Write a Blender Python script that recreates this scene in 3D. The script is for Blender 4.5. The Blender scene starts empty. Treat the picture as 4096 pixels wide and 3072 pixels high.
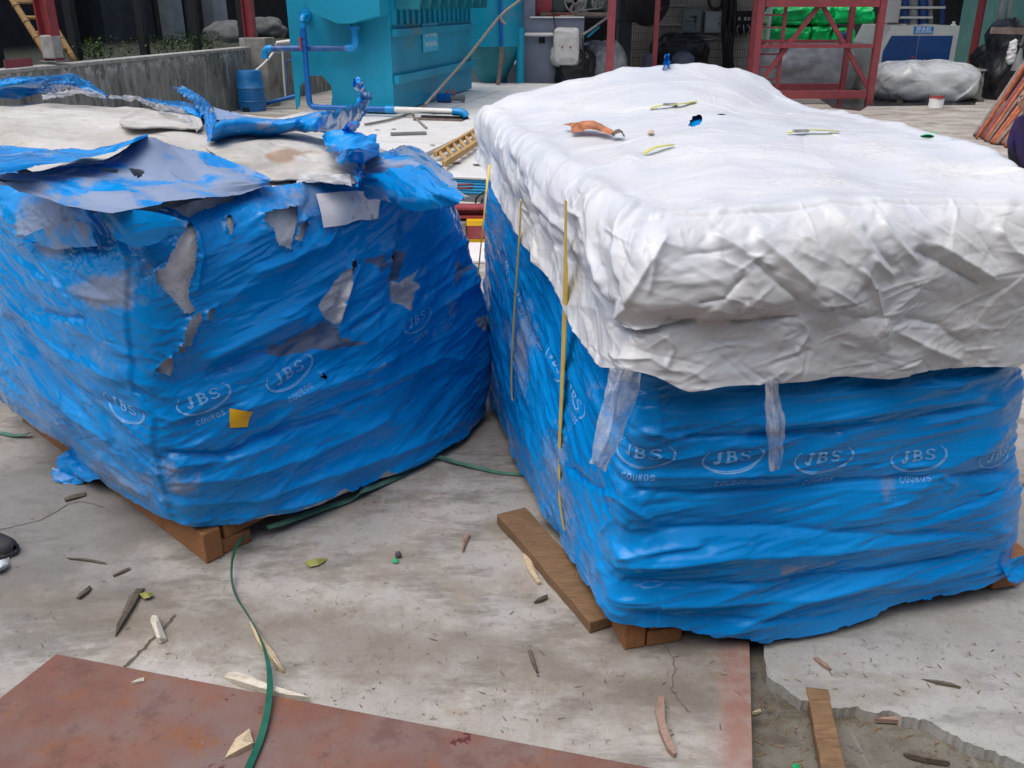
import bpy, bmesh, math, random
import numpy as np
from mathutils import Vector, Matrix

# ------------------------------------------------------------------ camera, sky, sun, exposure
scene = bpy.context.scene
col = scene.collection
FPX, PITCH, CAMH = 3600.0, math.radians(23.0), 1.6
cam_data = bpy.data.cameras.new('camera')
cam_data.sensor_width = 36.0
cam_data.lens = FPX / 4096.0 * 36.0
cam_data.clip_start, cam_data.clip_end = 0.05, 400.0
cam = bpy.data.objects.new('camera', cam_data)
cam.location = (0, 0, CAMH)
cam.rotation_euler = (math.radians(90) - PITCH, 0, 0)
col.objects.link(cam)
scene.camera = cam

SUN_EL, SUN_AZ = math.radians(70), math.radians(235)      # azimuth clockwise from +Y
world = bpy.data.worlds.new('World')
scene.world = world
world.use_nodes = True
wn, wl = world.node_tree.nodes, world.node_tree.links
wn.clear()
sky = wn.new('ShaderNodeTexSky')
sky.sky_type = 'NISHITA'
sky.sun_disc = False
sky.sun_elevation = SUN_EL
sky.sun_rotation = SUN_AZ
sky.air_density, sky.dust_density, sky.ozone_density = 0.75, 4.0, 0.6
bg = wn.new('ShaderNodeBackground')
bg.inputs['Strength'].default_value = 0.125
wo = wn.new('ShaderNodeOutputWorld')
wl.new(sky.outputs[0], bg.inputs[0])
wl.new(bg.outputs[0], wo.inputs[0])

sun_data = bpy.data.lights.new('sun', 'SUN')
sun_data.energy = 1.15
sun_data.angle = math.radians(75)
sun_data.color = (1.0, 0.98, 0.955)
sun = bpy.data.objects.new('sun', sun_data)
sun_dir = Vector((math.sin(SUN_AZ) * math.cos(SUN_EL), math.cos(SUN_AZ) * math.cos(SUN_EL), math.sin(SUN_EL)))
sun.rotation_euler = (-sun_dir).to_track_quat('-Z', 'Y').to_euler()
sun.location = (0, 0, 20)
col.objects.link(sun)

scene.view_settings.view_transform = 'Standard'
scene.view_settings.look = 'None'
scene.view_settings.exposure = 0.60
scene.view_settings.gamma = 1.0
scene.render.engine = 'CYCLES'
scene.cycles.max_bounces = 6
scene.cycles.transparent_max_bounces = 12
scene.cycles.caustics_reflective = False
scene.cycles.caustics_refractive = False

rnd = random.Random(7)

# ------------------------------------------------------------------ survey helpers: sight lines of the photograph to points of the yard
_c, _s = math.cos(PITCH), math.sin(PITCH)
def ray(x, y):
    u, w = (x - 2048) / FPX, -(y - 1536) / FPX
    return np.array([u, _c + w * _s, -_s + w * _c])
def G(x, y, z=0.0):                       # where a sight line meets the level z
    d = ray(x, y); return np.array([0, 0, CAMH]) + (z - CAMH) / d[2] * d
def PY(x, y, Y):                          # where it meets the depth Y
    d = ray(x, y); return np.array([0, 0, CAMH]) + Y / d[1] * d
def PP(x, y, o, n):                       # where it meets a plane
    d = ray(x, y); c = np.array([0, 0, CAMH]); return c + np.dot(np.asarray(o) - c, n) / np.dot(d, n) * d
def proj(P):
    q = P - np.array([0, 0, CAMH]); f = q[..., 1] * _c - q[..., 2] * _s; u = q[..., 1] * _s + q[..., 2] * _c
    return 2048 + FPX * q[..., 0] / f, 1536 - FPX * u / f

# ------------------------------------------------------------------ noise (numpy)
_rs = np.random.RandomState(3)
_perm = np.tile(_rs.permutation(256), 3)
_g = _rs.normal(size=(256, 3)); _g /= np.linalg.norm(_g, axis=1)[:, None]
def perlin(x, y, z=0.0):
    x, y, z = np.broadcast_arrays(np.asarray(x, float), np.asarray(y, float), np.asarray(z, float))
    xi, yi, zi = np.floor(x).astype(int), np.floor(y).astype(int), np.floor(z).astype(int)
    xf, yf, zf = x - xi, y - yi, z - zi
    xi &= 255; yi &= 255; zi &= 255
    f = lambda t: t * t * t * (t * (t * 6 - 15) + 10)
    u, v, w = f(xf), f(yf), f(zf)
    def gr(i, j, k):
        g = _g[_perm[_perm[_perm[xi + i] + yi + j] + zi + k]]
        return g[..., 0] * (xf - i) + g[..., 1] * (yf - j) + g[..., 2] * (zf - k)
    l = lambda a, b, t: a + (b - a) * t
    return l(l(l(gr(0,0,0), gr(1,0,0), u), l(gr(0,1,0), gr(1,1,0), u), v),
             l(l(gr(0,0,1), gr(1,0,1), u), l(gr(0,1,1), gr(1,1,1), u), v), w) * 1.6
def fbm(x, y, z=0.0, o=4):
    t = 0; a = 1.0
    for i in range(o):
        t = t + a * perlin(np.asarray(x) * 2**i + 17.3 * i, np.asarray(y) * 2**i + 5.1 * i, np.asarray(z) * 2**i + 3.7 * i); a *= 0.5
    return t
def crumple(P, scale, seed=0):            # creased facets: the upper envelope of tilted caps on jittered points
    q = np.asarray(P) / scale + seed * 13.7
    b = np.floor(q).astype(int)
    best = np.full(q.shape[:-1], -1e9); low = np.full(q.shape[:-1], 1e9)
    for i in (-1, 0, 1):
        for j in (-1, 0, 1):
            for k in (-1, 0, 1):
                cx, cy, cz = b[..., 0] + i, b[..., 1] + j, b[..., 2] + k
                h = _perm[_perm[_perm[cx & 255] + (cy & 255)] + (cz & 255)]
                h2 = _perm[h + 31]; h3 = _perm[h2 + 77]
                d0 = q[..., 0] - (cx + h / 255.0); d1 = q[..., 1] - (cy + h2 / 255.0); d2 = q[..., 2] - (cz + h3 / 255.0)
                r2 = d0*d0 + d1*d1 + d2*d2
                g = _g[h3]; g2 = _g[h2]
                best = np.maximum(best, 0.80 * (g[..., 0]*d0 + g[..., 1]*d1 + g[..., 2]*d2) - 0.62 * r2)
                low = np.minimum(low, 0.80 * (g2[..., 0]*d0 + g2[..., 1]*d1 + g2[..., 2]*d2) + 0.62 * r2)
    return best + low
def creases(P, scale, seed=0):            # sharp ridges and valleys along wandering lines, as in crushed sheet plastic
    q = np.asarray(P) / scale + seed * 7.3
    w = .35 * perlin(q[..., 0] * .6, q[..., 1] * .6, q[..., 2] * .6 + 9)
    a = np.abs(perlin(q[..., 0] + w, q[..., 1], q[..., 2])); b = np.abs(perlin(q[..., 0] + 31.7, q[..., 1] + w, q[..., 2] + 5.2))
    return a - b
def facets(x, y, cell, seed=0, ang=0.0, stretch=1.0):      # flat creased facets: heights on a jittered triangulation, linear in between
    x, y = np.broadcast_arrays(np.asarray(x, float), np.asarray(y, float)); shp = x.shape
    ca, sa = math.cos(ang), math.sin(ang); X = ((x*ca + y*sa) / (cell*stretch) + 50.3 + seed*3.1).ravel(); Y = ((-x*sa + y*ca) / cell + 50.7 + seed*1.7).ravel()
    out = np.zeros(X.size); pend = np.arange(X.size)
    def node(i, j):
        h = _perm[_perm[(i + seed*5) & 255] + (j & 255)]; h2 = _perm[h + 91]; h3 = _perm[h2 + 47]
        return i + .5 + (h/255.0 - .5)*.82, j + .5 + (h2/255.0 - .5)*.82, h3/127.5 - 1
    for a in (-1, 0, -2, 1):
        for b in (-1, 0, -2, 1):
            if not len(pend): break
            x_, y_ = X[pend], Y[pend]; i_, j_ = np.floor(x_).astype(int) + a, np.floor(y_).astype(int) + b
            dg = (_perm[_perm[(i_ + 17) & 255] + (j_ & 255)] & 1) == 1
            p, q, r, s = node(i_, j_), node(i_ + 1, j_), node(i_ + 1, j_ + 1), node(i_, j_ + 1)
            sel = lambda u, v: tuple(np.where(dg, u[k], v[k]) for k in range(3))
            hit = np.zeros(len(pend), bool)
            for t0, t1, t2 in ((p, q, sel(r, s)), (sel(p, q), r, s)):
                d = (t1[1]-t2[1])*(t0[0]-t2[0]) + (t2[0]-t1[0])*(t0[1]-t2[1]); d = np.where(np.abs(d) < 1e-9, 1e-9, d)
                A = ((t1[1]-t2[1])*(x_-t2[0]) + (t2[0]-t1[0])*(y_-t2[1])) / d; B = ((t2[1]-t0[1])*(x_-t2[0]) + (t0[0]-t2[0])*(y_-t2[1])) / d; C = 1 - A - B
                m = (A >= -1e-6) & (B >= -1e-6) & (C >= -1e-6) & ~hit; out[pend[m]] = (A*t0[2] + B*t1[2] + C*t2[2])[m]; hit |= m
            pend = pend[~hit]
    return out.reshape(shp)
def sstep(x, a, b):
    t = np.clip((x - a) / (b - a), 0, 1); return t * t * (3 - 2 * t)
def inpoly(X, Y, poly):
    r = np.zeros(X.shape, bool); n = len(poly); j = n - 1
    for i in range(n):
        xi, yi = poly[i]; xj, yj = poly[j]
        c = ((yi > Y) != (yj > Y))
        with np.errstate(divide='ignore', invalid='ignore'):
            r ^= c & (X < (xj - xi) * (Y - yi) / (yj - yi + 1e-12) + xi)
        j = i
    return r
def polydist(X, Y, poly, closed=True):
    d = np.full(X.shape, 1e9); n = len(poly)
    for i in range(n if closed else n - 1):
        ax, ay = poly[i]; bx, by = poly[(i + 1) % n]
        ex, ey = bx - ax, by - ay
        t = np.clip(((X - ax) * ex + (Y - ay) * ey) / (ex*ex + ey*ey + 1e-12), 0, 1)
        d = np.minimum(d, np.hypot(X - ax - t * ex, Y - ay - t * ey))
    return d
def softpoly(X, Y, poly, soft):           # 1 inside, fading out over soft
    d = polydist(X, Y, poly); d = np.where(inpoly(X, Y, poly), -d, d)
    return np.clip(0.5 - d / (2 * soft), 0, 1)

# ------------------------------------------------------------------ mesh helpers
def link(name, me, parent=None, mat=None):
    o = bpy.data.objects.new(name, me); col.objects.link(o)
    if mat is not None:
        for m in (mat if isinstance(mat, (list, tuple)) else [mat]): me.materials.append(m)
    if parent is not None:
        o.parent = parent
        o.matrix_parent_inverse = Matrix.Translation(parent.location).inverted() if parent.parent is None else Matrix.Identity(4)
    return o
def tag(o, label=None, cat=None, group=None, kind=None):
    if label: o['label'] = label
    if cat: o['category'] = cat
    if group: o['group'] = group
    if kind: o['kind'] = kind
    return o
def empty(name, loc, label, cat, group=None):
    o = bpy.data.objects.new(name, None); col.objects.link(o); o.location = tuple(float(v) for v in loc)
    o.empty_display_size = 0.1
    return tag(o, label, cat, group)
def fastmesh(name, V, Q, smooth=True):
    V = np.asarray(V, np.float32); Q = np.asarray(Q, np.int32)
    me = bpy.data.meshes.new(name)
    me.vertices.add(len(V)); me.vertices.foreach_set('co', V.ravel())
    n, k = Q.shape
    me.loops.add(n * k); me.loops.foreach_set('vertex_index', Q.ravel())
    me.polygons.add(n)
    me.polygons.foreach_set('loop_start', np.arange(0, n * k, k, dtype=np.int32))
    me.polygons.foreach_set('use_smooth', np.full(n, smooth))
    me.update(calc_edges=True)
    return me
def gridmesh(name, P, closed=False, keep=None, masks=None, smooth=True):
    nv, nu = P.shape[:2]
    idx = np.arange(nv * nu).reshape(nv, nu)
    a = idx[:-1, :]; b = idx[1:, :]
    if closed:
        Q = np.stack([a, np.roll(a, -1, 1), np.roll(b, -1, 1), b], -1)
    else:
        Q = np.stack([a[:, :-1], a[:, 1:], b[:, 1:], b[:, :-1]], -1)
    if keep is not None:
        Q = Q[keep]
    Q = Q.reshape(-1, 4)
    V = P.reshape(-1, 3); M = None if masks is None else masks.reshape(-1, masks.shape[-1])
    if keep is not None:
        used = np.unique(Q); rem = np.full(len(V), -1); rem[used] = np.arange(len(used)); V = V[used]; Q = rem[Q]
        if M is not None: M = M[used]
    me = fastmesh(name, V, Q, smooth)
    if M is not None:
        at = me.attributes.new('mask', 'FLOAT_COLOR', 'POINT')
        c = np.ones((len(V), 4), np.float32); c[:, :M.shape[1]] = np.clip(M, 0, 1)
        at.data.foreach_set('color', c.ravel())
    return me
class MB:
    def __init__(s): s.v = []; s.f = []
    def add(s, V, F):
        n = len(s.v); s.v += [tuple(float(c) for c in p) for p in V]; s.f += [tuple(i + n for i in f) for f in F]; return s
    def hexa(s, p):                       # 8 points: bottom loop, top loop
        return s.add(p, [(3,2,1,0), (4,5,6,7), (0,1,5,4), (1,2,6,5), (2,3,7,6), (3,0,4,7)])
    def box(s, c, size, X=(1,0,0), Y=(0,1,0), Z=(0,0,1)):
        c = np.array(c, float); X, Y, Z = (np.array(v, float) for v in (X, Y, Z)); a, b, h = (v / 2 for v in size)
        return s.hexa([c + X*i*a + Y*j*b + Z*k*h for k in (-1, 1) for i, j in ((-1,-1), (1,-1), (1,1), (-1,1))])
    def beam(s, p, q, w, h=None, up=(0,0,1)):
        p, q = np.array(p, float), np.array(q, float); d = q - p; L = np.linalg.norm(d); d /= L
        x = np.cross(d, up); x /= (np.linalg.norm(x) + 1e-9); z = np.cross(x, d)
        return s.box((p + q) / 2, (w, L, h or w), x, d, z)
    def tube(s, pts, r, n=8, cap=True, r1=None):
        pts = [np.array(p, float) for p in pts]; m = len(pts); base = len(s.v)
        rr = np.linspace(r, r1 if r1 is not None else r, m)
        up = np.array([0.13, 0.21, 0.97]); V = []
        for i, p in enumerate(pts):
            d = pts[min(i + 1, m - 1)] - pts[max(i - 1, 0)]; d /= (np.linalg.norm(d) + 1e-12)
            x = np.cross(d, up)
            if np.linalg.norm(x) < 0.05: x = np.cross(d, [1, 0, 0])
            x /= np.linalg.norm(x); y = np.cross(d, x); up = np.cross(x, d) if False else up
            for k in range(n):
                t = 2 * math.pi * k / n; V.append(p + rr[i] * (math.cos(t) * x + math.sin(t) * y))
        F = [(i*n + k, i*n + (k+1) % n, (i+1)*n + (k+1) % n, (i+1)*n + k) for i in range(m - 1) for k in range(n)]
        if cap: F += [tuple(range(n))[::-1], tuple((m-1)*n + k for k in range(n))]
        return s.add(V, F)
    def lathe(s, c, prof, n=28, axis=(0,0,1), x=(1,0,0)):
        c = np.array(c, float); ax = np.array(axis, float); ax /= np.linalg.norm(ax); x = np.array(x, float); x = x - ax * np.dot(x, ax); x /= np.linalg.norm(x); y = np.cross(ax, x)
        V = [c + ax*h + r*(math.cos(2*math.pi*k/n)*x + math.sin(2*math.pi*k/n)*y) for r, h in prof for k in range(n)]
        m = len(prof)
        F = [(i*n + k, i*n + (k+1) % n, (i+1)*n + (k+1) % n, (i+1)*n + k) for i in range(m - 1) for k in range(n)]
        F += [tuple(range(n))[::-1], tuple((m-1)*n + k for k in range(n))]
        return s.add(V, F)
    def prism(s, poly, off):              # planar polygon extruded by off
        off = np.array(off, float); n = len(poly); P = [np.array(p, float) for p in poly]
        return s.add(P + [p + off for p in P], [tuple(range(n))[::-1], tuple(range(n, 2*n))] + [(i, (i+1) % n, n + (i+1) % n, n + i) for i in range(n)])
    def build(s, name, mat, parent=None, smooth=False, bevel=0):
        me = bpy.data.meshes.new(name); me.from_pydata(s.v, [], s.f)
        bm = bmesh.new(); bm.from_mesh(me); bmesh.ops.recalc_face_normals(bm, faces=bm.faces); bm.to_mesh(me); bm.free()
        if smooth: me.polygons.foreach_set('use_smooth', [True] * len(me.polygons))
        o = link(name, me, parent, mat)
        if smooth == 'auto': me.set_sharp_from_angle(angle=math.radians(40))
        if bevel:
            b = o.modifiers.new('bevel', 'BEVEL'); b.width = bevel; b.segments = 2; b.limit_method = 'ANGLE'
        return o
def crow(pts, n):                         # Catmull-Rom through pts (k,3) -> n samples
    pts = np.asarray(pts, float); k = len(pts); t = np.linspace(0, k - 1, n); i = np.clip(t.astype(int), 0, k - 2); f = (t - i)[:, None] if pts.ndim == 2 else (t - i)[:, None, None]
    p0 = pts[np.clip(i - 1, 0, k - 1)]; p1 = pts[i]; p2 = pts[i + 1]; p3 = pts[np.clip(i + 2, 0, k - 1)]
    return 0.5 * (2*p1 + (p2 - p0)*f + (2*p0 - 5*p1 + 4*p2 - p3)*f*f + (3*p1 - p0 - 3*p2 + p3)*f*f*f)
def patch(rows, nu, nv):                  # control rows -> smooth grid (nv,nu,3)
    R = np.stack([crow(r, nu) for r in rows]); return crow(R, nv)
def gnormals(P, closed=False):
    if closed: du = np.roll(P, -1, 1) - np.roll(P, 1, 1)
    else: du = np.gradient(P, axis=1)
    dv = np.gradient(P, axis=0); n = np.cross(du, dv); return n / (np.linalg.norm(n, axis=-1, keepdims=True) + 1e-12)

# ------------------------------------------------------------------ materials
class NT:
    def __init__(s, name):
        s.m = bpy.data.materials.new(name); s.m.use_nodes = True; s.t = s.m.node_tree; s.n = s.t.nodes; s.l = s.t.links
        s.b = s.n['Principled BSDF']; s.o = s.n['Material Output']; s._co = None
    def node(s, ty, **k):
        d = s.n.new(ty)
        for a, v in k.items(): setattr(d, a, v)
        return d
    def put(s, v, sock):
        if hasattr(v, 'node'): s.l.new(v, sock)
        elif isinstance(v, (tuple, list)): sock.default_value = tuple(v) + ((1,) if len(v) == 3 and len(sock.default_value) == 4 else ())
        else: sock.default_value = v
    def co(s, scale=(1,1,1), rot=(0,0,0), gen='Object'):
        if s._co is None: s._co = s.node('ShaderNodeTexCoord')
        mp = s.node('ShaderNodeMapping'); mp.inputs['Scale'].default_value = scale; mp.inputs['Rotation'].default_value = rot
        s.l.new(s._co.outputs[gen], mp.inputs['Vector']); return mp.outputs[0]
    def noise(s, sc, det=4, rough=0.55, dist=0.0, co=None, out='Fac'):
        d = s.node('ShaderNodeTexNoise'); d.inputs['Scale'].default_value = sc; d.inputs['Detail'].default_value = det
        d.inputs['Roughness'].default_value = rough; d.inputs['Distortion'].default_value = dist
        s.l.new(co if co is not None else s.co(), d.inputs['Vector']); return d.outputs[out]
    def vor(s, sc, co=None, feat='F1', out='Distance', rnd_=1.0):
        d = s.node('ShaderNodeTexVoronoi'); d.feature = feat; d.inputs['Scale'].default_value = sc; d.inputs['Randomness'].default_value = rnd_
        s.l.new(co if co is not None else s.co(), d.inputs['Vector']); return d.outputs[out]
    def ramp(s, v, a, b, lo=0.0, hi=1.0):
        d = s.node('ShaderNodeMapRange'); d.inputs['From Min'].default_value = a; d.inputs['From Max'].default_value = b
        d.inputs['To Min'].default_value = lo; d.inputs['To Max'].default_value = hi; d.interpolation_type = 'SMOOTHSTEP'; s.put(v, d.inputs['Value']); return d.outputs[0]
    def math(s, op, a, b=0.0):
        d = s.node('ShaderNodeMath', operation=op); s.put(a, d.inputs[0]); s.put(b, d.inputs[1]); return d.outputs[0]
    def mix(s, f, a, b, mode='MIX'):
        d = s.node('ShaderNodeMix', data_type='RGBA', blend_type=mode); s.put(f, d.inputs[0]); s.put(a, d.inputs[6]); s.put(b, d.inputs[7]); return d.outputs[2]
    def bump(s, h, strength=0.3, dist=0.01):
        d = s.node('ShaderNodeBump'); d.inputs['Strength'].default_value = strength; d.inputs['Distance'].default_value = dist; s.put(h, d.inputs['Height'])
        s.l.new(d.outputs[0], s.b.inputs['Normal']); return d
    def attr(s, name, out='Color'):
        d = s.node('ShaderNodeAttribute', attribute_name=name); return d.outputs[out]
    def sep(s, c):
        d = s.node('ShaderNodeSeparateColor'); s.l.new(c, d.inputs[0]); return d.outputs
    def xyz(s, v):
        d = s.node('ShaderNodeSeparateXYZ'); s.l.new(v, d.inputs[0]); return d.outputs
    def set(s, **k):
        for a, v in k.items(): s.put(v, s.b.inputs[a.replace('_', ' ')])
        return s.m
def plain(name, c, rough=0.6, var=0.18, sc=6.0, metal=0.0, bump=0.0, bsc=60.0, dirt=None, dirt_sc=3.0, dirt_lo=0.52, dirt_hi=0.72, spec=0.5):
    t = NT(name)
    n = t.noise(sc, 5, 0.6)
    dk = tuple(v * (1 - var) for v in c); lt = tuple(min(1, v * (1 + var)) for v in c)
    k = t.mix(t.ramp(n, 0.3, 0.7), dk, lt)
    if dirt: k = t.mix(t.ramp(t.noise(dirt_sc, 6, 0.65), dirt_lo, dirt_hi), k, dirt)
    t.set(Base_Color=k, Roughness=t.ramp(t.noise(sc * 3), 0.2, 0.8, max(0, rough - 0.1), min(1, rough + 0.1)), Metallic=metal, Specular_IOR_Level=spec)
    if bump: t.bump(t.noise(bsc, 4, 0.6), bump, 0.01)
    return t.m

def film_mat(name, blue=(0.0, 0.250, 0.70), rough=0.15, dustc=(0.27, 0.31, 0.40)):
    t = NT(name)
    s = t.sep(t.attr('mask'))
    n1 = t.noise(2.5, 2, 0.55); n2 = t.noise(30, 4, 0.7); n3 = t.noise(160, 2, 0.6)
    c = t.mix(t.ramp(n1, 0.3, 0.7), tuple(v * 0.86 for v in blue), (blue[0] + 0.004, blue[1] * 1.18, min(1, blue[2] * 1.10)))
    c = t.mix(t.math('MULTIPLY', t.ramp(n2, 0.50, 0.75), 0.16), c, (0.02, 0.30, 0.74))
    # dust, its own ragged patches
    dn = t.math('ADD', t.math('MULTIPLY', s[0], 1.25), t.math('MULTIPLY', t.math('SUBTRACT', n2, 0.5), 0.85))
    dn = t.math('ADD', dn, t.math('MULTIPLY', t.math('SUBTRACT', n3, 0.5), 0.35))
    df = t.ramp(dn, 0.38, 0.86)
    c = t.mix(t.math('MULTIPLY', df, 0.86), c, dustc)
    # dark crumbs stuck on the film
    sp = t.ramp(t.vor(70), 0.10, 0.055); spm = t.ramp(t.noise(5, 3), 0.56, 0.68)
    c = t.mix(t.math('MULTIPLY', t.math('MULTIPLY', sp, spm), 0.8), c, (0.03, 0.03, 0.05))
    # hide seen through clear film where the blue layer is gone
    pn = t.math('ADD', s[1], t.math('MULTIPLY', t.math('SUBTRACT', n2, 0.5), 0.7)); pf = t.ramp(pn, 0.34, 0.66)
    ns = t.noise(9, 4, 0.6, 0.6, t.co((1, 1, 2.5))); c = t.mix(pf, c, t.mix(t.ramp(ns, 0.35, 0.65), (0.26, 0.28, 0.32), (0.60, 0.61, 0.63)))
    kn = t.math('ADD', s[2], t.math('MULTIPLY', t.math('SUBTRACT', n2, 0.5), 0.6)); kf = t.ramp(kn, 0.32, 0.72)
    c = t.mix(t.math('MULTIPLY', kf, 0.82), c, t.mix(t.ramp(ns, 0.35, 0.65), (0.06, 0.065, 0.09), (0.17, 0.155, 0.155)))
    r = t.math('ADD', t.math('MULTIPLY', df, 0.35), rough)
    t.set(Base_Color=c, Roughness=r, Specular_IOR_Level=0.32)
    rg = t.node('ShaderNodeTexNoise', noise_type='RIDGED_MULTIFRACTAL'); rg.inputs['Scale'].default_value = 11; rg.inputs['Detail'].default_value = 3; rg.inputs['Distortion'].default_value = 0.5
    t.l.new(t.co((1, 1, 2.4)), rg.inputs['Vector'])
    t.bump(t.math('ADD', t.math('MULTIPLY', rg.outputs[0], 0.22), t.math('MULTIPLY', n2, 0.08)), 0.18, 0.008)
    return t.m
M = {}
M['film'] = film_mat('blue_film')
M['print'] = NT('pale_print').set(Base_Color=(0.17, 0.44, 0.80), Roughness=0.35)
def cover_mat():
    t = NT('white_cover')
    n1 = t.noise(3.0, 5, 0.6); n2 = t.noise(40, 4, 0.6)
    c = t.mix(t.ramp(n1, 0.35, 0.7), (0.60, 0.635, 0.665), (0.69, 0.705, 0.70))
    d = t.math('MULTIPLY', t.ramp(t.noise(6, 5, 0.7), 0.46, 0.70), t.ramp(t.noise(70, 3, 0.7), 0.40, 0.66))
    c = t.mix(t.math('MULTIPLY', d, 0.40), c, (0.40, 0.385, 0.35))
    sp = t.ramp(t.vor(38), 0.075, 0.03); c = t.mix(t.math('MULTIPLY', sp, t.ramp(t.noise(6), 0.54, 0.64)), c, (0.10, 0.09, 0.08))
    t.set(Base_Color=c, Roughness=0.30, Specular_IOR_Level=0.5)
    t.b.inputs['Subsurface Weight'].default_value = 0.0
    rg = t.node('ShaderNodeTexNoise', noise_type='RIDGED_MULTIFRACTAL'); rg.inputs['Scale'].default_value = 9; rg.inputs['Detail'].default_value = 3; rg.inputs['Distortion'].default_value = 0.8
    t.l.new(t.co((1, 1, 1.3)), rg.inputs['Vector'])
    t.bump(t.math('ADD', t.math('MULTIPLY', rg.outputs[0], 0.25), t.math('MULTIPLY', n2, 0.10)), 0.16, 0.008)
    return t.m
M['cover'] = cover_mat()
def hide_mat():
    t = NT('pale_hide')
    s = t.sep(t.attr('mask'))
    n1 = t.noise(3.2, 6, 0.62); n2 = t.noise(55, 4, 0.7); st = t.noise(9, 5, 0.65, 0.8, t.co((1, 3.0, 1), (0, 0, 0.5)))
    c = t.mix(t.ramp(n1, 0.3, 0.7), (0.40, 0.385, 0.345), (0.58, 0.57, 0.535))
    c = t.mix(t.math('MULTIPLY', t.ramp(st, 0.52, 0.72), 0.6), c, (0.27, 0.245, 0.20))
    c = t.mix(t.math('MULTIPLY', t.ramp(t.vor(45), 0.09, 0.04), t.ramp(t.noise(4), 0.5, 0.62)), c, (0.10, 0.09, 0.08))
    c = t.mix(t.math('MULTIPLY', t.ramp(t.math('ADD', s[0], t.math('MULTIPLY', t.math('SUBTRACT', n2, 0.5), 0.5)), 0.3, 0.9), 0.75), c, (0.30, 0.18, 0.10))
    t.set(Base_Color=c, Roughness=0.75, Specular_IOR_Level=0.3)
    t.bump(t.math('ADD', t.noise(14, 5, 0.6), t.math('MULTIPLY', n2, 0.3)), 0.35, 0.01)
    return t.m
M['hide'] = hide_mat()
M['hide_in'] = plain('fleshy_hide', (0.84, 0.83, 0.80), 0.8, 0.10, 25, bump=0.4, bsc=160, dirt=(0.52, 0.49, 0.42), dirt_sc=9, dirt_lo=0.60, dirt_hi=0.78)
def clear_mat():
    t = NT('clear_film'); t.set(Base_Color=(0.62, 0.65, 0.68), Roughness=0.10, Specular_IOR_Level=0.8)
    tr = t.node('ShaderNodeBsdfTransparent'); mx = t.node('ShaderNodeMixShader')
    t.put(t.ramp(t.noise(18, 3, 0.6), 0.3, 0.75, 0.22, 0.72), mx.inputs[0]); t.l.new(tr.outputs[0], mx.inputs[1]); t.l.new(t.b.outputs[0], mx.inputs[2]); t.l.new(mx.outputs[0], t.o.inputs['Surface'])
    t.bump(t.noise(30, 3, 0.6, 1.0), 0.3, 0.01)
    return t.m
M['clear'] = clear_mat()
def concrete(name, base=(0.415, 0.395, 0.36), dark=(0.205, 0.19, 0.163), warm=(0.30, 0.262, 0.208), edge=False):
    t = NT(name)
    n1 = t.noise(1.3, 5, 0.68); n2 = t.noise(4.2, 5, 0.78); n3 = t.noise(30, 4, 0.78); n4 = t.noise(240, 2, 0.65)
    sw = t.noise(2.0, 5, 0.76, 0.15, t.co((0.8, 1.9, 1), (0, 0, -0.3)))
    sx = t.noise(3.0, 5, 0.72, 0.6, t.co((7.0, 0.5, 1), (0, 0, 0.7)))
    c = t.mix(t.ramp(n1, 0.32, 0.68), tuple(v * 0.84 for v in base), tuple(v * 1.15 for v in base))
    c = t.mix(t.math('MULTIPLY', t.ramp(sw, 0.46, 0.62), 0.9), c, dark)
    c = t.mix(t.math('MULTIPLY', t.ramp(n2, 0.45, 0.66), 0.8), c, warm)
    c = t.mix(t.math('MULTIPLY', t.ramp(sx, 0.58, 0.76), 0.40), c, (0.50, 0.49, 0.47))
    c = t.mix(t.math('MULTIPLY', t.ramp(t.noise(2.1, 3, 0.6, 0, t.co((1.3, 1, 1), (0, 0, 1.1))), 0.60, 0.72), 0.30), c, (0.36, 0.22, 0.16))
    c = t.mix(t.math('MULTIPLY', t.ramp(n3, 0.55, 0.72), 0.6), c, tuple(v * 0.55 for v in dark))
    c = t.mix(t.math('MULTIPLY', t.ramp(n4, 0.58, 0.70), 0.35), c, (0.07, 0.062, 0.052))
    c = t.mix(t.math('MULTIPLY', t.ramp(n4, 0.36, 0.27), 0.30), c, (0.50, 0.49, 0.47))
    t.set(Base_Color=c, Roughness=0.82, Specular_IOR_Level=0.3)
    t.bump(t.math('ADD', n3, t.math('MULTIPLY', n4, 0.5)), 0.35, 0.006)
    return t.m
M['slab'] = concrete('floor_concrete')
M['slab_light'] = concrete('floor_concrete_light', (0.38, 0.375, 0.35), (0.27, 0.265, 0.245), (0.33, 0.31, 0.26))
M['dirt'] = concrete('dirty_ground', (0.165, 0.155, 0.125), (0.055, 0.047, 0.034), (0.10, 0.08, 0.052))
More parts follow.
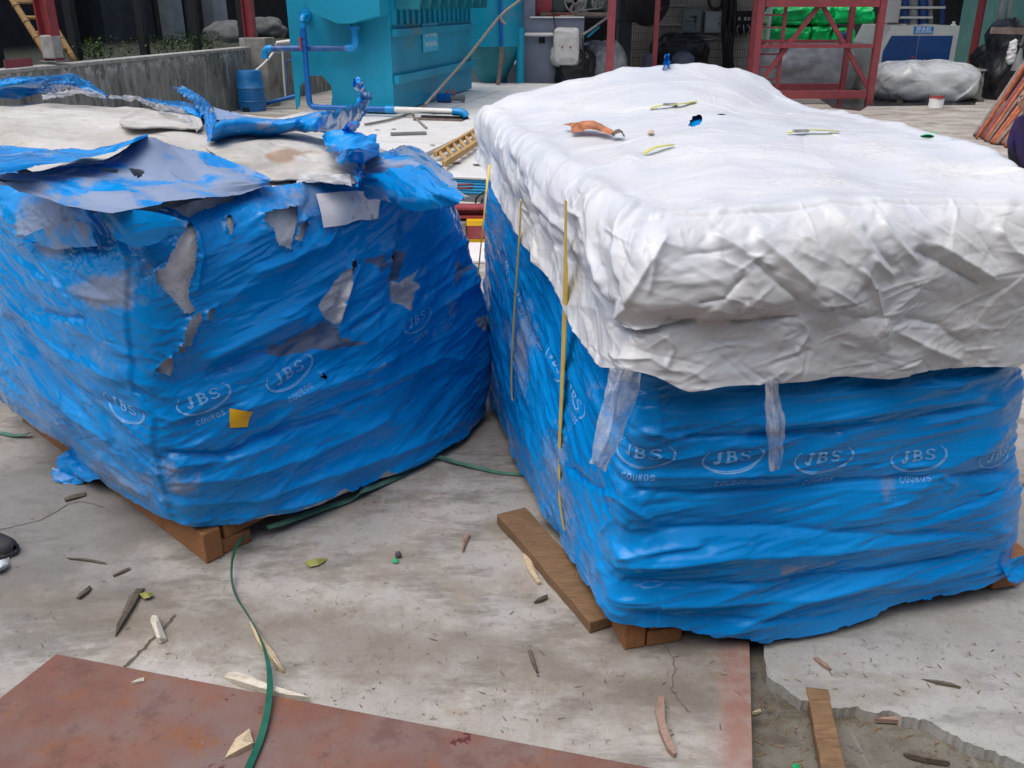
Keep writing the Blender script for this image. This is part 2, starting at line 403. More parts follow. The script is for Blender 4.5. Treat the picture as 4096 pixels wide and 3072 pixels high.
def rust_plate(name, c1=(0.155, 0.072, 0.056), c2=(0.215, 0.10, 0.072), grey=(0.19, 0.145, 0.13)):
    t = NT(name)
    n1 = t.noise(2.0, 5, 0.6, 0.4); n2 = t.noise(9, 6, 0.7); n3 = t.noise(120, 4, 0.7)
    c = t.mix(t.ramp(n1, 0.3, 0.7), c1, c2)
    c = t.mix(t.math('MULTIPLY', t.ramp(t.noise(2.4, 5, 0.7), 0.40, 0.66), 0.8), c, grey)
    c = t.mix(t.math('MULTIPLY', t.ramp(n2, 0.54, 0.70), 0.75), c, (0.24, 0.095, 0.035)); c = t.mix(t.math('MULTIPLY', t.ramp(t.noise(17, 5, 0.75), 0.58, 0.72), 0.7), c, (0.10, 0.05, 0.04))
    c = t.mix(t.ramp(t.noise(4.2, 5, 0.66, 0.3), 0.645, 0.665), c, (0.10, 0.022, 0.024))
    c = t.mix(t.math('MULTIPLY', t.ramp(n3, 0.60, 0.70), 0.5), c, (0.05, 0.025, 0.02)); c = t.mix(t.math('MULTIPLY', t.ramp(t.noise(6, 5, 0.75), 0.53, 0.66), 0.6), c, (0.12, 0.06, 0.05))
    c = t.mix(t.math('MULTIPLY', t.ramp(n3, 0.34, 0.27), 0.35), c, (0.45, 0.36, 0.33))
    t.set(Base_Color=c, Roughness=0.72, Specular_IOR_Level=0.35)
    t.bump(t.math('ADD', n2, n3), 0.25, 0.004)
    return t.m
M['rust'] = rust_plate('red_oxide_plate')
M['rust_edge'] = rust_plate('red_oxide_edge', (0.30, 0.13, 0.095), (0.36, 0.20, 0.155), (0.36, 0.30, 0.26))
def wood(name, c, dk, sc=1.0, rot=(0, 0, 0)):
    t = NT(name)
    g = t.noise(14 * sc, 5, 0.6, 1.5, t.co((1, 14, 14), rot)); n = t.noise(5, 5, 0.65)
    k = t.mix(t.ramp(g, 0.35, 0.7), c, dk); k = t.mix(t.math('MULTIPLY', t.ramp(n, 0.52, 0.74), 0.6), k, tuple(v * 0.45 for v in dk))
    t.set(Base_Color=k, Roughness=0.72, Specular_IOR_Level=0.3); t.bump(g, 0.3, 0.004); return t.m
M['wood_red'] = wood('pallet_timber', (0.36, 0.165, 0.065), (0.22, 0.095, 0.04))
M['wood_old'] = wood('old_plank', (0.26, 0.155, 0.08), (0.14, 0.085, 0.045))
M['wood_pale'] = wood('fresh_splinter', (0.62, 0.52, 0.36), (0.45, 0.34, 0.2))
M['wood_white'] = wood('bleached_splinter', (0.68, 0.65, 0.55), (0.5, 0.45, 0.34))
M['wood_dark'] = wood('weathered_splinter', (0.15, 0.125, 0.095), (0.08, 0.065, 0.05))
M['wood_pink'] = wood('pink_splinter', (0.36, 0.25, 0.19), (0.26, 0.17, 0.13))
M['bamboo'] = wood('bamboo', (0.50, 0.33, 0.14), (0.36, 0.22, 0.09))
M['strap_green'] = plain('green_strap', (0.010, 0.10, 0.062), 0.35, 0.15, 20)
M['strap_green_light'] = plain('dusty_green_strap', (0.10, 0.24, 0.17), 0.45, 0.2, 20)
M['strap_yellow'] = plain('yellow_strap', (0.78, 0.56, 0.09), 0.4, 0.12, 30)
M['strap_lime'] = plain('lime_strap', (0.62, 0.60, 0.16), 0.4, 0.12, 30)
M['paper'] = plain('white_label_paper', (0.88, 0.88, 0.88), 0.6, 0.06, 14, dirt=(0.28, 0.27, 0.26), dirt_sc=22, dirt_lo=0.56, dirt_hi=0.70)
M['sticker'] = plain('yellow_sticker', (0.80, 0.44, 0.01), 0.45, 0.06, 20)
M['leaf'] = plain('yellow_leaf', (0.24, 0.24, 0.05), 0.5, 0.25, 30)
M['green_scrap'] = plain('green_scrap', (0.02, 0.45, 0.16), 0.4, 0.15, 40)
M['shoe'] = plain('dark_shoe', (0.035, 0.034, 0.042), 0.7, 0.2, 60, bump=0.3, bsc=300)
M['shoe_sole'] = plain('shoe_sole', (0.05, 0.05, 0.055), 0.6)
M['clasp'] = plain('metal_clasp', (0.42, 0.42, 0.38), 0.4, 0.2, 60, metal=0.6)
M['fabric_scrap'] = plain('tan_film_scrap', (0.42, 0.15, 0.06), 0.5, 0.35, 30)
# ------------------------------------------------------------------ the setting: ground and floor slabs
E1 = np.array([0.235, 0.972, 0.0]); E2 = np.array([0.972, -0.235, 0.0]); UP = np.array([0, 0, 1.0])
def sheet_ngon(name, pts, z, mat, thick=0.0, kind='structure', label=None):
    b = MB(); P = [(p[0], p[1], z) for p in pts]
    if thick: b.prism([(x, y, z - thick) for x, y, _ in P], (0, 0, thick))
    else: b.add(P, [tuple(range(len(P)))])
    o = b.build(name, mat); return tag(o, kind=kind, label=label)
sheet_ngon('ground', [(-150, -60), (150, -60), (150, 240), (-150, 240)], -0.045, M['dirt'])
e0 = G(3010, 3072); e1 = G(2998, 2600); ed = (e1 - e0) / np.linalg.norm(e1 - e0); en = np.array([-ed[1], ed[0], 0])
far_e = e0 + ed * (2.85 - e0[1]) / ed[1]; near_e = e0 - ed * 1.5
# floor slab; red oxide still shows along its worn edge
def slab_edge_mat():
    m = M['slab']; t = NT.__new__(NT); t.m = m; t.t = m.node_tree; t.n = t.t.nodes; t.l = t.t.links; t.b = t.n['Principled BSDF']; t._co = None
    x = t.xyz(t.co())
    d = t.math('ADD', t.math('MULTIPLY', t.math('SUBTRACT', x[0], float(e0[0])), float(en[0])), t.math('MULTIPLY', t.math('SUBTRACT', x[1], float(e0[1])), float(en[1])))
    d = t.math('ADD', d, t.math('MULTIPLY', t.math('SUBTRACT', t.noise(9, 5, 0.75), 0.5), 0.10))
    near = t.ramp(x[1], 2.2, 1.95)
    f = t.math('MULTIPLY', t.math('MULTIPLY', t.ramp(d, 0.100, 0.045), near), 0.85)
    old = t.b.inputs['Base Color'].links[0].from_socket
    # a brown track of dried mud across the slab and an oily grey patch at the left
    q0, q1 = G(150, 2380), G(2800, 2760); qd = (q1 - q0) / np.linalg.norm(q1 - q0); qn = (-float(qd[1]), float(qd[0]))
    dd = t.math('ADD', t.math('MULTIPLY', t.math('SUBTRACT', x[0], float(q0[0])), qn[0]), t.math('MULTIPLY', t.math('SUBTRACT', x[1], float(q0[1])), qn[1]))
    nn = t.noise(3.0, 5, 0.7); dd = t.math('ADD', t.math('ABSOLUTE', t.math('ADD', dd, t.math('MULTIPLY', t.math('SUBTRACT', nn, 0.5), 0.5))), t.math('MULTIPLY', t.math('SUBTRACT', t.noise(14, 4, 0.75), 0.5), 0.2))
    old = t.mix(t.math('MULTIPLY', t.ramp(dd, 0.24, 0.0), 0.66), old, (0.165, 0.140, 0.105))
    pc_ = G(200, 2060); rx_ = t.math('SUBTRACT', x[0], float(pc_[0])); ry_ = t.math('SUBTRACT', x[1], float(pc_[1]))
    rr_ = t.math('ADD', t.math('SQRT', t.math('ADD', t.math('MULTIPLY', rx_, rx_), t.math('MULTIPLY', ry_, ry_))), t.math('MULTIPLY', t.math('SUBTRACT', nn, 0.5), 1.2))
    old = t.mix(t.math('MULTIPLY', t.ramp(rr_, 0.85, 0.25), 0.70), old, (0.165, 0.163, 0.158))
    n = t.noise(12, 5, 0.65)
    red = t.mix(t.ramp(n, 0.4, 0.68), (0.27, 0.135, 0.105), (0.33, 0.235, 0.20))
    t.put(t.mix(f, old, red), t.b.inputs['Base Color'])
slab_edge_mat()
main_slab = sheet_ngon('concrete_floor', [(-60, -10), near_e[:2], far_e[:2], (40, 2.85), (40, 60), (-60, 60)], 0.0, M['slab'], 0.05)
def joint(pts, w):
    P_ = crow(np.array([G(x, y, 0.0) for x, y in pts]), 40); T_ = np.gradient(P_, axis=0); T_ /= np.linalg.norm(T_, axis=1)[:, None]; S_ = np.stack([-T_[:, 1], T_[:, 0], T_[:, 2] * 0], -1)
    ww = w * (.6 + .8 * np.abs(fbm(np.arange(40) * .35, w * 900, 1, 2)))[:, None]; Q_ = P_ + S_ * (.006 * fbm(np.arange(40) * .3, 3.3, 0, 3))[:, None]
    V_ = np.concatenate([Q_ - S_ * ww, Q_ + S_ * ww]) + UP * .0016; b = MB(); b.add(V_, [(i, i + 1, 41 + i, 40 + i) for i in range(39)]); b.build('floor_crack', plain('crack_dirt', (0.10, 0.085, 0.062), 0.9, 0.3, 30), main_slab)
joint([(700, 2460), (640, 2530), (560, 2610), (500, 2672)], .006); joint([(0, 2120), (160, 2080), (300, 2010), (420, 2030)], .002); joint([(2640, 2560), (2700, 2660), (2690, 2760), (2760, 2850)], .0014)
# the broken slab on the right, its edge cracked off in a jagged line
jag_px = [(3055, 2590), (3062, 2660), (3066, 2698), (3090, 2722), (3130, 2745), (3165, 2775), (3205, 2800), (3240, 2806), (3275, 2820), (3330, 2832), (3385, 2822), (3425, 2828), (3470, 2845),
          (3520, 2850), (3560, 2842), (3600, 2862), (3650, 2870), (3690, 2880), (3740, 2895), (3800, 2935), (3860, 2968), (3930, 2985), (4040, 3035), (4120, 3072), (4600, 3300)]
jag_d = []
for (x0_, y0_), (x1_, y1_) in zip(jag_px[:-1], jag_px[1:]):
    m_ = max(1, int(math.hypot(x1_ - x0_, y1_ - y0_) / 12))
    jag_d += [(x0_ + (x1_ - x0_) * k / m_, y0_ + (y1_ - y0_) * k / m_) for k in range(m_)]
jag_d.append(jag_px[-1])
jag = [G(x + 9 * float(fbm(x / 40, y / 40, 2, 3)), y + 9 * float(fbm(x / 40, y / 40, 6, 3)), -0.012)[:2] for x, y in jag_d]
start = G(3050, 2400, -0.012)[:2]
sheet_ngon('broken_floor_slab', [start] + list(jag) + [(40, 0.9), (40, 2.849), (start[0], 2.849)], -0.012, M['slab_light'], 0.04)

c0 = G(225, 2617, 0.012); d1 = G(2600, 3072, 0.012) - c0; d1 /= np.linalg.norm(d1); d2 = G(0, 2795, 0.012) - c0; d2 /= np.linalg.norm(d2)
b = MB(); b.prism([(p[0], p[1], 0.002) for p in (c0, c0 + d1 * 2.6, c0 + d1 * 2.6 + d2 * 1.3, c0 + d2 * 1.3)], (0, 0, 0.012))
tag(b.build('steel_plate', M['rust'], bevel=0.002), 'rust red steel plate lying flat on the concrete in the foreground', 'steel plate')
b = MB(); Wp = [G(x, y, 0.0) for x, y in [(3270, 390), (3330, 432), (3440, 445), (3470, 425), (3520, 425), (3900, 420), (3905, 405), (3500, 395)]]
b.add([(p[0], p[1], 0.004) for p in Wp], [tuple(range(len(Wp)))])
tag(b.build('puddle', NT('wet_floor').set(Base_Color=(0.045, 0.045, 0.048), Roughness=0.12)), kind='structure')

# ------------------------------------------------------------------ materials of the yard behind
def wall_mat():
    t = NT('stained_wall')
    n1 = t.noise(1.5, 5, 0.6); st = t.noise(3.0, 6, 0.7, 0.3, t.co((3.5, 3.5, 0.8))); n3 = t.noise(9, 6, 0.7, 0.5)
    c = t.mix(t.ramp(n1, 0.3, 0.7), (0.19, 0.19, 0.17), (0.32, 0.32, 0.29))
    c = t.mix(t.math('MULTIPLY', t.ramp(st, 0.51, 0.62), 0.6), c, (0.04, 0.04, 0.036))
    c = t.mix(t.math('MULTIPLY', t.ramp(t.noise(2.6, 6, 0.7, 0.3, t.co((4, 4, 0.7), (0, 0, 1))), 0.53, 0.62), 0.7), c, (0.42, 0.42, 0.38))
    z = t.xyz(t.co())[2]
    top = t.ramp(z, 0.70, 0.86)
    c = t.mix(t.math('MULTIPLY', t.math('MULTIPLY', t.ramp(n3, 0.50, 0.57), top), 0.9), c, (0.55, 0.55, 0.52))
    t.set(Base_Color=c, Roughness=0.9, Specular_IOR_Level=0.2); t.bump(n3, 0.5, 0.02); return t.m
M['wall'] = wall_mat()
M['coping'] = plain('coping_concrete', (0.36, 0.355, 0.33), 0.9, 0.2, 8, bump=0.3)
M['pier'] = plain('pier_concrete', (0.27, 0.255, 0.225), 0.9, 0.25, 5, dirt=(0.16, 0.095, 0.045), dirt_sc=2.0, dirt_lo=0.5, dirt_hi=0.7, bump=0.3)
M['red_steel'] = plain('red_painted_steel', (0.30, 0.045, 0.050), 0.5, 0.15, 6, dirt=(0.36, 0.14, 0.13), dirt_sc=5, dirt_lo=0.58, dirt_hi=0.75)
M['red_steel2'] = plain('rose_painted_steel', (0.27, 0.055, 0.062), 0.5, 0.12, 6, dirt=(0.18, 0.05, 0.05), dirt_sc=4)
M['black'] = plain('dark_recess', (0.012, 0.013, 0.016), 0.85, 0.3, 3)  # near-black; also paints in the shade of recesses and dark interiors
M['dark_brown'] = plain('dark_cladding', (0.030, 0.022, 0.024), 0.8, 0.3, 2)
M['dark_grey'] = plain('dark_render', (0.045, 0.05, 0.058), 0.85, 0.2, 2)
M['pillar_grey'] = plain('grey_tiles', (0.20, 0.225, 0.235), 0.7, 0.15, 4)
M['fence'] = plain('fence_wire', (0.34, 0.35, 0.36), 0.5, 0.2, 20)
M['fence_post'] = plain('fence_post', (0.010, 0.012, 0.014), 0.6, 0.2, 6)
M['moss'] = plain('low_plants', (0.07, 0.13, 0.025), 0.8, 0.5, 14, bump=0.5, bsc=50)
M['rock'] = plain('grey_boulder', (0.10, 0.11, 0.108), 0.9, 0.2, 5, bump=0.4, bsc=25)
def tank_mat():
    t = NT('teal_paint')
    n1 = t.noise(1.1, 4, 0.6); st = t.noise(3, 6, 0.7, 0.2, t.co((3.5, 3.5, 0.25)))
    c = t.mix(t.ramp(n1, 0.3, 0.7), (0.0, 0.25, 0.39), (0.0, 0.33, 0.50))
    c = t.mix(t.math('MULTIPLY', t.ramp(st, 0.55, 0.75), 0.5), c, (0.015, 0.17, 0.22))
    c = t.mix(t.math('MULTIPLY', t.ramp(t.noise(1.3, 5, 0.65), 0.60, 0.72), 0.75), c, (0.13, 0.20, 0.20))
    c = t.mix(t.ramp(t.noise(2.6, 5, 0.62), 0.70, 0.74), c, (0.20, 0.075, 0.03))
    t.set(Base_Color=c, Roughness=0.48); return t.m
M['teal'] = tank_mat()
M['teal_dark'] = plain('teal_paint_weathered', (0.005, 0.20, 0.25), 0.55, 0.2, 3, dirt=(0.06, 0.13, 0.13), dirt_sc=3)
M['pipe_blue'] = plain('blue_pipe', (0.0, 0.115, 0.40), 0.35, 0.12, 10)
M['pipe_blue_light'] = plain('light_blue_fitting', (0.0, 0.26, 0.60), 0.35, 0.1, 10)
M['pipe_worn'] = plain('worn_blue_pipe', (0.02, 0.10, 0.30), 0.45, 0.2, 8, dirt=(0.26, 0.19, 0.18), dirt_sc=6, dirt_lo=0.48, dirt_hi=0.66)
M['pvc'] = plain('white_pipe', (0.72, 0.71, 0.66), 0.45, 0.06, 8)
M['valve_red'] = plain('red_valve_handle', (0.52, 0.05, 0.06), 0.4)
M['barrel'] = plain('blue_barrel', (0.008, 0.15, 0.42), 0.45, 0.15, 4, dirt=(0.10, 0.22, 0.38), dirt_sc=4)
M['panel'] = plain('white_cover_panel', (0.66, 0.66, 0.635), 0.5, 0.06, 3, dirt=(0.40, 0.39, 0.35), dirt_sc=5, dirt_lo=0.60, dirt_hi=0.80)
M['white'] = plain('white_paint', (0.72, 0.72, 0.70), 0.5, 0.06, 5, dirt=(0.4, 0.38, 0.34), dirt_sc=9, dirt_lo=0.62, dirt_hi=0.8)
M['cyan'] = plain('cyan_sheet', (0.02, 0.36, 0.68), 0.4, 0.1, 5)
M['steel_grey'] = plain('grey_steel', (0.20, 0.21, 0.215), 0.5, 0.15, 5)
M['yellow'] = plain('yellow_paint', (0.75, 0.44, 0.005), 0.5, 0.1, 6)
M['grey_wall'] = plain('grey_blue_wall', (0.175, 0.205, 0.26), 0.75, 0.12, 2.5, dirt=(0.10, 0.12, 0.155), dirt_sc=2.2, dirt_lo=0.52, dirt_hi=0.74)
M['tarp_grey'] = plain('clear_grey_tarp', (0.56, 0.59, 0.59), 0.3, 0.15, 4, spec=0.7)
M['tarp_dark'] = plain('dusty_grey_tarp', (0.30, 0.31, 0.315), 0.35, 0.25, 4, spec=0.6)
M['tarp_black'] = plain('black_plastic', (0.012, 0.014, 0.017), 0.4, 0.3, 6)
M['box_cover'] = plain('clear_wrapped_box', (0.52, 0.52, 0.50), 0.3, 0.08, 6, spec=0.7)
M['bag_green'] = plain('green_film', (0.0, 0.58, 0.14), 0.35, 0.2, 4)
M['machine_white'] = plain('cream_machine_paint', (0.55, 0.57, 0.52), 0.45, 0.06, 4)
M['machine_blue'] = plain('navy_blue_door', (0.005, 0.055, 0.20), 0.4, 0.12, 3)
M['sign_blue'] = plain('blue_sign', (0.01, 0.22, 0.52), 0.4, 0.05, 4)
M['sign_cyan'] = plain('cyan_sign', (0.05, 0.48, 0.72), 0.4, 0.05, 4)
M['ink_white'] = plain('white_lettering', (0.9, 0.92, 0.92), 0.5, 0.02)
M['e_box_green'] = plain('green_grey_cabinet', (0.15, 0.21, 0.20), 0.5, 0.1, 4)
M['e_box_grey'] = plain('grey_cabinet', (0.30, 0.33, 0.33), 0.5, 0.08, 4)
M['cable'] = plain('black_cable', (0.010, 0.010, 0.011), 0.5, 0.2, 20)
M['rope'] = plain('grey_rope', (0.22, 0.20, 0.175), 0.8, 0.2, 60)
M['rod_rust'] = plain('rust_orange_rod', (0.33, 0.085, 0.035), 0.6, 0.35, 12)
M['rod_grey'] = plain('grey_brown_rod', (0.19, 0.15, 0.125), 0.7, 0.3, 12)
M['rod_red'] = plain('dull_red_rod', (0.20, 0.055, 0.05), 0.6, 0.3, 12)
M['corr'] = plain('teal_corrugated_sheet', (0.12, 0.30, 0.28), 0.5, 0.1, 3)
M['roof'] = plain('roof_sheet', (0.05, 0.05, 0.055), 0.7)
M['bucket'] = plain('pale_bucket', (0.16, 0.18, 0.24), 0.5, 0.1, 6)
M['drawer'] = plain('white_drawer_unit', (0.50, 0.49, 0.45), 0.5, 0.1, 5)
M['machine_green'] = plain('machine_green', (0.06, 0.085, 0.075), 0.6, 0.25, 6)
M['iron'] = plain('cast_iron', (0.20, 0.21, 0.205), 0.55, 0.2, 8)
M['brick_red'] = plain('red_brick_bits', (0.25, 0.08, 0.05), 0.85, 0.3, 12)
def tile_mat():
    t = NT('beige_wall_tiles')
    br = t.node('ShaderNodeTexBrick'); br.offset = 0.0; br.inputs['Scale'].default_value = 1.0
    br.inputs['Brick Width'].default_value = 0.050; br.inputs['Row Height'].default_value = 0.165; br.inputs['Mortar Size'].default_value = 0.006; br.inputs['Mortar Smooth'].default_value = 0.3
    br.inputs['Color1'].default_value = (0.42, 0.385, 0.31, 1); br.inputs['Color2'].default_value = (0.36, 0.33, 0.265, 1); br.inputs['Mortar'].default_value = (0.08, 0.07, 0.06, 1)
    mp = t.co((1, 1, 1), (math.radians(90), 0, 0)); t.l.new(mp, br.inputs['Vector'])
    c = t.mix(t.math('MULTIPLY', t.ramp(t.noise(0.8, 5, 0.6), 0.4, 0.75), 0.55), br.outputs['Color'], (0.16, 0.145, 0.12))
    t.set(Base_Color=c, Roughness=0.6); t.bump(t.math('SUBTRACT', 1.0, br.outputs['Fac']), 0.5, 0.01); return t.m
M['tiles'] = tile_mat()

def text_geo(body, height):
    cu = bpy.data.curves.new('lettering', 'FONT'); cu.body = body; cu.align_x = 'CENTER'; cu.align_y = 'CENTER'; cu.size = 1.0; cu.resolution_u = 2
    o = bpy.data.objects.new('lettering', cu); col.objects.link(o)
    dg = bpy.context.evaluated_depsgraph_get(); dg.update()
    me = o.evaluated_get(dg).to_mesh()
    V = np.array([v.co[:] for v in me.vertices]); F = [tuple(p.vertices) for p in me.polygons]
    bpy.data.objects.remove(o); bpy.data.curves.remove(cu)
    if len(V) == 0: return V, F
    V[:, :2] -= (V[:, :2].max(0) + V[:, :2].min(0)) / 2
    V *= height / (V[:, 1].max() - V[:, 1].min()); return V, F
def put_text(body, c, X, Y, w, h, mat, parent, name='lettering'):
    V, F = text_geo(body, h)
    if len(V) == 0: return
    V[:, 0] *= w / (V[:, 0].max() - V[:, 0].min())
    b = MB(); b.add([np.array(c) + X * v[0] + Y * v[1] for v in V], F); return b.build(name, mat, parent)

# ------------------------------------------------------------------ unseen halls added behind and beside the viewer to block the low sky
def hall(name, x0, x1, y0, y1, h, face, label):
    t = empty(name, ((x0 + x1) / 2, (y0 + y1) / 2, 0), label, 'building'); hm = plain(name + '_render', (0.27, 0.28, 0.285), 0.85, 0.12, 1.5)
    b = MB(); b.hexa([(x, y, z) for z in (0.003, h) for x, y in ((x0, y0), (x1, y0), (x1, y1), (x0, y1))]); b.build('wall', hm, t)
    b = MB(); b.hexa([(x, y, z) for z in (h + .002, h + .15) for x, y in ((x0 - .3, y0 - .3), (x1 + .3, y0 - .3), (x1 + .3, y1 + .3), (x0 - .3, y1 + .3))]); b.build('roof', M['roof'], t)
    n = int((x1 - x0) / 3.2) if face == 'y' else int((y1 - y0) / 3.2)
    for k in range(n):
        b = MB()
        if face == 'y': b.box((x0 + 1.6 + k * 3.2, y1 + .02, 3.4), (1.5, .05, 1.2))
        else: b.box((x0 - .02, y0 + 1.6 + k * 3.2, 3.4), (.05, 1.5, 1.2))
        b.build('window', M['dark_grey'], t)
hall('added_rear_hall', -22, 22, -14, -6.5, 7.5, 'y', 'added unseen sky-blocking grey hall across the yard behind the viewer')
hall('added_side_hall', 12.6, 20, -6, 13, 6.5, 'x', 'added unseen sky-blocking grey hall closing the yard on the right')
# ------------------------------------------------------------------ left: boundary wall, posts, fence, dark building
zt = 0.93
w0 = G(0, 280, zt); w1 = G(1000, 187, zt); wd = (w1 - w0) / np.linalg.norm(w1 - w0); wn_ = np.array([-wd[1], wd[0], 0])   # wn_ points away from the yard
wa = w0 - wd * 6; wb = w1 + wd * 7
t = empty('boundary_wall', (w0[0], w0[1], 0), 'low stained concrete boundary wall behind the torn blue load', 'wall')
b = MB(); b.prism([(p[0], p[1], -0.05) for p in (wa, wb, wb + wn_ * 0.18, wa + wn_ * 0.18)], (0, 0, zt - 0.045 + 0.05)); b.build('wall_face', M['wall'], t)
b = MB(); q = wn_ * -0.012
b.prism([(p[0], p[1], zt - 0.044) for p in (wa + q, wb + q, wb + wn_ * 0.2, wa + wn_ * 0.2)], (0, 0, 0.045)); b.build('coping', M['coping'], t, bevel=0.008)
# concrete pier and the two red posts
def hbeam(b, p, q, w, tf=0.012, up=(0, 1, 0)):      # H section column
    p, q = np.array(p, float), np.array(q, float); x = np.array(wd); y = np.array(wn_)
    for s in (-1, 1): b.beam(p + y * s * w / 2, q + y * s * w / 2, tf * 1.3, w, up=x)
    b.beam(p, q, tf, w - tf * 2, up=y)
pc = PY(1042, 190, w1[1] + 0.1); pc[2] = 0
t = empty('concrete_pier', pc, 'rough concrete pier with a rust brown streak beside the blue barrel', 'pier')
top = PY(1040, 150, pc[1])[2]
b = MB(); b.box((pc[0], pc[1], top / 2), (0.34, 0.36, top), wd, wn_); b.build('shaft', M['pier'], t, bevel=0.012)
b = MB(); b.box((pc[0] - 0.24, pc[1] + 0.1, top - 0.075), (0.2, 0.18, 0.13), wd, wn_); b.build('side_block', M['coping'], t, bevel=0.01)
def red_post(px, py, Y, w, label, base=None):
    f = PY(px, py, Y); t = empty('steel_post', f, label, 'post', 'red steel posts on the boundary wall')
    b = MB(); hbeam(b, f, f + UP * 3.6, w); b.build('column', M['red_steel'], t)
    b = MB(); b.box(f + UP * 0.006, (w * 1.5, w * 1.6, 0.012), wd, wn_); b.build('base_plate', M['steel_grey'], t)
    if base:
        b = MB(); b.box(f + UP * 0.16, (w * 1.08, w * 1.16, 0.26), wd, wn_); b.build('mortar_collar', M['coping'], t, bevel=0.02)
f0 = PP(218, 246, w0 + wn_ * 0.09, wn_)
red_post(218, 246, f0[1], 0.15, 'dull red steel post with a mortar foot next to the bamboo ladder', True)
red_post(1004, 152, pc[1], 0.14, 'dull red steel post standing on the concrete pier')
b = MB(); p = PP(75, 262, w0 + wn_ * 0.1, wn_); b.box(p + UP * 0.02, (0.42, 0.02, 0.10), wd, wn_); tag(b.build('red_board', M['red_steel2']), 'short pinkish red board lying on the wall top left of the ladder', 'board')
# bamboo ladder leaning on the wall from behind
la = [PP(x, y, w0 + wn_ * 0.35, wn_) for x, y in [(205, 245), (302, 250)]]
lb = [PP(x, y, w0 + wn_ * 1.0, wn_) for x, y in [(-40, -140), (70, -140)]]
t = empty('bamboo_ladder', (la[0] + la[1]) / 2, 'bamboo ladder leaning beside the left red post', 'ladder')
for a_, b_ in zip(la, lb):
    b = MB(); pts = [a_ + (b_ - a_) * k / 12 for k in range(13)]
    b.tube([p + UP * 0 for p in pts], 0.042, 8, r1=0.034)
    for p in pts[1:-1:2]: b.tube([p - (b_ - a_) * 0.004, p + (b_ - a_) * 0.004], 0.046, 8)
    b.build('rail', M['bamboo'], t, smooth=True)
for k in (0.14, 0.30, 0.46, 0.62, 0.78):
    b = MB(); b.tube([la[0] + (lb[0] - la[0]) * k, la[1] + (lb[1] - la[1]) * k], 0.022, 7); b.build('rung', M['bamboo'], t, smooth=True)
# chain link fence
t = empty('chain_link_fence', w0 + wn_ * 1.1, 'dark chain link fence with black posts behind the low wall', 'fence')
F0 = w0 + wn_ * 1.1 - wd * 3.5; fl = 13.0
for k, px in enumerate([(5, 300), (310, 232), (582, 214), (790, 192), (975, 172)]):
    p = PP(px[0], px[1], F0, wn_); p[2] = 0.3
    b = MB(); b.beam(p, p + UP * 4.2, 0.11, 0.11, up=wd); b.build('post', M['fence_post'], t)
b = MB(); hw = 3.6; st = 0.075
def strip(p, q, w):
    n_ = np.cross(q - p, wn_); n_ = n_ / np.linalg.norm(n_) * w / 2; b.add([p - n_, p + n_, q + n_, q - n_], [(0, 1, 2, 3)])
for k in range(int(fl / st) + 50):
    s0 = k * st
    for sgn in (1, -1):
        a_ = F0 + wd * (s0 - (hw * 0.55 if sgn > 0 else 0)) + UP * 0.85; c_ = a_ + wd * (hw * 0.55 * sgn) + UP * hw
        strip(a_, c_, 0.006)
o = b.build('wire_mesh', M['fence'], t); o['kind'] = 'stuff'
# building in the dark behind the fence: deep porch, pillars, cladding
D0 = F0 + wn_ * 3.2
t = empty('dark_building', (D0[0], D0[1], 0), 'dark open sided building with pale pillars behind the fence', 'building')
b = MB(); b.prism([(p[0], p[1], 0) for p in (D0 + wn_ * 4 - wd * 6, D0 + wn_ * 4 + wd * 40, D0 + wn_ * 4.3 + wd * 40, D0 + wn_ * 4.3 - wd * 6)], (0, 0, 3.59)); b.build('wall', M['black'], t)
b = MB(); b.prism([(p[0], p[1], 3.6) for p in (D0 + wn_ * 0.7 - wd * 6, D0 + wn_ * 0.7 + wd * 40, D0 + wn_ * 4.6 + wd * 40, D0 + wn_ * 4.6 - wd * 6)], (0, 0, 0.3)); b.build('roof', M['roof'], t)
def dpanel(x0, x1, mat, name, off, thick=0.3, bot=0.4, yb=190):
    a_ = PP(x0, yb, D0 + wn_ * off, wn_); c_ = PP(x1, yb, D0 + wn_ * off, wn_)
    b = MB(); b.prism([(a_[0], a_[1], bot), (c_[0], c_[1], bot), (c_[0] + wn_[0] * thick, c_[1] + wn_[1] * thick, bot), (a_[0] + wn_[0] * thick, a_[1] + wn_[1] * thick, bot)], (0, 0, 3.6 - bot - 0.01)); b.build(name, mat, t)
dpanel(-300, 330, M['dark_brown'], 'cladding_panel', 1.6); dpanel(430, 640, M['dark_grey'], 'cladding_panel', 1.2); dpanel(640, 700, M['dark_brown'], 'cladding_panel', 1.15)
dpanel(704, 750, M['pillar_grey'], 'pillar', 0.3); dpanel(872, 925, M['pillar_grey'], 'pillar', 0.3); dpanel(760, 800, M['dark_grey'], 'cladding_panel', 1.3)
def lump(name, c, r, mat, label, cat, seed, amp=0.25, n=40, parent=None, group=None, squash=0.0):
    u = np.linspace(0, 2 * np.pi, n, endpoint=False); v = np.linspace(-0.5 * np.pi, 0.5 * np.pi, n // 2)
    U, W = np.meshgrid(u, v); D = np.stack([np.cos(W) * np.cos(U), np.cos(W) * np.sin(U), np.sin(W)], -1)
    k = 1 + amp * fbm(D[..., 0] * 1.6 + seed * 7, D[..., 1] * 1.6, D[..., 2] * 1.6, 3)
    P = D * k[..., None] * np.array(r) + np.array(c); P[..., 2] = np.maximum(P[..., 2], c[2] - r[2] * (1 - squash))
    o = link(name, gridmesh(name, P, True), parent, mat)
    if label: tag(o, label, cat, group)
    return o
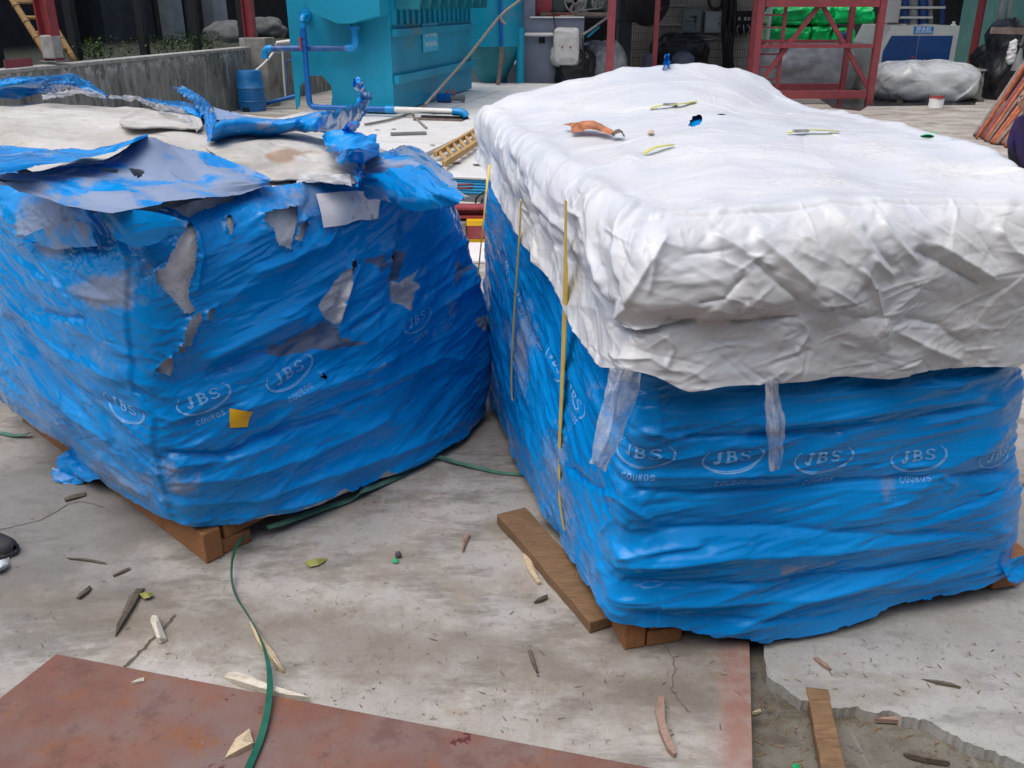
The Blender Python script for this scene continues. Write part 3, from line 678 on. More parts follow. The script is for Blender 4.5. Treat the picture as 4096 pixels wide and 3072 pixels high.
p = PP(925, 150, D0 - wn_ * 1.3, wn_); lump('boulder', p, (0.62, 0.5, 0.32), M['rock'], 'grey boulder behind the fence left of the concrete pier', 'boulder', 1, 0.2)
p = PP(1060, 118, D0 - wn_ * 0.9, wn_); lump('boulder', p, (0.5, 0.45, 0.30), M['rock'], 'grey boulder behind the fence right of the red post on the pier', 'boulder', 2, 0.2)
# low plants along the fence foot
V = []; Fc = []
for k in range(1500):
    px = rnd.choice([rnd.gauss(380, 35), rnd.gauss(690, 60), rnd.gauss(800, 40), rnd.uniform(240, 900)]); base = PP(px, 225 - (px - 300) * 0.06, w0 + wn_ * rnd.uniform(0.6, 1.9), wn_); base[2] = rnd.uniform(0.85, 1.12)
    a_ = np.array([rnd.gauss(0, 1), rnd.gauss(0, 1), rnd.gauss(0.5, 0.7)]); a_ /= np.linalg.norm(a_); c_ = np.cross(a_, [0.3, 0.5, 0.8]); L_ = rnd.uniform(0.02, 0.05)
    n_ = len(V); V += [base - c_ * L_ * 0.4, base + a_ * L_, base + c_ * L_ * 0.4, base - a_ * L_ * 0.6]; Fc.append((n_, n_ + 1, n_ + 2, n_ + 3))
b = MB(); b.add(V, Fc); o = b.build('low_plants', M['moss']); tag(o, 'low green weeds growing along the foot of the fence', 'plants', kind='stuff')
b = MB(); b.prism([(p[0], p[1], 0.0) for p in (wa + wn_ * 0.21, wb + wn_ * 0.21, wb + wn_ * 9, wa + wn_ * 9)], (0, 0, 0.80)); tag(b.build('earth_bank', plain('dark_soil', (0.022, 0.026, 0.014), 0.95, 0.4, 6)), kind='structure')

# ------------------------------------------------------------------ white covered pit, kerb and beam
PZ = 0.30
pf = G(1880, 706, PZ); fy = pf[1]
t = empty('covered_pit', (pf[0], pf[1], 0), 'raised pit covered with white panels between the loads and the teal tank', 'platform')
Lx = 9.0; imn0 = float((G(1129, 465, PZ) - pf) @ E2)
def uvp(i, j, z): return pf + E2 * i + E1 * j + UP * (z - pf[2])
b = MB(); b.prism([uvp(imn0, 0.03, 0.0), uvp(1.75, 0.03, 0.0), uvp(1.75, Lx, 0.0), uvp(imn0, Lx, 0.0)], (0, 0, PZ - 0.045)); b.build('pit_kerb', M['coping'], t)
imn = float((G(1129, 465, PZ) - pf) @ E2)
ii = [imn, imn + 1.75, -0.75, 0.75, 1.7]; jj = [0.0, 0.62, 1.75, 2.9, 4.05, 5.1, 6.2, 7.4, 9.0]
for a_ in range(len(ii) - 1):
    for c_ in range(len(jj) - 1):
        sh = 0.0
        z = PZ + rnd.uniform(-0.006, 0.004); g = 0.009
        i0, i1, j0, j1 = ii[a_] + g + sh, ii[a_ + 1] - g + sh, jj[c_] + g, jj[c_ + 1] - g
        if a_ == 2 and c_ % 2: i0 += 0.2
        b = MB(); b.prism([uvp(i0, j0, z - 0.04), uvp(i1, j0, z - 0.04), uvp(i1, j1, z - 0.04), uvp(i0, j1, z - 0.04)], (0, 0, 0.04)); b.build('panel', M['panel'], t, bevel=0.005)
def band(y0, y1, mat, name, out, ext=(-2.5, 1.6)):
    z1 = PY(1880, y0, fy)[2]; z0 = PY(1880, y1, fy)[2]
    b = MB(); b.prism([uvp(ext[0], -out, z0), uvp(ext[1], -out, z0), uvp(ext[1], 0.025, z0), uvp(ext[0], 0.025, z0)], (0, 0, z1 - z0)); return b.build(name, mat, t, bevel=0.003), z0, z1
band(707, 716, M['white'], 'edge_trim', 0.02); o, z0, z1 = band(717, 777, M['cyan'], 'side_sheet', 0.0)
for k in range(5):
    zz = z0 + (z1 - z0) * (k + 0.5) / 5; b = MB(); b.tube([uvp(-2.5, 0.002, zz), uvp(1.6, 0.002, zz)], 0.012, 6); b.build('sheet_rib', M['cyan'], t, smooth=True)
band(778, 806, M['steel_grey'], 'steel_channel', 0.01); band(807, 821, M['white'], 'lower_trim', 0.05)
# small things on the panels
b = MB()
gx = G(1630, 543, PZ); b.beam(gx - E1 * 0.05 + UP * 0.02 - E2 * 0.17, gx + E2 * 0.17 + UP * 0.02 + E1 * 0.12, 0.05, 0.03); tag(b.build('metal_channel', M['steel_grey'], bevel=0.004), 'short grey metal channel lying on the white panels', 'metal offcut')
gx = G(1765, 478, PZ)
t = empty('open_hatch', (gx[0], gx[1], PZ), 'dark rusty hatch frame at the end of the white pipe', 'hatch')
b = MB()
for s, v in ((-1, E1), (1, E1)): b.beam(gx - E2 * 0.3 + v * s * 0.14 + UP * 0.012, gx + E2 * 0.3 + v * s * 0.14 + UP * 0.012, 0.03, 0.03)
b.build('frame', M['rod_grey'], t); b = MB(); b.box(gx + UP * 0.004, (0.6, 0.26, 0.006), E2, E1); b.build('opening', M['black'], t)
for k, (x, y, r) in enumerate([(1822, 656, .05), (1920, 662, .07), (1508, 520, .03), (1575, 518, .03), (1730, 582, .03), (1850, 445, .03)]):
    c_ = G(x, y, PZ); b = MB(); b.add([c_ + UP * 0.007 + np.array([math.cos(q) * r * (1 + .2 * math.sin(3 * q + k)), math.sin(q) * r * 0.8, 0]) for q in np.linspace(0, 2 * np.pi, 10, endpoint=False)], [tuple(range(10))])
    tag(b.build('dead_leaf', M['wood_dark']), ['dead leaf on the white panels just below the ladder', 'larger dead leaf on the white panels beside the white cover', 'dead leaf on the panels nearest the raised blue flap', 'dead leaf on the panels under the rope', 'dead leaf on the panels left of the ladder', 'dead leaf on the panels near the white pipe elbow'][k], 'leaf', 'dead leaves on the white panels')
# bamboo ladder lying on the panels
r1 = [G(1741, 616, PZ + .06), G(1938, 500, PZ + .06)]; r2 = [G(1776, 656, PZ + .06), G(1938, 567, PZ + .06)]
dl = (r1[1] - r1[0]); dl2 = (r2[1] - r2[0]); dl = dl / np.linalg.norm(dl); dl2 = dl2 / np.linalg.norm(dl2)
t = empty('wooden_ladder', r1[0] - UP * 0.05, 'wooden ladder lying flat on the white panels', 'ladder')
A0, B0 = r1[0], r2[0] + dl * 0.0
A1, B1 = A0 + dl * 4.4, B0 + dl * 4.2
for p, q in ((A0, A1), (B0, B1)):
    b = MB(); b.beam(p, q, 0.04, 0.05); b.build('rail', M['bamboo'], t, bevel=0.006)
for k in range(17):
    f = 0.03 + k * 0.058; b = MB(); b.tube([A0 + (A1 - A0) * f, B0 + (B1 - B0) * f], 0.02, 7); b.build('rung', M['bamboo'], t, smooth=True)
# striped kerb block, red beam, white board, cables, rods between the loads
kb = G(1905, 975, 0.0); kz = PY(1905, 881, kb[1])[2]
t = empty('striped_block', kb, 'red concrete block with yellow edges between the two loads', 'block')
zz = [0.0, PY(1905, 957, kb[1])[2], PY(1905, 903, kb[1])[2], kz]
x0 = PY(1869, 930, kb[1])[0]
for k, (mm, nm) in enumerate([('yellow', 'lower_stripe'), ('red_steel', 'body'), ('yellow', 'upper_stripe')]):
    b = MB(); d_ = 0.0 if k == 1 else 0.004
    b.hexa([(x, y, z) for z in (zz[k], zz[k + 1] - 0.001) for x, y in ((x0 - d_, kb[1] - d_), (x0 + 0.75, kb[1] - d_), (x0 + 0.75, kb[1] + 0.25), (x0 - d_, kb[1] + 0.25))]); b.build(nm, M[mm], t)
b = MB(); b.hexa([(x, y, z) for z in (0, kz - 0.02) for x, y in ((x0 - 1.3, kb[1] + .03), (x0 - 0.006, kb[1] + .03), (x0 - 0.006, kb[1] + 0.25), (x0 - 1.3, kb[1] + 0.25))])
tag(b.build('kerb', M['pier'], bevel=0.01), 'rough concrete kerb left of the red and yellow block', 'kerb')
t = empty('red_beam', (x0, kb[1] + 0.1, kz), 'dark red steel beam resting on the striped block', 'beam')
by = kb[1] + 0.12; bz1 = PY(1880, 822, by)[2]; bz0 = kz + 0.002
b = MB(); hb = bz1 - bz0
for z in (bz0 + 0.008, bz1 - 0.008): b.box((x0 - 0.2, by, z), (3.0, 0.14, 0.016))
b.box((x0 - 0.2, by, (bz0 + bz1) / 2), (3.0, 0.014, hb - 0.034)); b.build('section', M['red_steel'], t)
b = MB(); wb_ = G(1900, 1010, 0.0); b.box((wb_[0], wb_[1] - 0.05, 0.012), (0.9, 0.5, 0.02)); tag(b.build('white_board', M['white'], bevel=0.003), 'white board on the floor below the striped block', 'board')
for k, (pts, r) in enumerate([([(1903, 822), (1905, 795), (1925, 775), (1952, 765), (1990, 762)], .011), ([(1925, 822), (1930, 800), (1950, 785), (1990, 768)], .011), ([(1912, 822), (1935, 806), (1960, 785), (1995, 775)], .011), ([(1943, 822), (1950, 806), (1972, 785), (1998, 780)], .011)]):
    P_ = crow([PY(x, y, fy - 0.10 - 0.02 * k) for x, y in pts], 16); b = MB(); b.tube(P_, r * 0.75, 6)
    tag(b.build('cable', M['cable'], smooth=True), ['outermost black cable arching onto the blue side sheet', 'second black cable arching beside the outermost one', 'third black cable in the bundle by the striped block', 'innermost black cable in the bundle next to the white cover'][k], 'cable', 'black cables by the pit edge')
for k, y in enumerate((738, 752)):
    a_ = PY(1800, y + 1, fy - 0.06); c_ = PY(1892, y, fy - 0.10); b = MB(); b.tube([a_, c_], 0.011, 6)
    tag(b.build('steel_rod', M['rod_red'], smooth=True), ['upper of two thin dark red rods in front of the blue side sheet', 'lower of two thin dark red rods in front of the blue side sheet'][k], 'rod', 'thin rods by the pit edge')

# ------------------------------------------------------------------ teal filter tank
tc = G(1577, 457, PZ); tL = 3.55; tW = 1.34; tH = 3.2
t = empty('filter_tank', tc, 'large teal box shaped filter tank with ribs and a blue sign', 'tank')
def tp(i, j, z): return np.array([tc[0], tc[1], PZ]) - E2 * i + E1 * j + UP * z      # i to the left along the front, j backwards
b = MB(); zl = 0.02
pxz = lambda x, y: (lambda p: ((tc - p) @ E2, p[2] - PZ))(PP(x, y, tc, E1))          # photo -> front face coordinates
iL = tW
fr = [(0, zl), (0.86, zl), pxz(1328, 380), pxz(1325, 345), pxz(1290, 303), pxz(1235, 303), pxz(1200, 345), pxz(1196, 420), (iL, zl), (iL, tH), (0, tH)]
fr[2] = (fr[2][0], 0.2)
b.prism([tp(i, 0, z) for i, z in fr], E1 * 0.03); b.build('front_plate', M['teal'], t)
b = MB(); b.prism([tp(0.0, 0.031, zl), tp(0.0, tL, zl), tp(0.0, tL, tH), tp(0.0, 0.031, tH)], -E2 * 0.03); b.build('side_plate', M['teal'], t)
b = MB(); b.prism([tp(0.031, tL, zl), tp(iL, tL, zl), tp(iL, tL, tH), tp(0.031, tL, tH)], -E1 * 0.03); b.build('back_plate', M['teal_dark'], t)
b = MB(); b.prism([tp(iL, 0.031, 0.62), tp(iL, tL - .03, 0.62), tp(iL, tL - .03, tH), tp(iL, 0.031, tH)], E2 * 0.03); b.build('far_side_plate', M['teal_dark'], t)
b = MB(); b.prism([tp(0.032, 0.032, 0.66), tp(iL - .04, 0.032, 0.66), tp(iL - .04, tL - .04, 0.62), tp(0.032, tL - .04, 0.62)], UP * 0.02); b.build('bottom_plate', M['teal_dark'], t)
b = MB(); b.lathe(tp(0.75, 0.6, 0.12), [(0.02, 0.0), (0.22, 0.02), (0.30, 0.3), (0.34, 0.52)], 20); b.build('sump', M['teal_dark'], t, smooth=True)
for k in (0.1, 0.95):
    b = MB(); b.beam(tp(iL - 0.12, 1.2 + k, 0.0), tp(iL - 0.12, 1.2 + k, 0.62), 0.10); b.build('leg', M['black'], t)
sz = lambda x, y: (lambda p: ((p - tc) @ E1, p[2] - PZ))(PP(x, y, tc, E2))
def rib(p0, p1, h):
    (j0, z0), (j1, z1) = sz(*p0), sz(*p1); b = MB(); zc = (z0 + z1) / 2
    b.hexa([tp(-0.001 - d, j, zc + q) for q in (-h, 0) for d, j in ((0.002, 0.03), (0.07, 0.03), (0.07, tL), (0.002, tL))]); b.build('rib', M['teal'], t)
rib((1562, 119), (1853, 94), 0.085); rib((1574, 303), (1858, 244), 0.10)
b = MB()
for k in range(16):
    j = 0.10 + k * 0.222; b.beam(tp(-0.016, j, sz(1562, 100)[1]), tp(-0.016, j, tH), 0.07, 0.034, up=E2)
b.build('corrugation', M['teal'], t)
# saw-toothed overhang along the top of the side
for k in range(9):
    j = 0.12 + k * 0.39; zt_ = sz(1640, 36)[1]
    b = MB(); b.prism([tp(-0.005, j, zt_), tp(-0.005, j + 0.37, zt_ + 0.45), tp(-0.005, j, zt_ + 0.75)], E2 * 0.34); b.build('bracket', M['teal_dark'], t)
b = MB(); b.prism([tp(-0.006, 0.05, zt_ + 0.46), tp(-0.36, 0.05, zt_ + 0.46), tp(-0.36, tL, zt_ + 0.46), tp(-0.006, tL, zt_ + 0.46)], UP * 0.5); b.build('gutter', M['teal_dark'], t)
# hopper on the front
hp = [pxz(1281, 44), pxz(1390, 92), pxz(1438, 92), pxz(1556, 60)]
hp = [(i, z) for i, z in hp]; b = MB()
b.prism([tp(i, -0.004, z) for i, z in hp] + [tp(hp[-1][0], -0.004, 2.4), tp(hp[0][0], -0.004, 2.4)], -E1 * 0.30); b.build('hopper', M['teal'], t)
# sign
sg = PP(1718, 149, tc, E2) + E2 * 0.012
o = MB(); o.box(sg, (0.66, 0.36, 0.008), E1, UP, -E2); o = o.build('sign', M['sign_cyan'], t)
so = sg + E2 * 0.007
put_text('循环水净化器', so + UP * 0.07, E1, UP, 0.46, 0.13, M['ink_white'], o); put_text('Water Recycle Filter', so - UP * 0.09, E1, UP, 0.52, 0.085, M['ink_white'], o)

def pipe(name, pts, r, mat, label=None, cat='pipe', parent=None, n=10, fit=None, dense=0, group=None):
    b = MB(); P_ = [np.array(p) for p in pts]
    b.tube(crow(P_, dense) if dense else P_, r, n)
    o = b.build(name, mat, parent, smooth='auto')
    if label: tag(o, label, cat, group)
    return o
def elbow(p, a, c, r, R, mat, parent, name='elbow'):        # quarter bend at corner p from direction a to direction c
    p, a, c = np.array(p), np.array(a) / np.linalg.norm(a), np.array(c) / np.linalg.norm(c)
    pts = [p + a * R * (1 - math.sin(q)) + c * R * (1 - math.cos(q)) for q in np.linspace(0, math.pi / 2, 7)]
    b = MB(); b.tube([p + a * R * 1.7] + pts + [p + c * R * 1.7], r, 10); return b.build(name, mat, parent, smooth='auto')
fy0 = tc[1] - 0.28
def tf(x, y, off): return PP(x, y, tc - E1 * off, E1)
# drain pipe under the hopper, running left
t = empty('drain_pipe', tf(1416, 130, 0.15), 'thick worn blue drain pipe running left from the hopper outlet', 'pipe')
b = MB(); c_ = tf(1416, 113, 0.15); b.lathe(c_, [(0.045, 0.12), (0.045, 0.02)], 14); b.build('outlet', M['teal'], t, smooth='auto')
b = MB(); b.lathe(c_ - UP * 0.012, [(0.078, 0.0), (0.078, 0.016)], 18); b.lathe(c_ + UP * 0.010, [(0.078, 0.0), (0.078, 0.014)], 18); b.build('flange', M['pipe_blue_light'], t)
e_ = tf(1424, 193, 0.15); pipe('down_pipe', [c_, e_ + UP * 0.1], 0.042, M['pipe_blue_light'], parent=t); elbow(e_, UP, -E2, 0.048, 0.075, M['pipe_blue_light'], t)
l_ = tf(1057, 194, 0.15); pipe('long_pipe', [e_ - E2 * 0.1, l_ + E2 * 0.1], 0.036, M['pipe_worn'], parent=t); elbow(l_, E2, -UP, 0.044, 0.07, M['pipe_blue_light'], t)
# vertical feed pipe, then along the floor to the right
t = empty('feed_pipe', tf(1235, 430, 0.24), 'blue feed pipe with a red valve going down the tank front and along the floor', 'pipe')
a_ = tf(1222, 60, 0.02); b = MB(); b.lathe(a_, [(0.075, -0.0), (0.075, 0.02)], 18, axis=-E1, x=UP); b.build('flange', M['pipe_blue_light'], t)
v0 = tf(1208, 66, 0.22); elbow(v0 + UP * 0.0, E1, -UP, 0.038, 0.075, M['pipe_blue_light'], t)
v1 = tf(1232, 428, 0.22); v1 = np.array([v0[0], v0[1], v1[2]]); v1[2] = max(v1[2], PZ + 0.045)
pipe('down_pipe', [v0 - UP * 0.08, v1 + UP * 0.08], 0.034, M['pipe_blue'], parent=t)
for y in (140, 170): b = MB(); q_ = np.array([v0[0], v0[1], tf(1215, y, 0.22)[2]]); b.tube([q_ - UP * 0.03, q_ + UP * 0.03], 0.042, 12); b.build('coupling', M['pipe_blue'], t, smooth='auto')
q_ = np.array([v0[0], v0[1], tf(1215, 150, 0.22)[2]]) - E1 * 0.045 - E2 * 0.03; b = MB(); b.tube([q_, q_ - UP * 0.02, q_ - UP * 0.14], 0.02, 8, r1=0.012); b.build('valve_handle', M['valve_red'], t, smooth='auto')
elbow(v1, UP, E2, 0.038, 0.075, M['pipe_blue'], t)
f1 = PP(1562, 437, v1, E1); f1[2] = v1[2]; pipe('floor_pipe', [v1 + E2 * 0.09, f1], 0.035, M['pipe_blue'], parent=t)
b = MB(); b.tube([f1 - E2 * 0.06, f1 + E2 * 0.06], 0.047, 12); b.build('coupling', M['pipe_blue_light'], t, smooth='auto')
w_ = G(1850, 460, PZ + 0.05); wdv = w_ - f1; wdv[2] = 0; wl_ = np.linalg.norm(wdv); wdv /= wl_; w_ = f1 + wdv * wl_
t = empty('white_pipe', f1, 'white plastic pipe with a light blue elbow lying on the white panels', 'pipe')
pipe('pipe_run', [f1 + wdv * 0.062, w_ - wdv * 0.08], 0.036, M['pvc'], parent=t)
b = MB(); b.tube([w_ - wdv * 0.12, w_ - wdv * 0.03, w_ + wdv * 0.02 - UP * 0.015, w_ + wdv * 0.05 - UP * 0.05], 0.046, 12); b.build('elbow', M['pipe_blue_light'], t, smooth='auto')
# valve lying at the tank's foot
vv = G(1800, 392, PZ + 0.06)
t = empty('loose_valve', vv - UP * 0.05, 'blue ball valve with red handles lying at the foot of the tank', 'valve')
b = MB(); b.tube([vv - E2 * 0.18, vv + E2 * 0.02], 0.06, 12); b.tube([vv - E2 * 0.07, vv - E2 * 0.02], 0.068, 12); b.build('body', M['pipe_blue'], t, smooth='auto')
b = MB(); b.tube([vv + E2 * 0.021, vv + E2 * 0.16], 0.038, 12, cap=True); b.tube([vv + E2 * 0.16, vv + E2 * 0.21], 0.05, 12); b.build('stub_pipe', M['steel_grey'], t, smooth='auto')
for k in (-0.04, 0.05): b = MB(); b.beam(vv + E2 * k + UP * 0.062, vv + E2 * (k + 0.02) + UP * 0.11, 0.07, 0.02); b.build('handle', M['valve_red'], t)
# blue barrel on its stand, white hoses, blue pipes by the pier
bc = PY(1009, 410, pc[1] - 0.75); k_ = np.linalg.norm(bc - np.array([0, 0, CAMH])) / FPX
t = empty('blue_barrel', bc - UP * 0.3, 'upside down blue plastic barrel in front of the concrete pier', 'barrel')
zb, ztp = PY(1013, 470, bc[1])[2], PY(1003, 282, bc[1])[2]; hb = ztp - zb; r_ = 0.212
b = MB(); b.lathe((bc[0], bc[1], zb), [(r_ * .90, 0), (r_ * .97, hb * .02), (r_ * .96, hb * .05), (r_ * .93, hb * .06), (r_, hb * .28), (r_ * 1.0, hb * .34), (r_ * 1.03, hb * .35), (r_ * 1.03, hb * .37), (r_, hb * .38), (r_ * 1.0, hb * .62), (r_ * 1.03, hb * .63), (r_ * 1.03, hb * .65), (r_, hb * .66), (r_ * .98, hb * .84), (r_ * .90, hb * .96), (r_ * .84, hb), (r_ * .6, hb * 1.005)], 30); b.build('body', M['barrel'], t, smooth='auto')
b = MB(); b.box((bc[0] - 0.05, bc[1] - r_ * 1.0, zb + hb * .2), (0.10, 0.02, 0.065)); b.build('handle_recess', M['black'], t)
b = MB(); b.box((bc[0] + 0.02, bc[1], zb / 2 - 0.002), (0.26, 0.24, zb - 0.005)); tag(b.build('barrel_stand', M['white'], bevel=0.01), 'narrow white stand under the blue barrel', 'stand')
pp = lambda x, y, d: PY(x, y, pc[1] - d)
pipe('hose', [pp(830, 395, .5), pp(860, 383, .5), pp(920, 352, .55), pp(1000, 300, .6), pp(1060, 250, .5), pp(1098, 205, .35)], 0.018, M['pvc'], 'thin white hose rising behind the blue barrel', 'hose', dense=30)
pipe('goose_neck', [pp(848, 420, .8), pp(838, 395, .8), pp(800, 385, .8), pp(798, 358, .8), pp(812, 352, .8), pp(828, 358, .8), pp(834, 400, .8), pp(848, 430, .8)], 0.033, M['pipe_blue'], 'blue pipe bent into a goose neck behind the torn load', 'pipe', dense=30)
pipe('branch_pipe', [pp(880, 440, .45), pp(1010, 425, .45), pp(1180, 385, .45)], 0.034, M['pipe_blue'], 'blue pipe running low in front of the wall between barrel and tank', 'pipe', dense=12)
t = empty('vent_pipe', pp(1140, 380, .1), 'slim white pipe going down beside the teal tank', 'pipe')
pipe('riser', [pp(1142, 390, .1), pp(1135, 300, .1), pp(1128, 182, .1)], 0.016, M['pvc'], parent=t); pipe('top_run', [pp(1106, 172, .1), pp(1170, 164, .1)], 0.03, M['pvc'], parent=t)
pipe('thin_pipe', [pp(1152, 370, .15), pp(1146, 250, .15), pp(1146, 240, .15), pp(1185, 241, .15)], 0.009, M['pipe_blue'], 'very thin blue pipe beside the slim white pipe', 'pipe')

# ------------------------------------------------------------------ round cone bottomed tank
cy = tc[1] + 5.0
cc = PY(1966, 182, cy); cr = abs(PY(2093, 182, cy)[0] - cc[0]); zc0 = cc[2]; zbot = PY(1940, 338, cy)[2]
t = empty('cone_tank', (cc[0], cc[1], 0.0), 'round teal tank with a cone bottom behind the box tank', 'tank')
b = MB(); b.lathe((cc[0], cc[1], zc0), [(cr, 0), (cr, 0.9), (cr * 1.012, 0.905), (cr * 1.012, 0.93), (cr, 0.935), (cr, 3.0)], 40); b.build('shell', M['teal'], t, smooth='auto')
b = MB(); b.lathe((cc[0], cc[1], zbot), [(cr * .20, 0), (cr * .36, 0.0), (cr * .40, 0.05), (cr * .999, zc0 - zbot - 0.002)], 40); b.build('cone', M['teal_dark'], t, smooth='auto')
for k, a_ in enumerate((-0.45, 2.6, 1.2)):
    p = np.array([cc[0] + cr * 1.0 * math.cos(a_), cc[1] + cr * 1.0 * math.sin(a_), 0]); b = MB(); b.tube([p + UP * 0.14, p + UP * (zc0 + 0.3)], 0.075, 12); b.build('leg', M['teal'], t, smooth='auto')
    b = MB(); b.box(p + UP * 0.07, (0.36, 0.36, 0.14)); b.build('leg_plinth', M['coping'], t, bevel=0.01)
p = np.array([cc[0] + 0.05, cc[1] - cr * .36, zbot + .10]); b = MB(); b.box(p, (0.12, 0.03, 0.025)); b.box(p - UP * .02, (0.03, 0.05, 0.05)); b.build('valve_handle', M['valve_red'], t)
hx = lambda x, y: PY(x, y, cy - cr - 0.05)
pipe('hose_line', [hx(1999, -60), hx(2003, 60), hx(2006, 186)], 0.03, M['pipe_blue'], 'blue pipe running down the front of the round tank', 'pipe')
pipe('rubber_hose', [hx(2006, 187), hx(2006, 230), hx(1998, 300), hx(1988, 360)], 0.035, M['rod_grey'], 'brown rubber hose below the blue pipe on the round tank', 'hose', dense=14)
# rope tied from the tank foot up to the right
rp = lambda x, y, Y: PY(x, y, Y)
pipe('rope', [rp(2095, -40, 13.2), rp(2080, 0, 13.1), rp(2002, 64, 12.8), rp(1860, 240, 12.4), rp(1700, 420, 11.6)], 0.018, M['rope'], 'taut grey rope slanting across the teal tanks', 'rope', dense=30)
g0 = G(1700, 428, PZ + .03)
pipe('rope_tail', [g0 + UP * 0.02, G(1640, 452, PZ + .02), G(1560, 478, PZ + .015), G(1460, 498, PZ + .015)], 0.014, M['rope'], 'slack rope end trailing left over the white panels', 'rope', dense=20)
pipe('rope_tail', [g0 + UP * 0.02, g0 - E1 * .5 + UP * 0.01 - UP * .03, G(1705, 512, PZ + .015)], 0.014, M['rope'], 'short rope end lying towards the viewer from the knot', 'rope', dense=14)
pipe('rope_tail', [rp(1999, 64, 12.75), rp(2008, 85, 12.75), rp(2022, 97, 12.75)], 0.02, M['rope'], 'frayed rope end hanging from the knot at the round tank', 'rope')
# ------------------------------------------------------------------ right: open shed
def fr(x0, y0, x1, y1, Y):                 # photo rectangle standing at depth Y -> X0, X1, Z0, Z1
    xm, ym = (x0 + x1) / 2, (y0 + y1) / 2
    return PY(x0, ym, Y)[0], PY(x1, ym, Y)[0], PY(xm, y1, Y)[2], PY(xm, y0, Y)[2]
def fbox(name, x0, y0, x1, y1, Y, depth, mat, parent=None, bevel=0.0, ground=False, up=None):
    X0, X1, Z0, Z1 = fr(x0, y0, x1, y1, Y)
    if ground: Z0 = 0.0
    if up is not None: Z1 = up
    b = MB(); b.hexa([(x, y, z) for z in (Z0, Z1) for x, y in ((X0, Y), (X1, Y), (X1, Y + depth), (X0, Y + depth))]); return b.build(name, mat, parent, bevel=bevel)
def bar(b, x0, y0, x1, y1, Y, w, d=None): b.beam(PY(x0, y0, Y), PY(x1, y1, Y), w, d or w, up=(0, 1, 0))
# grey plinth wall with the belt driven machine in its opening
t = empty('grey_wall', (PY(2200, 340, 16.8)[0], 16.8, 0), 'grey rendered wall with a machine niche right of the round tank', 'wall')
fbox('wall_pier', 2095, -260, 2142, 69, 16.8, 1.6, M['grey_wall'], t)
lo = fbox('wall_base', 2095, 70, 2331, 400, 16.8, 1.6, M['grey_wall'], t, ground=True)
fbox('ledge', 2120, 66, 2336, 72, 16.77, 0.02, M['white'], t)
fbox('small_recess', 2156, 149, 2180, 173, 16.785, 0.012, M['black'], t)
fbox('tank_plinth', 1850, 258, 2084, 420, 16.6 + 1.2, 0.8, M['grey_wall'], t, ground=True)
t = empty('belt_machine', PY(2300, 66, 17.1), 'old belt driven machine with two iron pulleys in the wall niche', 'machine')
fbox('base_rail', 2160, 50, 2440, 62, 17.0, 0.5, M['rod_grey'], t); fbox('engine_block', 2200, -60, 2300, 50, 17.25, 0.5, M['machine_green'], t, bevel=0.03); fbox('motor', 2350, -40, 2432, 48, 17.3, 0.4, M['machine_green'], t, bevel=0.05)
b = MB(); c_ = PY(2160, 20, 17.1); b.lathe(c_, [(0.13, 0.0), (0.22, 0.02), (0.22, 0.16), (0.13, 0.18)], 20, axis=(0, 1, 0), x=(1, 0, 0)); b.build('red_guard', M['red_steel'], t, smooth='auto')
def pulley(x, y, r, nm):
    c_ = PY(x, y, 17.05); b = MB(); k = 26
    for ri, ro in ((r * .84, r), (r * .16, r * .3)):
        for yy in (0.0,):
            V = []
            for q in np.linspace(0, 2 * np.pi, k, endpoint=False):
                for rr, d in ((ri, 0), (ro, 0), (ro, .10), (ri, .10)): V.append(c_ + np.array([rr * math.cos(q), d, rr * math.sin(q)]))
            b.add(V, [(4 * i + j, 4 * ((i + 1) % k) + j, 4 * ((i + 1) % k) + (j + 1) % 4, 4 * i + (j + 1) % 4) for i in range(k) for j in range(4)])
    for q in np.linspace(0, np.pi, 3, endpoint=False):
        d = np.array([math.cos(q), 0, math.sin(q)]); b.beam(c_ - d * r * .9 + np.array([0, .05, 0]), c_ + d * r * .9 + np.array([0, .05, 0]), 0.05, 0.03, up=(0, 1, 0))
    b.build(nm, M['iron'], t, smooth='auto')
pulley(2302, 3, 0.20, 'pulley'); pulley(2391, 11, 0.105, 'pulley')
b = MB(); bar(b, 2312, 42, 2388, 34, 17.06, 0.02, 0.08); b.build('belt', M['iron'], t)
for k, (x0, x1, y) in enumerate([(2190, 2240, 58), (2210, 2290, 52), (2168, 2200, 62)]):
    tag(fbox('brick', x0, y, x1, y + 9, 16.9, 0.1, M['brick_red']), ['red brick lying left on the ledge under the machine', 'longest red brick on the ledge under the machine', 'short red brick at the left end of the ledge'][k], 'brick', 'bricks on the ledge')
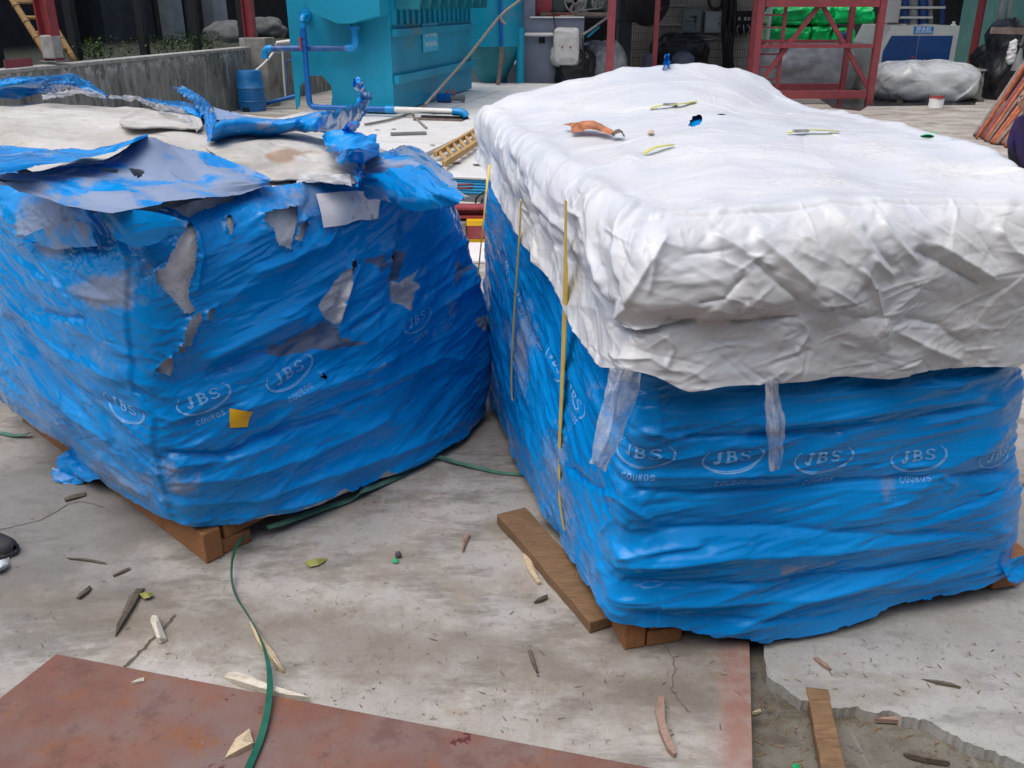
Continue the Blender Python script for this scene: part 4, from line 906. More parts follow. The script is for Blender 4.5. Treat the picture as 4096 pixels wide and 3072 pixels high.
# plastic wrapped control box, white conduit
def puff(name, c, r, mat, seed, amp=0.02, sc=0.25, nu=140, nv=70, p=3.2, label=None, cat=None, parent=None, floor=0.0, group=None, folds=None):
    u = np.linspace(0, 2 * np.pi, nu, endpoint=False); v = np.linspace(-np.pi / 2, np.pi / 2, nv); U, W = np.meshgrid(u, v)
    e = 2.0 / p; sp = lambda x: np.sign(x) * np.abs(x) ** e
    P = np.stack([r[0] * sp(np.cos(W)) * sp(np.cos(U)), r[1] * sp(np.cos(W)) * sp(np.sin(U)), r[2] * sp(np.sin(W))], -1) + np.array(c)
    N = gnormals(P, True); AL = (np.where(U > np.pi, 2*np.pi - U, U)) * max(r[0], r[1]) * .9; d = amp * crumple(P, sc, seed) * .5 + amp * .55 * facets(AL, P[..., 2], sc * .5, seed % 30, -.5, 1.9) + amp * .25 * facets(AL, P[..., 2] + P[..., 1], sc * .24, seed % 30 + 1, .4, 1.7) + amp * 0.8 * fbm(P[..., 0] * 2 + seed, P[..., 1] * 2, P[..., 2] * 2, 2)
    P = P - N * d[..., None] * -1; P[..., 2] = np.maximum(P[..., 2], floor)
    o = link(name, gridmesh(name, P, True), parent, mat)
    if label: tag(o, label, cat, group)
    return o
X0, X1, Z0, Z1 = fr(2216, 112, 2318, 262, 16.5)
t = empty('wrapped_box', ((X0 + X1) / 2, 16.62, Z0), 'control box wrapped in clear plastic hanging on the grey wall', 'control box')
puff('box_wrap', ((X0 + X1) / 2, 16.63, (Z0 + Z1) / 2), ((X1 - X0) / 2, 0.13, (Z1 - Z0) / 2), M['box_cover'], 4, 0.02, 0.16, p=7, parent=t)
X0, X1, Z0, Z1 = fr(2205, 180, 2300, 268, 16.62); puff('wrap_skirt', ((X0 + X1) / 2, 16.68, (Z0 + Z1) / 2), ((X1 - X0) / 2, 0.09, (Z1 - Z0) / 2), M['box_cover'], 9, 0.03, 0.14, p=3, parent=t)
for x, y in ((2249, 188), (2281, 189)): b = MB(); b.lathe(PY(x, y, 16.50), [(0.016, 0), (0.016, 0.02)], 10, axis=(0, -1, 0), x=(1, 0, 0)); b.build('button', M['red_steel'], t)
t_ = tag(fbox('conduit', 2096, 131, 2214, 145, 16.70, 0.07, M['pvc'], bevel=0.02), 'white conduit running left from the wrapped box', 'conduit')
pipe('cable', [PY(2208, -40, 16.7), PY(2212, 40, 16.7), PY(2222, 114, 16.7)], 0.009, M['cable'], 'black cable hanging down to the wrapped box', 'cable', dense=12)
pipe('cable', [PY(2330, 140, 16.6), PY(2372, 112, 16.7), PY(2430, 70, 17.0)], 0.022, M['iron'], 'grey cable rising right from the wrapped box', 'cable', dense=12)
pipe('cable', [PY(2328, 150, 16.5), PY(2334, 210, 16.5), PY(2330, 245, 16.5), PY(2318, 262, 16.55)], 0.011, M['cable'], 'black cable along the right side of the wrapped box', 'cable', dense=12)
b = MB(); b.beam(PY(2350, 148, 16.7), PY(2395, 108, 16.8), 0.05, 0.02); tag(b.build('teal_strip', M['teal']), 'short teal strip slanting beside the wrapped box', 'strip')
# black bag, grey tarp heap
c_ = PY(2305, 300, 16.6); puff('black_bag', (c_[0], 16.9, 0.42), (0.35, 0.35, 0.42), M['tarp_black'], 5, 0.05, 0.18, label='black plastic bag under the wrapped box', cat='bag')
c_ = PY(2430, 250, 17.6); puff('tarp_heap', (c_[0] - .05, 17.9, 0.36), (0.42, 0.5, 0.58), M['tarp_dark'], 6, 0.06, 0.25, label='heap under a dusty grey tarp behind the first red post', cat='tarp heap')
# red posts of the shed
def shed_post(px, py, Y, w, label, off=0.0):
    f = PY(px, py, Y); f[2] = 0
    t = empty('shed_post', f, label, 'post', 'red posts of the shed')
    b = MB(); b.box(f + UP * 1.75, (w, 0.08, 3.5)); b.build('front_flange', M['red_steel2'], t)
    b = MB(); b.box(f + UP * 1.75 + np.array([w * .32, .12, 0]), (w * .5, .158, 3.5)); b.build('web', M['red_steel'], t)
    b = MB(); b.box(f + UP * 0.005, (w * 2, .3, .01)); b.build('base_plate', M['steel_grey'], t)
shed_post(2438, 270, 16.1, 0.125, 'rose red shed post next to the wrapped box')
shed_post(2618, 230, 17.6, 0.085, 'slimmer rose red shed post between the tarp heap and the grey cabinets')
b = MB(); b.prism([PY(2627, 30, 17.6), PY(2650, 30, 17.6), PY(2627, 54, 17.6)], (0, .02, 0)); tag(b.build('post_gusset', M['red_steel2']), 'small triangular red gusset on the slim shed post', 'gusset')
# dark duct
t = empty('dark_duct', (PY(2500, 250, 19)[0], 19, 0), 'dark grey duct bending right between the red posts', 'duct')
fbox('vertical_duct', 2470, 50, 2520, 420, 19.0, 0.5, M['dark_grey'], t, ground=True); fbox('bend', 2470, -10, 2580, 92, 18.98, 0.54, M['dark_grey'], t, bevel=0.06)
c_ = PY(2590, 10, 18.7); lump('fan_housing', c_, (0.42, 0.35, 0.42), M['black'], None, None, 8, 0.05, parent=t)
tag(fbox('shade_backdrop', 2334, 70, 2475, 420, 19.6, 0.1, M['black'], ground=True), 'black partition painting in the shade behind the first red post', 'backdrop')  # black panel paints in the darkness of the shed interior
# tiled back wall with cabinets, conduits, cables
TY = 20.6
t = empty('tiled_wall', (PY(2800, 250, TY)[0], TY, 0), 'beige tiled back wall of the shed with cabinets and conduits', 'wall')
fbox('wall_face', 2300, -500, 3040, 420, TY, 0.25, M['tiles'], t, ground=True, up=4.4)
def cabinet(x0, y0, x1, y1, mat, label, knobs=(), depth=0.22, dark=None):
    X0, X1, Z0, Z1 = fr(x0, y0, x1, y1, TY - depth)
    t = empty('switch_cabinet', ((X0 + X1) / 2, TY - depth, Z0), label, 'cabinet', 'switch cabinets on the tiled wall')
    fbox('case', x0, y0, x1, y1, TY - depth, depth - 0.003, mat, t, bevel=0.012)
    if not dark: fbox('door', x0 + 5, y0 + 5, x1 - 4, y1 - 5, TY - depth - 0.013, 0.012, mat, t, bevel=0.004)
    for x, y, r, m in knobs: b = MB(); b.lathe(PY(x, y, TY - depth - 0.012), [(r, 0), (r, .03)], 10, axis=(0, -1, 0), x=(1, 0, 0)); b.build('knob', M[m], t)
    return t
cabinet(2733, 38, 2805, 132, M['e_box_green'], 'green grey switch cabinet with black knobs on the tiled wall', [(2782, 68, .035, 'cable'), (2780, 85, .028, 'cable'), (2745, 85, .015, 'cable'), (2758, 85, .015, 'cable'), (2760, 67, .015, 'cable'), (2771, 68, .015, 'cable'), (2764, 100, .012, 'cable'), (2780, 96, .012, 'cable'), (2780, 108, .012, 'cable')])
cabinet(2820, 45, 2887, 132, M['e_box_grey'], 'plain pale grey switch cabinet right of the green grey one', [(2876, 94, .018, 'cable')])
t = cabinet(2940, 43, 3004, 134, M['black'], 'open black switch cabinet with breakers and loose wires', dark=True); fbox('open_door', 3004, 43, 3024, 134, TY - .26, .05, M['black'], t)
for x in (2953, 2977, 2992): fbox('breaker', x, 68, x + 9, 82, TY - .23, .02, M['e_box_grey'], t)
for k in range(6):
    x = 2946 + k * 9; b = MB(); b.tube(crow([PY(x, 100, TY - .24), PY(x + rnd.uniform(-8, 8), 118, TY - .3), PY(x + rnd.uniform(-6, 6), 142, TY - .24)], 10), 0.012, 5); b.build('wire', M['e_box_grey'] if k % 2 else M['cable'], t, smooth=True)
for k, (pts, lab) in enumerate([([(2580, 100), (2725, 99), (2722, 156), (2850, 158), (2870, 145)], 'white conduit stepping down left of the green grey cabinet'), ([(2640, 23), (2738, 23)], 'short white conduit high on the tiled wall'), ([(2778, 139), (2870, 147)], 'white conduit just below the two grey cabinets'), ([(2880, 158), (2920, 158), (2960, 156)], 'white conduit behind the cable bundle')]):
    pipe('conduit', [PY(x, y, TY - .05) for x, y in pts], 0.022, M['coping'], lab, 'conduit', group='conduits on the tiled wall')
t = empty('cable_bundle', (PY(2900, 200, TY - .25)[0], TY - .25, 0), 'thick bundle of black cables running down the tiled wall', 'cable bundle')
for k in range(14):
    x = 2893 + k * 3.6; w_ = [PY(x + rnd.uniform(-5, 5) + (2905 - x) * (0.3 if y > 150 else 0), y, TY - .2 - rnd.uniform(0, .12)) for y in (-60, 40, 110, 160, 230, 300)]; w_[-1][2] = 0.05
    b = MB(); b.tube(crow(w_, 24), 0.035, 6); b.build('cable', M['cable'], t, smooth=True)
pipe('cable_loop', [PY(2862 + 27 * math.cos(q), 3 + 34 * math.sin(q), TY - .15) for q in np.linspace(-.9, 4.6, 20)], 0.03, M['cable'], 'black cable loop hanging above the pale grey cabinet', 'cable')
tag(fbox('dark_board', 2779, 168, 2788, 260, TY - .3, .05, M['dark_brown'], ground=True), 'narrow dark board leaning on the tiled wall', 'board')
tag(fbox('bucket_stack', 2575, 215, 2618, 300, TY - 1.2, .5, M['bucket'], ground=True, bevel=.06), 'pale grey drum at the foot of the slim red post', 'drum')
b = MB(); c_ = PY(2732, 240, TY - 1.0); c_[2] = 0; b.lathe(c_, [(.2, 0), (.24, .55), (.22, .58), (.12, .66)], 18); tag(b.build('drum', M['bucket'], smooth='auto'), 'pale lilac drum in front of the black bags', 'drum')
c_ = PY(2715, 230, TY - .6); puff('black_bags', (c_[0], TY - .55, 0.45), (.62, .3, .52), M['tarp_black'], 11, .08, .3, label='heap of black bags against the tiled wall', cat='bags')
# red rack
RY = 16.0
xr = fr(3490, 0, 3530, 10, RY); z_top = PY(3280, 12, RY)[2]
t = empty('red_rack', (PY(3260, 400, RY)[0], RY, 0), 'tall rose red steel rack with diagonal braces', 'rack')
pl = PY(3018, 290, RY); pr = PY(3505, 200, RY)
for x, Y, w in ((pl[0], RY, .105), (pr[0], RY, .105), (pl[0] + .18, RY + 1.1, .08), (pr[0] - .1, RY + 1.1, .09)):
    b = MB(); b.box((x, Y, 1.75), (w, w, 3.5)); b.build('upright', M['red_steel2'], t)
def rbar(y, h, Y, nm='beam', x0=None, x1=None, w=.08):
    z = PY(3260, y, Y)[2]; b = MB(); b.box((((x0 or pl[0] + .066) + (x1 or pr[0] - .066)) / 2, Y, z), ((x1 or pr[0] - .066) - (x0 or pl[0] + .066), w, h)); b.build(nm, M['red_steel2'], t)
rbar(12, .12, RY); rbar(184, .06, RY); rbar(378, .13, RY, x0=pl[0] + .07); rbar(165, .05, RY + 1.1, x0=pl[0] + .23, x1=pr[0] - .16); rbar(346, .10, RY + 1.1, x0=pl[0] + .23, x1=pr[0] - .16)
for p, q in (((3276, 22), (3058, 305)), ((3290, 22), (3472, 350))):
    b = MB(); b.beam(PY(*p, RY + .045), PY(*q, RY + .045), .07, .05, up=(0, 1, 0)); b.build('brace', M['red_steel2'], t)
xm = PY(3140, 150, RY - .05)[0]
b = MB(); b.box((xm, RY + .09, 1.5), (.055, .035, 2.6)); b.build('ladder_rail', M['red_steel2'], t)
for y in (60, 110, 165, 217, 268, 318): rbar(y, .028, RY + .09, 'ladder_rung', x0=pl[0] + .066, x1=xm - .03, w=.03)
for x in (3138, 3290, 3420): b = MB(); p = PY(x, -20, RY); b.box((p[0], RY, z_top + .5), (.08, .06, .85)); b.build('upright', M['red_steel2'], t)
# green wrapped bales on a deck behind the rack
BY = 21.0
gl = ['wide green wrapped bale in the upper row at its left end', 'narrow green bale second in the upper row', 'green bale with a white tag third in the upper row', 'green bale with a white tag at the right end of the upper row', 'wide green wrapped bale in the lower row at its left end', 'narrow green bale in the middle of the lower row', 'green bale with a white tag at the right end of the lower row']
for k, (x0, y0, x1, y1) in enumerate([(3088, 25, 3258, 101), (3256, 25, 3337, 101), (3333, 24, 3432, 98), (3424, 22, 3502, 98), (3083, 106, 3252, 182), (3247, 104, 3333, 182), (3327, 110, 3425, 182)]):
    X0, X1, Z0, Z1 = fr(x0, y0, x1, y1, BY)
    t = empty('green_bale', ((X0 + X1) / 2, BY + .4, Z0), gl[k], 'bale', 'green wrapped bales behind the red rack')
    puff('bale_wrap', ((X0 + X1) / 2, BY + .45, (Z0 + Z1) / 2), ((X1 - X0) / 2, .45, (Z1 - Z0) / 2), M['bag_green'], 20 + k, .055, .15, p=5, floor=Z0, parent=t, nu=120, nv=60)
    if k in (2, 3, 6): fbox('tag', (x0 + x1) / 2 + 8, y0 + 9, (x0 + x1) / 2 + 22, y0 + 16, BY - .03, .01, M['white'], t)
dz = fr(3080, 183, 3430, 190, BY)[3]
t = empty('bale_deck', (PY(3250, 200, BY)[0], BY, 0), 'pale concrete step and dark pallet boards under the green bales', 'deck')
b = MB(); x0, x1 = PY(3030, 190, BY)[0], PY(3560, 190, BY)[0]; b.hexa([(x, y, z) for z in (0, dz - .07) for x, y in ((x0, BY - .3), (x1, BY - .3), (x1, BY + 1.4), (x0, BY + 1.4))]); b.build('step', M['slab_light'], t)
for k in range(4): b = MB(); b.box(((x0 + x1) / 2, BY + .1 + k * .28, dz - .035), (x1 - x0 - .2, .14, .06)); b.build('board', M['wood_dark'], t)
for k in range(7): b = MB(); z = dz - .3 - k * .05; b.box((x0 + .9 + rnd.uniform(-.1, .1), BY - .45 - .05 * k, z * .5 - .02), (1.4, .08, .04)); 
tag(fbox('white_post', 3073, 22, 3083, 180, BY - .2, .08, M['white'], ground=True), 'slim white post left of the green bales', 'post')
X0, X1, Z0, Z1 = fr(3040, 225, 3440, 340, 18.2)
puff('tarp_heap', ((X0 + X1) / 2, 18.6, .38), ((X1 - X0) / 2, .7, .52), M['tarp_dark'], 31, .04, .4, p=3, label='low heap under a dusty grey tarp seen through the red rack', cat='tarp heap', nu=220, nv=100)
# squeezing machine
SY = 17.6
t = empty('squeezing_machine', (PY(3670, 420, SY)[0], SY, 0), 'cream machine housing with navy blue doors and a blue sign', 'machine')
zz0 = 0.02
out = [(3568, 103), (3840, 103), (3836, 103), (3806, 290)]
P_ = [PY(x, y, SY) for x, y in [(3568, 103), (3837, 103)]]
xl, xr_ = PY(3517, 240, SY)[0], PY(3812, 268, SY)[0]
ztop = P_[0][2]; zs = PY(3522, 180, SY)[2]
b = MB(); b.prism([(xl, SY, zz0), (P_[1][0] + .02, SY, zz0), (P_[1][0] + .02, SY, ztop), (P_[0][0], SY, ztop), (xl, SY, zs)], (0, 1.5, 0)); b.build('housing', M['machine_white'], t, bevel=.01)
zd0, zd1 = PY(3660, 300, SY)[2], PY(3690, 143, SY)[2]; xs = PY(3667, 200, SY)[0]; xd1 = PY(3818, 143, SY)[0]; xd0 = PY(3566, 143, SY)[0]; xdl = xl + .045; zds = PY(3524, 205, SY)[2]
b = MB(); b.prism([(xdl, SY - .012, zd0 - .5), (xs - .006, SY - .012, zd0 - .5), (xs - .006, SY - .012, zd1), (xd0, SY - .012, zd1), (xdl, SY - .012, zds)], (0, .011, 0)); d_ = b.build('door', M['machine_blue'], t)
b = MB(); b.prism([(xs + .006, SY - .012, zd0 - .5), (xd1 - .03, SY - .012, zd0 - .5), (xd1 - .03, SY - .012, zd1), (xs + .006, SY - .012, zd1)], (0, .011, 0)); d2_ = b.build('door', M['machine_blue'], t)
for x, y, dd in ((3648, 229, d_), (3795, 256, d2_)): b = MB(); b.lathe(PY(x, y, SY - .013), [(.02, 0), (.02, .03)], 10, axis=(0, -1, 0), x=(1, 0, 0)); b.build('knob', M['valve_red'], dd)
s_ = fbox('sign', 3656, 106, 3734, 134, SY - .018, .015, M['sign_blue'], t); sc_ = PY(3695, 117, SY - .021)
put_text('挤水机', sc_, np.array([1, 0, 0]), UP, .27, .085, M['ink_white'], s_); put_text('Squeezing Machine', PY(3695, 129, SY - .021), np.array([1, 0, 0]), UP, .31, .03, M['ink_white'], s_)
b = MB(); c_ = PY(3814, 97, SY + .1); b.lathe(c_ - UP * .04, [(.05, 0), (.05, .04), (.02, .05), (.03, .09)], 14); b.build('cap', M['white'], t, smooth='auto')
fbox('roller_frame', 3540, 0, 3600, 90, SY + .5, .3, M['machine_white'], t)
for k, (x, y0, y1, r) in enumerate([(3620, 20, 90, .07), (3650, 10, 95, .10), (3690, 15, 95, .09), (3720, 20, 95, .05), (3770, 0, 95, .04)]):
    b = MB(); b.tube([PY(x, y1, SY + .5), PY(x, y0 - 30, SY + .5)], r, 10); b.build('cylinder', M['steel_grey'] if k % 2 else M['machine_blue'], t, smooth='auto')
b = MB(); bar(b, 3600, 30, 3780, 30, SY + .4, .04); bar(b, 3600, 70, 3730, 70, SY + .4, .04); b.build('cross_rail', M['machine_white'], t)
b = MB(); w_ = PY(3440, 200, 18.9); b.beam((w_[0] + .1, 18.9, .55), (w_[0] + .55, 18.9, 1.25), .3, .6, up=(0, 1, 0)); b.build('feed_chute', M['steel_grey'], t, bevel=.02)
tag(fbox('blue_sack', 3372, 130, 3410, 250, 19.4, .4, M['machine_blue'], bevel=.08), 'dark blue sack at the left side of the cream machine', 'sack')
# tarp covered pile, paint can
X0, X1, Z0, Z1 = fr(3503, 258, 3905, 425, 16.6)
puff('tarp_pile', ((X0 + X1) / 2, 16.75, .30), ((X1 - X0) / 2 + .02, .62, .36), M['tarp_grey'], 41, .05, .42, p=2.9, label='long pile under a clear grey tarp in front of the blue doors', cat='tarp pile', nu=300, nv=130)
for k in range(3):
    X = X0 + .35 + k * .7; b = MB(); b.box((X, 16.75, .02), (.1, .9, .04)); tag(b.build('bearer', M['wood_dark']), ['timber bearer under the left end of the tarp pile', 'timber bearer under the middle of the tarp pile', 'timber bearer under the right end of the tarp pile'][k], 'bearer', 'bearers under the tarp pile')
cn = G(3741, 432, 0.0); hz = PY(3744, 378, cn[1])[2]; rr = .115
t = empty('paint_can', cn, 'dented white paint can with a red band on the floor', 'can')
b = MB(); b.lathe(cn + UP * .004, [(rr, 0), (rr * 1.03, .004), (rr, .012), (rr, hz * .66), (rr * .99, hz * .70)], 24); b.build('body', M['white'], t, smooth='auto')
b = MB(); b.lathe(cn + UP * (.005 + hz * .70), [(rr * .99, 0), (rr, hz * .22)], 24); b.build('band', M['valve_red'], t, smooth='auto')
b = MB(); b.lathe(cn + UP * (.006 + hz * .92), [(rr * 1.04, 0), (rr * 1.04, .018), (rr * .9, .018), (rr * .9, .006)], 24); b.build('rim', M['iron'], t, smooth='auto')
b = MB(); b.tube([cn + np.array([rr * math.cos(q), rr * math.sin(q) * 1.02, hz * .8 + .02 * math.cos(2 * q)]) for q in np.linspace(3.2, 6.2, 10)], .004, 5); b.build('wire_handle', M['iron'], t)
# drawer unit, black cover, corrugated wall, red column
DY = 17.0
t = empty('drawer_unit', (PY(3940, 420, DY)[0], DY, 0), 'white drawer unit with a shelf between the tarp pile and the black cover', 'drawers')
fbox('top_board', 3902, 277, 3985, 285, DY - .05, .6, M['drawer'], t); fbox('left_side', 3905, 300, 3924, 418, DY + .25, .3, M['drawer'], t, ground=True); fbox('case', 3926, 286, 3980, 424, DY, .5, M['drawer'], t, ground=True)
for y0, y1 in ((290, 330), (334, 372), (376, 416)):
    d_ = fbox('drawer', 3929, y0, 3944, y1, DY - .015, .014, M['drawer'], t); fbox('handle', 3934, (y0 + y1) / 2 - 2, 3940, (y0 + y1) / 2 + 2, DY - .03, .014, M['iron'], d_)
X0, X1, Z0, Z1 = fr(3955, 172, 4100, 415, 16.6)
puff('black_cover', ((X0 + X1) / 2 + .06, 16.9, .6), ((X1 - X0) / 2, .4, .72), M['tarp_black'], 51, .09, .4, p=2.6, label='tall bulky thing under a black cover at the right', cat='cover', nu=180, nv=90)
X0, X1, Z0, Z1 = fr(3880, 190, 3985, 280, 17.6); puff('black_sheet', ((X0 + X1) / 2, 17.6, Z0 + .15), ((X1 - X0) / 2, .3, .32), M['tarp_black'], 52, .09, .25, p=2.0, label='peaked black plastic sheet on the drawer unit', cat='sheet', floor=Z0 - .1)
X0, X1, Z0, Z1 = fr(4036, 178, 4062, 290, 16.35); puff('white_cloth', ((X0 + X1) / 2, 16.4, (Z0 + Z1) / 2 + .1), (.08, .06, .2), M['white'], 53, .03, .08, p=2.4, label='crumpled white cloth hung on the black cover', cat='cloth', floor=-1)
b = MB(); c_ = PY(4066, 282, 16.3); b.lathe(c_, [(.10, 0), (.02, .36)], 16); tag(b.build('paper_cone', M['steel_grey'], smooth='auto'), 'grey paper cone standing by the black cover', 'cone')
RX = 10.4
t = empty('corrugated_wall', (RX, 20, 0), 'teal corrugated sheet wall at the right end of the shed', 'wall')
for k in range(60):
    y0 = 17.0 + k * .11; b = MB(); b.prism([(RX, y0, 0.02), (RX - .035, y0 + .03, 0.02), (RX - .035, y0 + .06, 0.02), (RX, y0 + .09, 0.02), (RX, y0 + .11, 0.02), (RX + .02, y0 + .11, 0.02), (RX + .02, y0, 0.02)], (0, 0, 4.3)); b.build('sheet_rib', M['corr'], t)
p = PY(3918, 215, 21.5); b = MB(); b.box((p[0] + .0, 21.5, 2.1), (.34, .3, 4.2)); tag(b.build('red_column', M['red_steel2']), 'dark rose column in front of the corrugated wall', 'column')
for k, (x0, y0, x1, y1) in enumerate([(3976, 205, 4012, 45), (4010, 188, 4046, 35)]):
    b = MB(); b.tube([PY(x0, y0, 17.8), PY(x1, y1 - 60, 17.4)], .045, 10); tag(b.build('pale_tube', M['iron'], smooth=True), ['left of two pale tubes leaning by the corrugated wall', 'right of two pale tubes leaning by the corrugated wall'][k], 'tube', 'pale tubes by the wall')
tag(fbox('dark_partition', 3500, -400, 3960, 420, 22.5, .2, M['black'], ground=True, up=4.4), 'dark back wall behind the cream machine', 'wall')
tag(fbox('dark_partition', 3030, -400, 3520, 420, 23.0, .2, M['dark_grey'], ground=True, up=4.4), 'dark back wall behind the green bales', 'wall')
t = empty('shed_roof', (5, 20, 4.4), 'dark sheet roof over the open shed', 'roof')
for xa, xb, ya, yb in ((-.4, 5.2, 16.1, 25.), (5.21, 8.9, 16.1, 18.4), (8.91, 12., 16.1, 25.)):  # out of view; shades the shed, middle sheet cut short to light the bales
    b = MB(); b.box(((xa + xb) / 2, (ya + yb) / 2, 4.5), (xb - xa, yb - ya, .08)); b.build('roof_sheet', M['roof'], t)
b = MB(); b.box((5.3, 16.05, 4.35), (11.4, .12, .2)); b.build('eaves_beam', M['red_steel2'], t)
# leaning bundle of rods
lab = {'rod_rust': 'thin rust orange rod', 'rod_grey': 'thin grey brown rod', 'rod_red': 'thin dull red rod'}
_n1 = 'first second third fourth fifth sixth seventh eighth ninth tenth eleventh twelfth thirteenth fourteenth fifteenth sixteenth seventeenth eighteenth nineteenth'.split()
ordi = _n1 + ['twentieth'] + ['twenty-' + w for w in _n1[:9]] + ['thirtieth']
for k in range(30):
    f = k / 29; ft = G(3900 + 170 * f + rnd.uniform(-2, 2), 546 + 52 * f + rnd.uniform(-8, 6), 0.02)
    tp_ = PY(4130 + 240 * f + rnd.uniform(-14, 14), 205 + 60 * f + rnd.uniform(-30, 10), ft[1] + 0.9)
    m = rnd.choice(['rod_rust', 'rod_grey', 'rod_red', 'rod_red']) if f < .5 else rnd.choice(['rod_rust', 'rod_rust', 'rod_grey'])
    b = MB(); md = (ft + tp_) / 2 - UP * rnd.uniform(0, .03); b.tube(crow([ft, md, tp_ + (tp_ - ft) * .25], 8), rnd.uniform(.016, .032), 6); tag(b.build('steel_rod', M[m], smooth=True), lab[m] + ', ' + ordi[k] + ' from the left in the leaning bundle', 'rod', 'rods leaning in a bundle at the right')
t = empty('rod_rack', tuple(PY(4330, 480, 12.6) * [1, 1, 0]), 'grey trestle that the leaning rods rest on at the right', 'trestle')
p = PY(4330, 250, 12.75); b = MB(); b.beam((p[0] - 1.2, 12.95, 1.25), (p[0] + 1.2, 12.75, 1.2), .08); b.build('rail', M['rod_grey'], t)
for s in (-.5, 1.1): b = MB(); b.beam((p[0] + s, 12.95, 0), (p[0] + s, 12.9, 1.21), .07, .07, up=(0, 1, 0)); b.build('leg', M['rod_grey'], t)
# ------------------------------------------------------------------ the two wrapped loads
LO, LA, LB = np.array([-.94, 2.34, 0]), np.array([.597, .802, 0]), np.array([-.802, .597, 0])      # left load: near corner, right face, left face
RO, RA, RB = np.array([.30, 1.94, 0]), np.array([.972, .235, 0]), np.array([-.235, .972, 0])      # right load: near left corner, front face, left face
def loc(O, A, B, p): q = p - O; return float(q @ A), float(q @ B), float(p[2])
def ringpts(ctrl, S, Lp, sm):
    c = sorted(ctrl); s = np.array([k[0] for k in c]); N = 3000
    ss = np.linspace(0, Lp, N, endpoint=False); out = []
    w = int(sm / Lp * N); ker = np.exp(-0.5 * (np.arange(-3*w, 3*w + 1) / max(w, 1)) ** 2); ker /= ker.sum()
    for i in (1, 2, 3):
        v = np.array([k[i] for k in c]); y = np.interp(ss, s, v, period=Lp)
        y = np.convolve(np.concatenate([y[-3*w:], y, y[:3*w]]), ker, 'valid') if w else y
        out.append(np.interp(S, ss, y, period=Lp))
    return np.stack(out, -1)
def loft(rings, ts, S, Lp, nv, O, A, B, sm=.045):
    R = np.stack([ringpts(r, S, Lp, sm if not isinstance(sm, list) else sm[i]) for i, r in enumerate(rings)])
    ts = np.array(ts, float); T = np.linspace(0, ts[-1], nv); k = len(ts); i = np.clip(np.searchsorted(ts, T, 'right') - 1, 0, k - 2)
    m = np.zeros_like(R); m[1:-1] = (R[2:] - R[:-2]) / (ts[2:] - ts[:-2])[:, None, None]; m[0] = (R[1] - R[0]) / (ts[1] - ts[0]); m[-1] = (R[-1] - R[-2]) / (ts[-1] - ts[-2])
    h = (ts[i + 1] - ts[i]); f = ((T - ts[i]) / h)[:, None, None]; h = h[:, None, None]
    P = (2*f**3 - 3*f**2 + 1) * R[i] + (f**3 - 2*f**2 + f) * h * m[i] + (-2*f**3 + 3*f**2) * R[i + 1] + (f**3 - f**2) * h * m[i + 1]
    return O + P[..., :1] * A + P[..., 1:2] * B + P[..., 2:] * UP
def nonuni(parts):
    out = []
    for a_, c_, st in parts: out.append(np.arange(a_, c_ - st * .3, st))
    return np.concatenate(out)
def aniso(s, v, ang, fl, fw, seed, warp=1.0):
    al = s * np.cos(ang) + v * np.sin(ang); ac = -s * np.sin(ang) + v * np.cos(ang)
    n = perlin(al * fl + 3 * seed, ac * fw + warp * perlin(s * 1.7, v * 2.3, seed + .3), seed * 1.7 + .5); return 1 - 2.2 * np.abs(n)
def sculpt(X, Y, D, lines, N=None):
    for pts, w, amp in lines:
        xs = [p[0] for p in pts]; ys = [p[1] for p in pts]; m = 5 * w
        box = (X > min(xs) - m) & (X < max(xs) + m) & (Y > min(ys) - m) & (Y < max(ys) + m)
        if not box.any(): continue
        d = polydist(X[box], Y[box], pts, False)
        # taper towards both ends
        e = np.minimum(np.hypot(X[box] - xs[0], Y[box] - ys[0]), np.hypot(X[box] - xs[-1], Y[box] - ys[-1]))
        D[box] += amp * np.exp(-np.sqrt((d / w) ** 2 + .04) + .2) * sstep(e, 0, 3.5 * w)
    return D
def rfolds(s, v, n, ang, sd, seed, s_rng, v_rng, L=(.06, .35), W=(.004, .012), Amp=(.0015, .005)):
    r = random.Random(seed); D = np.zeros_like(s)
    for _ in range(n):
        cs, cv = r.uniform(*s_rng), r.uniform(*v_rng); a_ = ang(cs, cv) if callable(ang) else ang; a_ += r.gauss(0, sd); l = r.uniform(*L) / 2; w = r.uniform(*W); am = r.uniform(*Amp) * r.choice((1, 1, -1))
        box = (np.abs(s - cs) < l + 5*w) & (np.abs(v - cv) < l + 5*w)
        if not box.any(): continue
        ds, dv = s[box] - cs, v[box] - cv; al = ds*math.cos(a_) + dv*math.sin(a_); ac = -ds*math.sin(a_) + dv*math.cos(a_) + .15*w*np.sin(al/l*4 + cs*40)
        D[box] += am * np.exp(-np.sqrt((ac / w) ** 2 + .05) + .2) * sstep(1 - np.abs(al) / l, 0, .7)
    return D

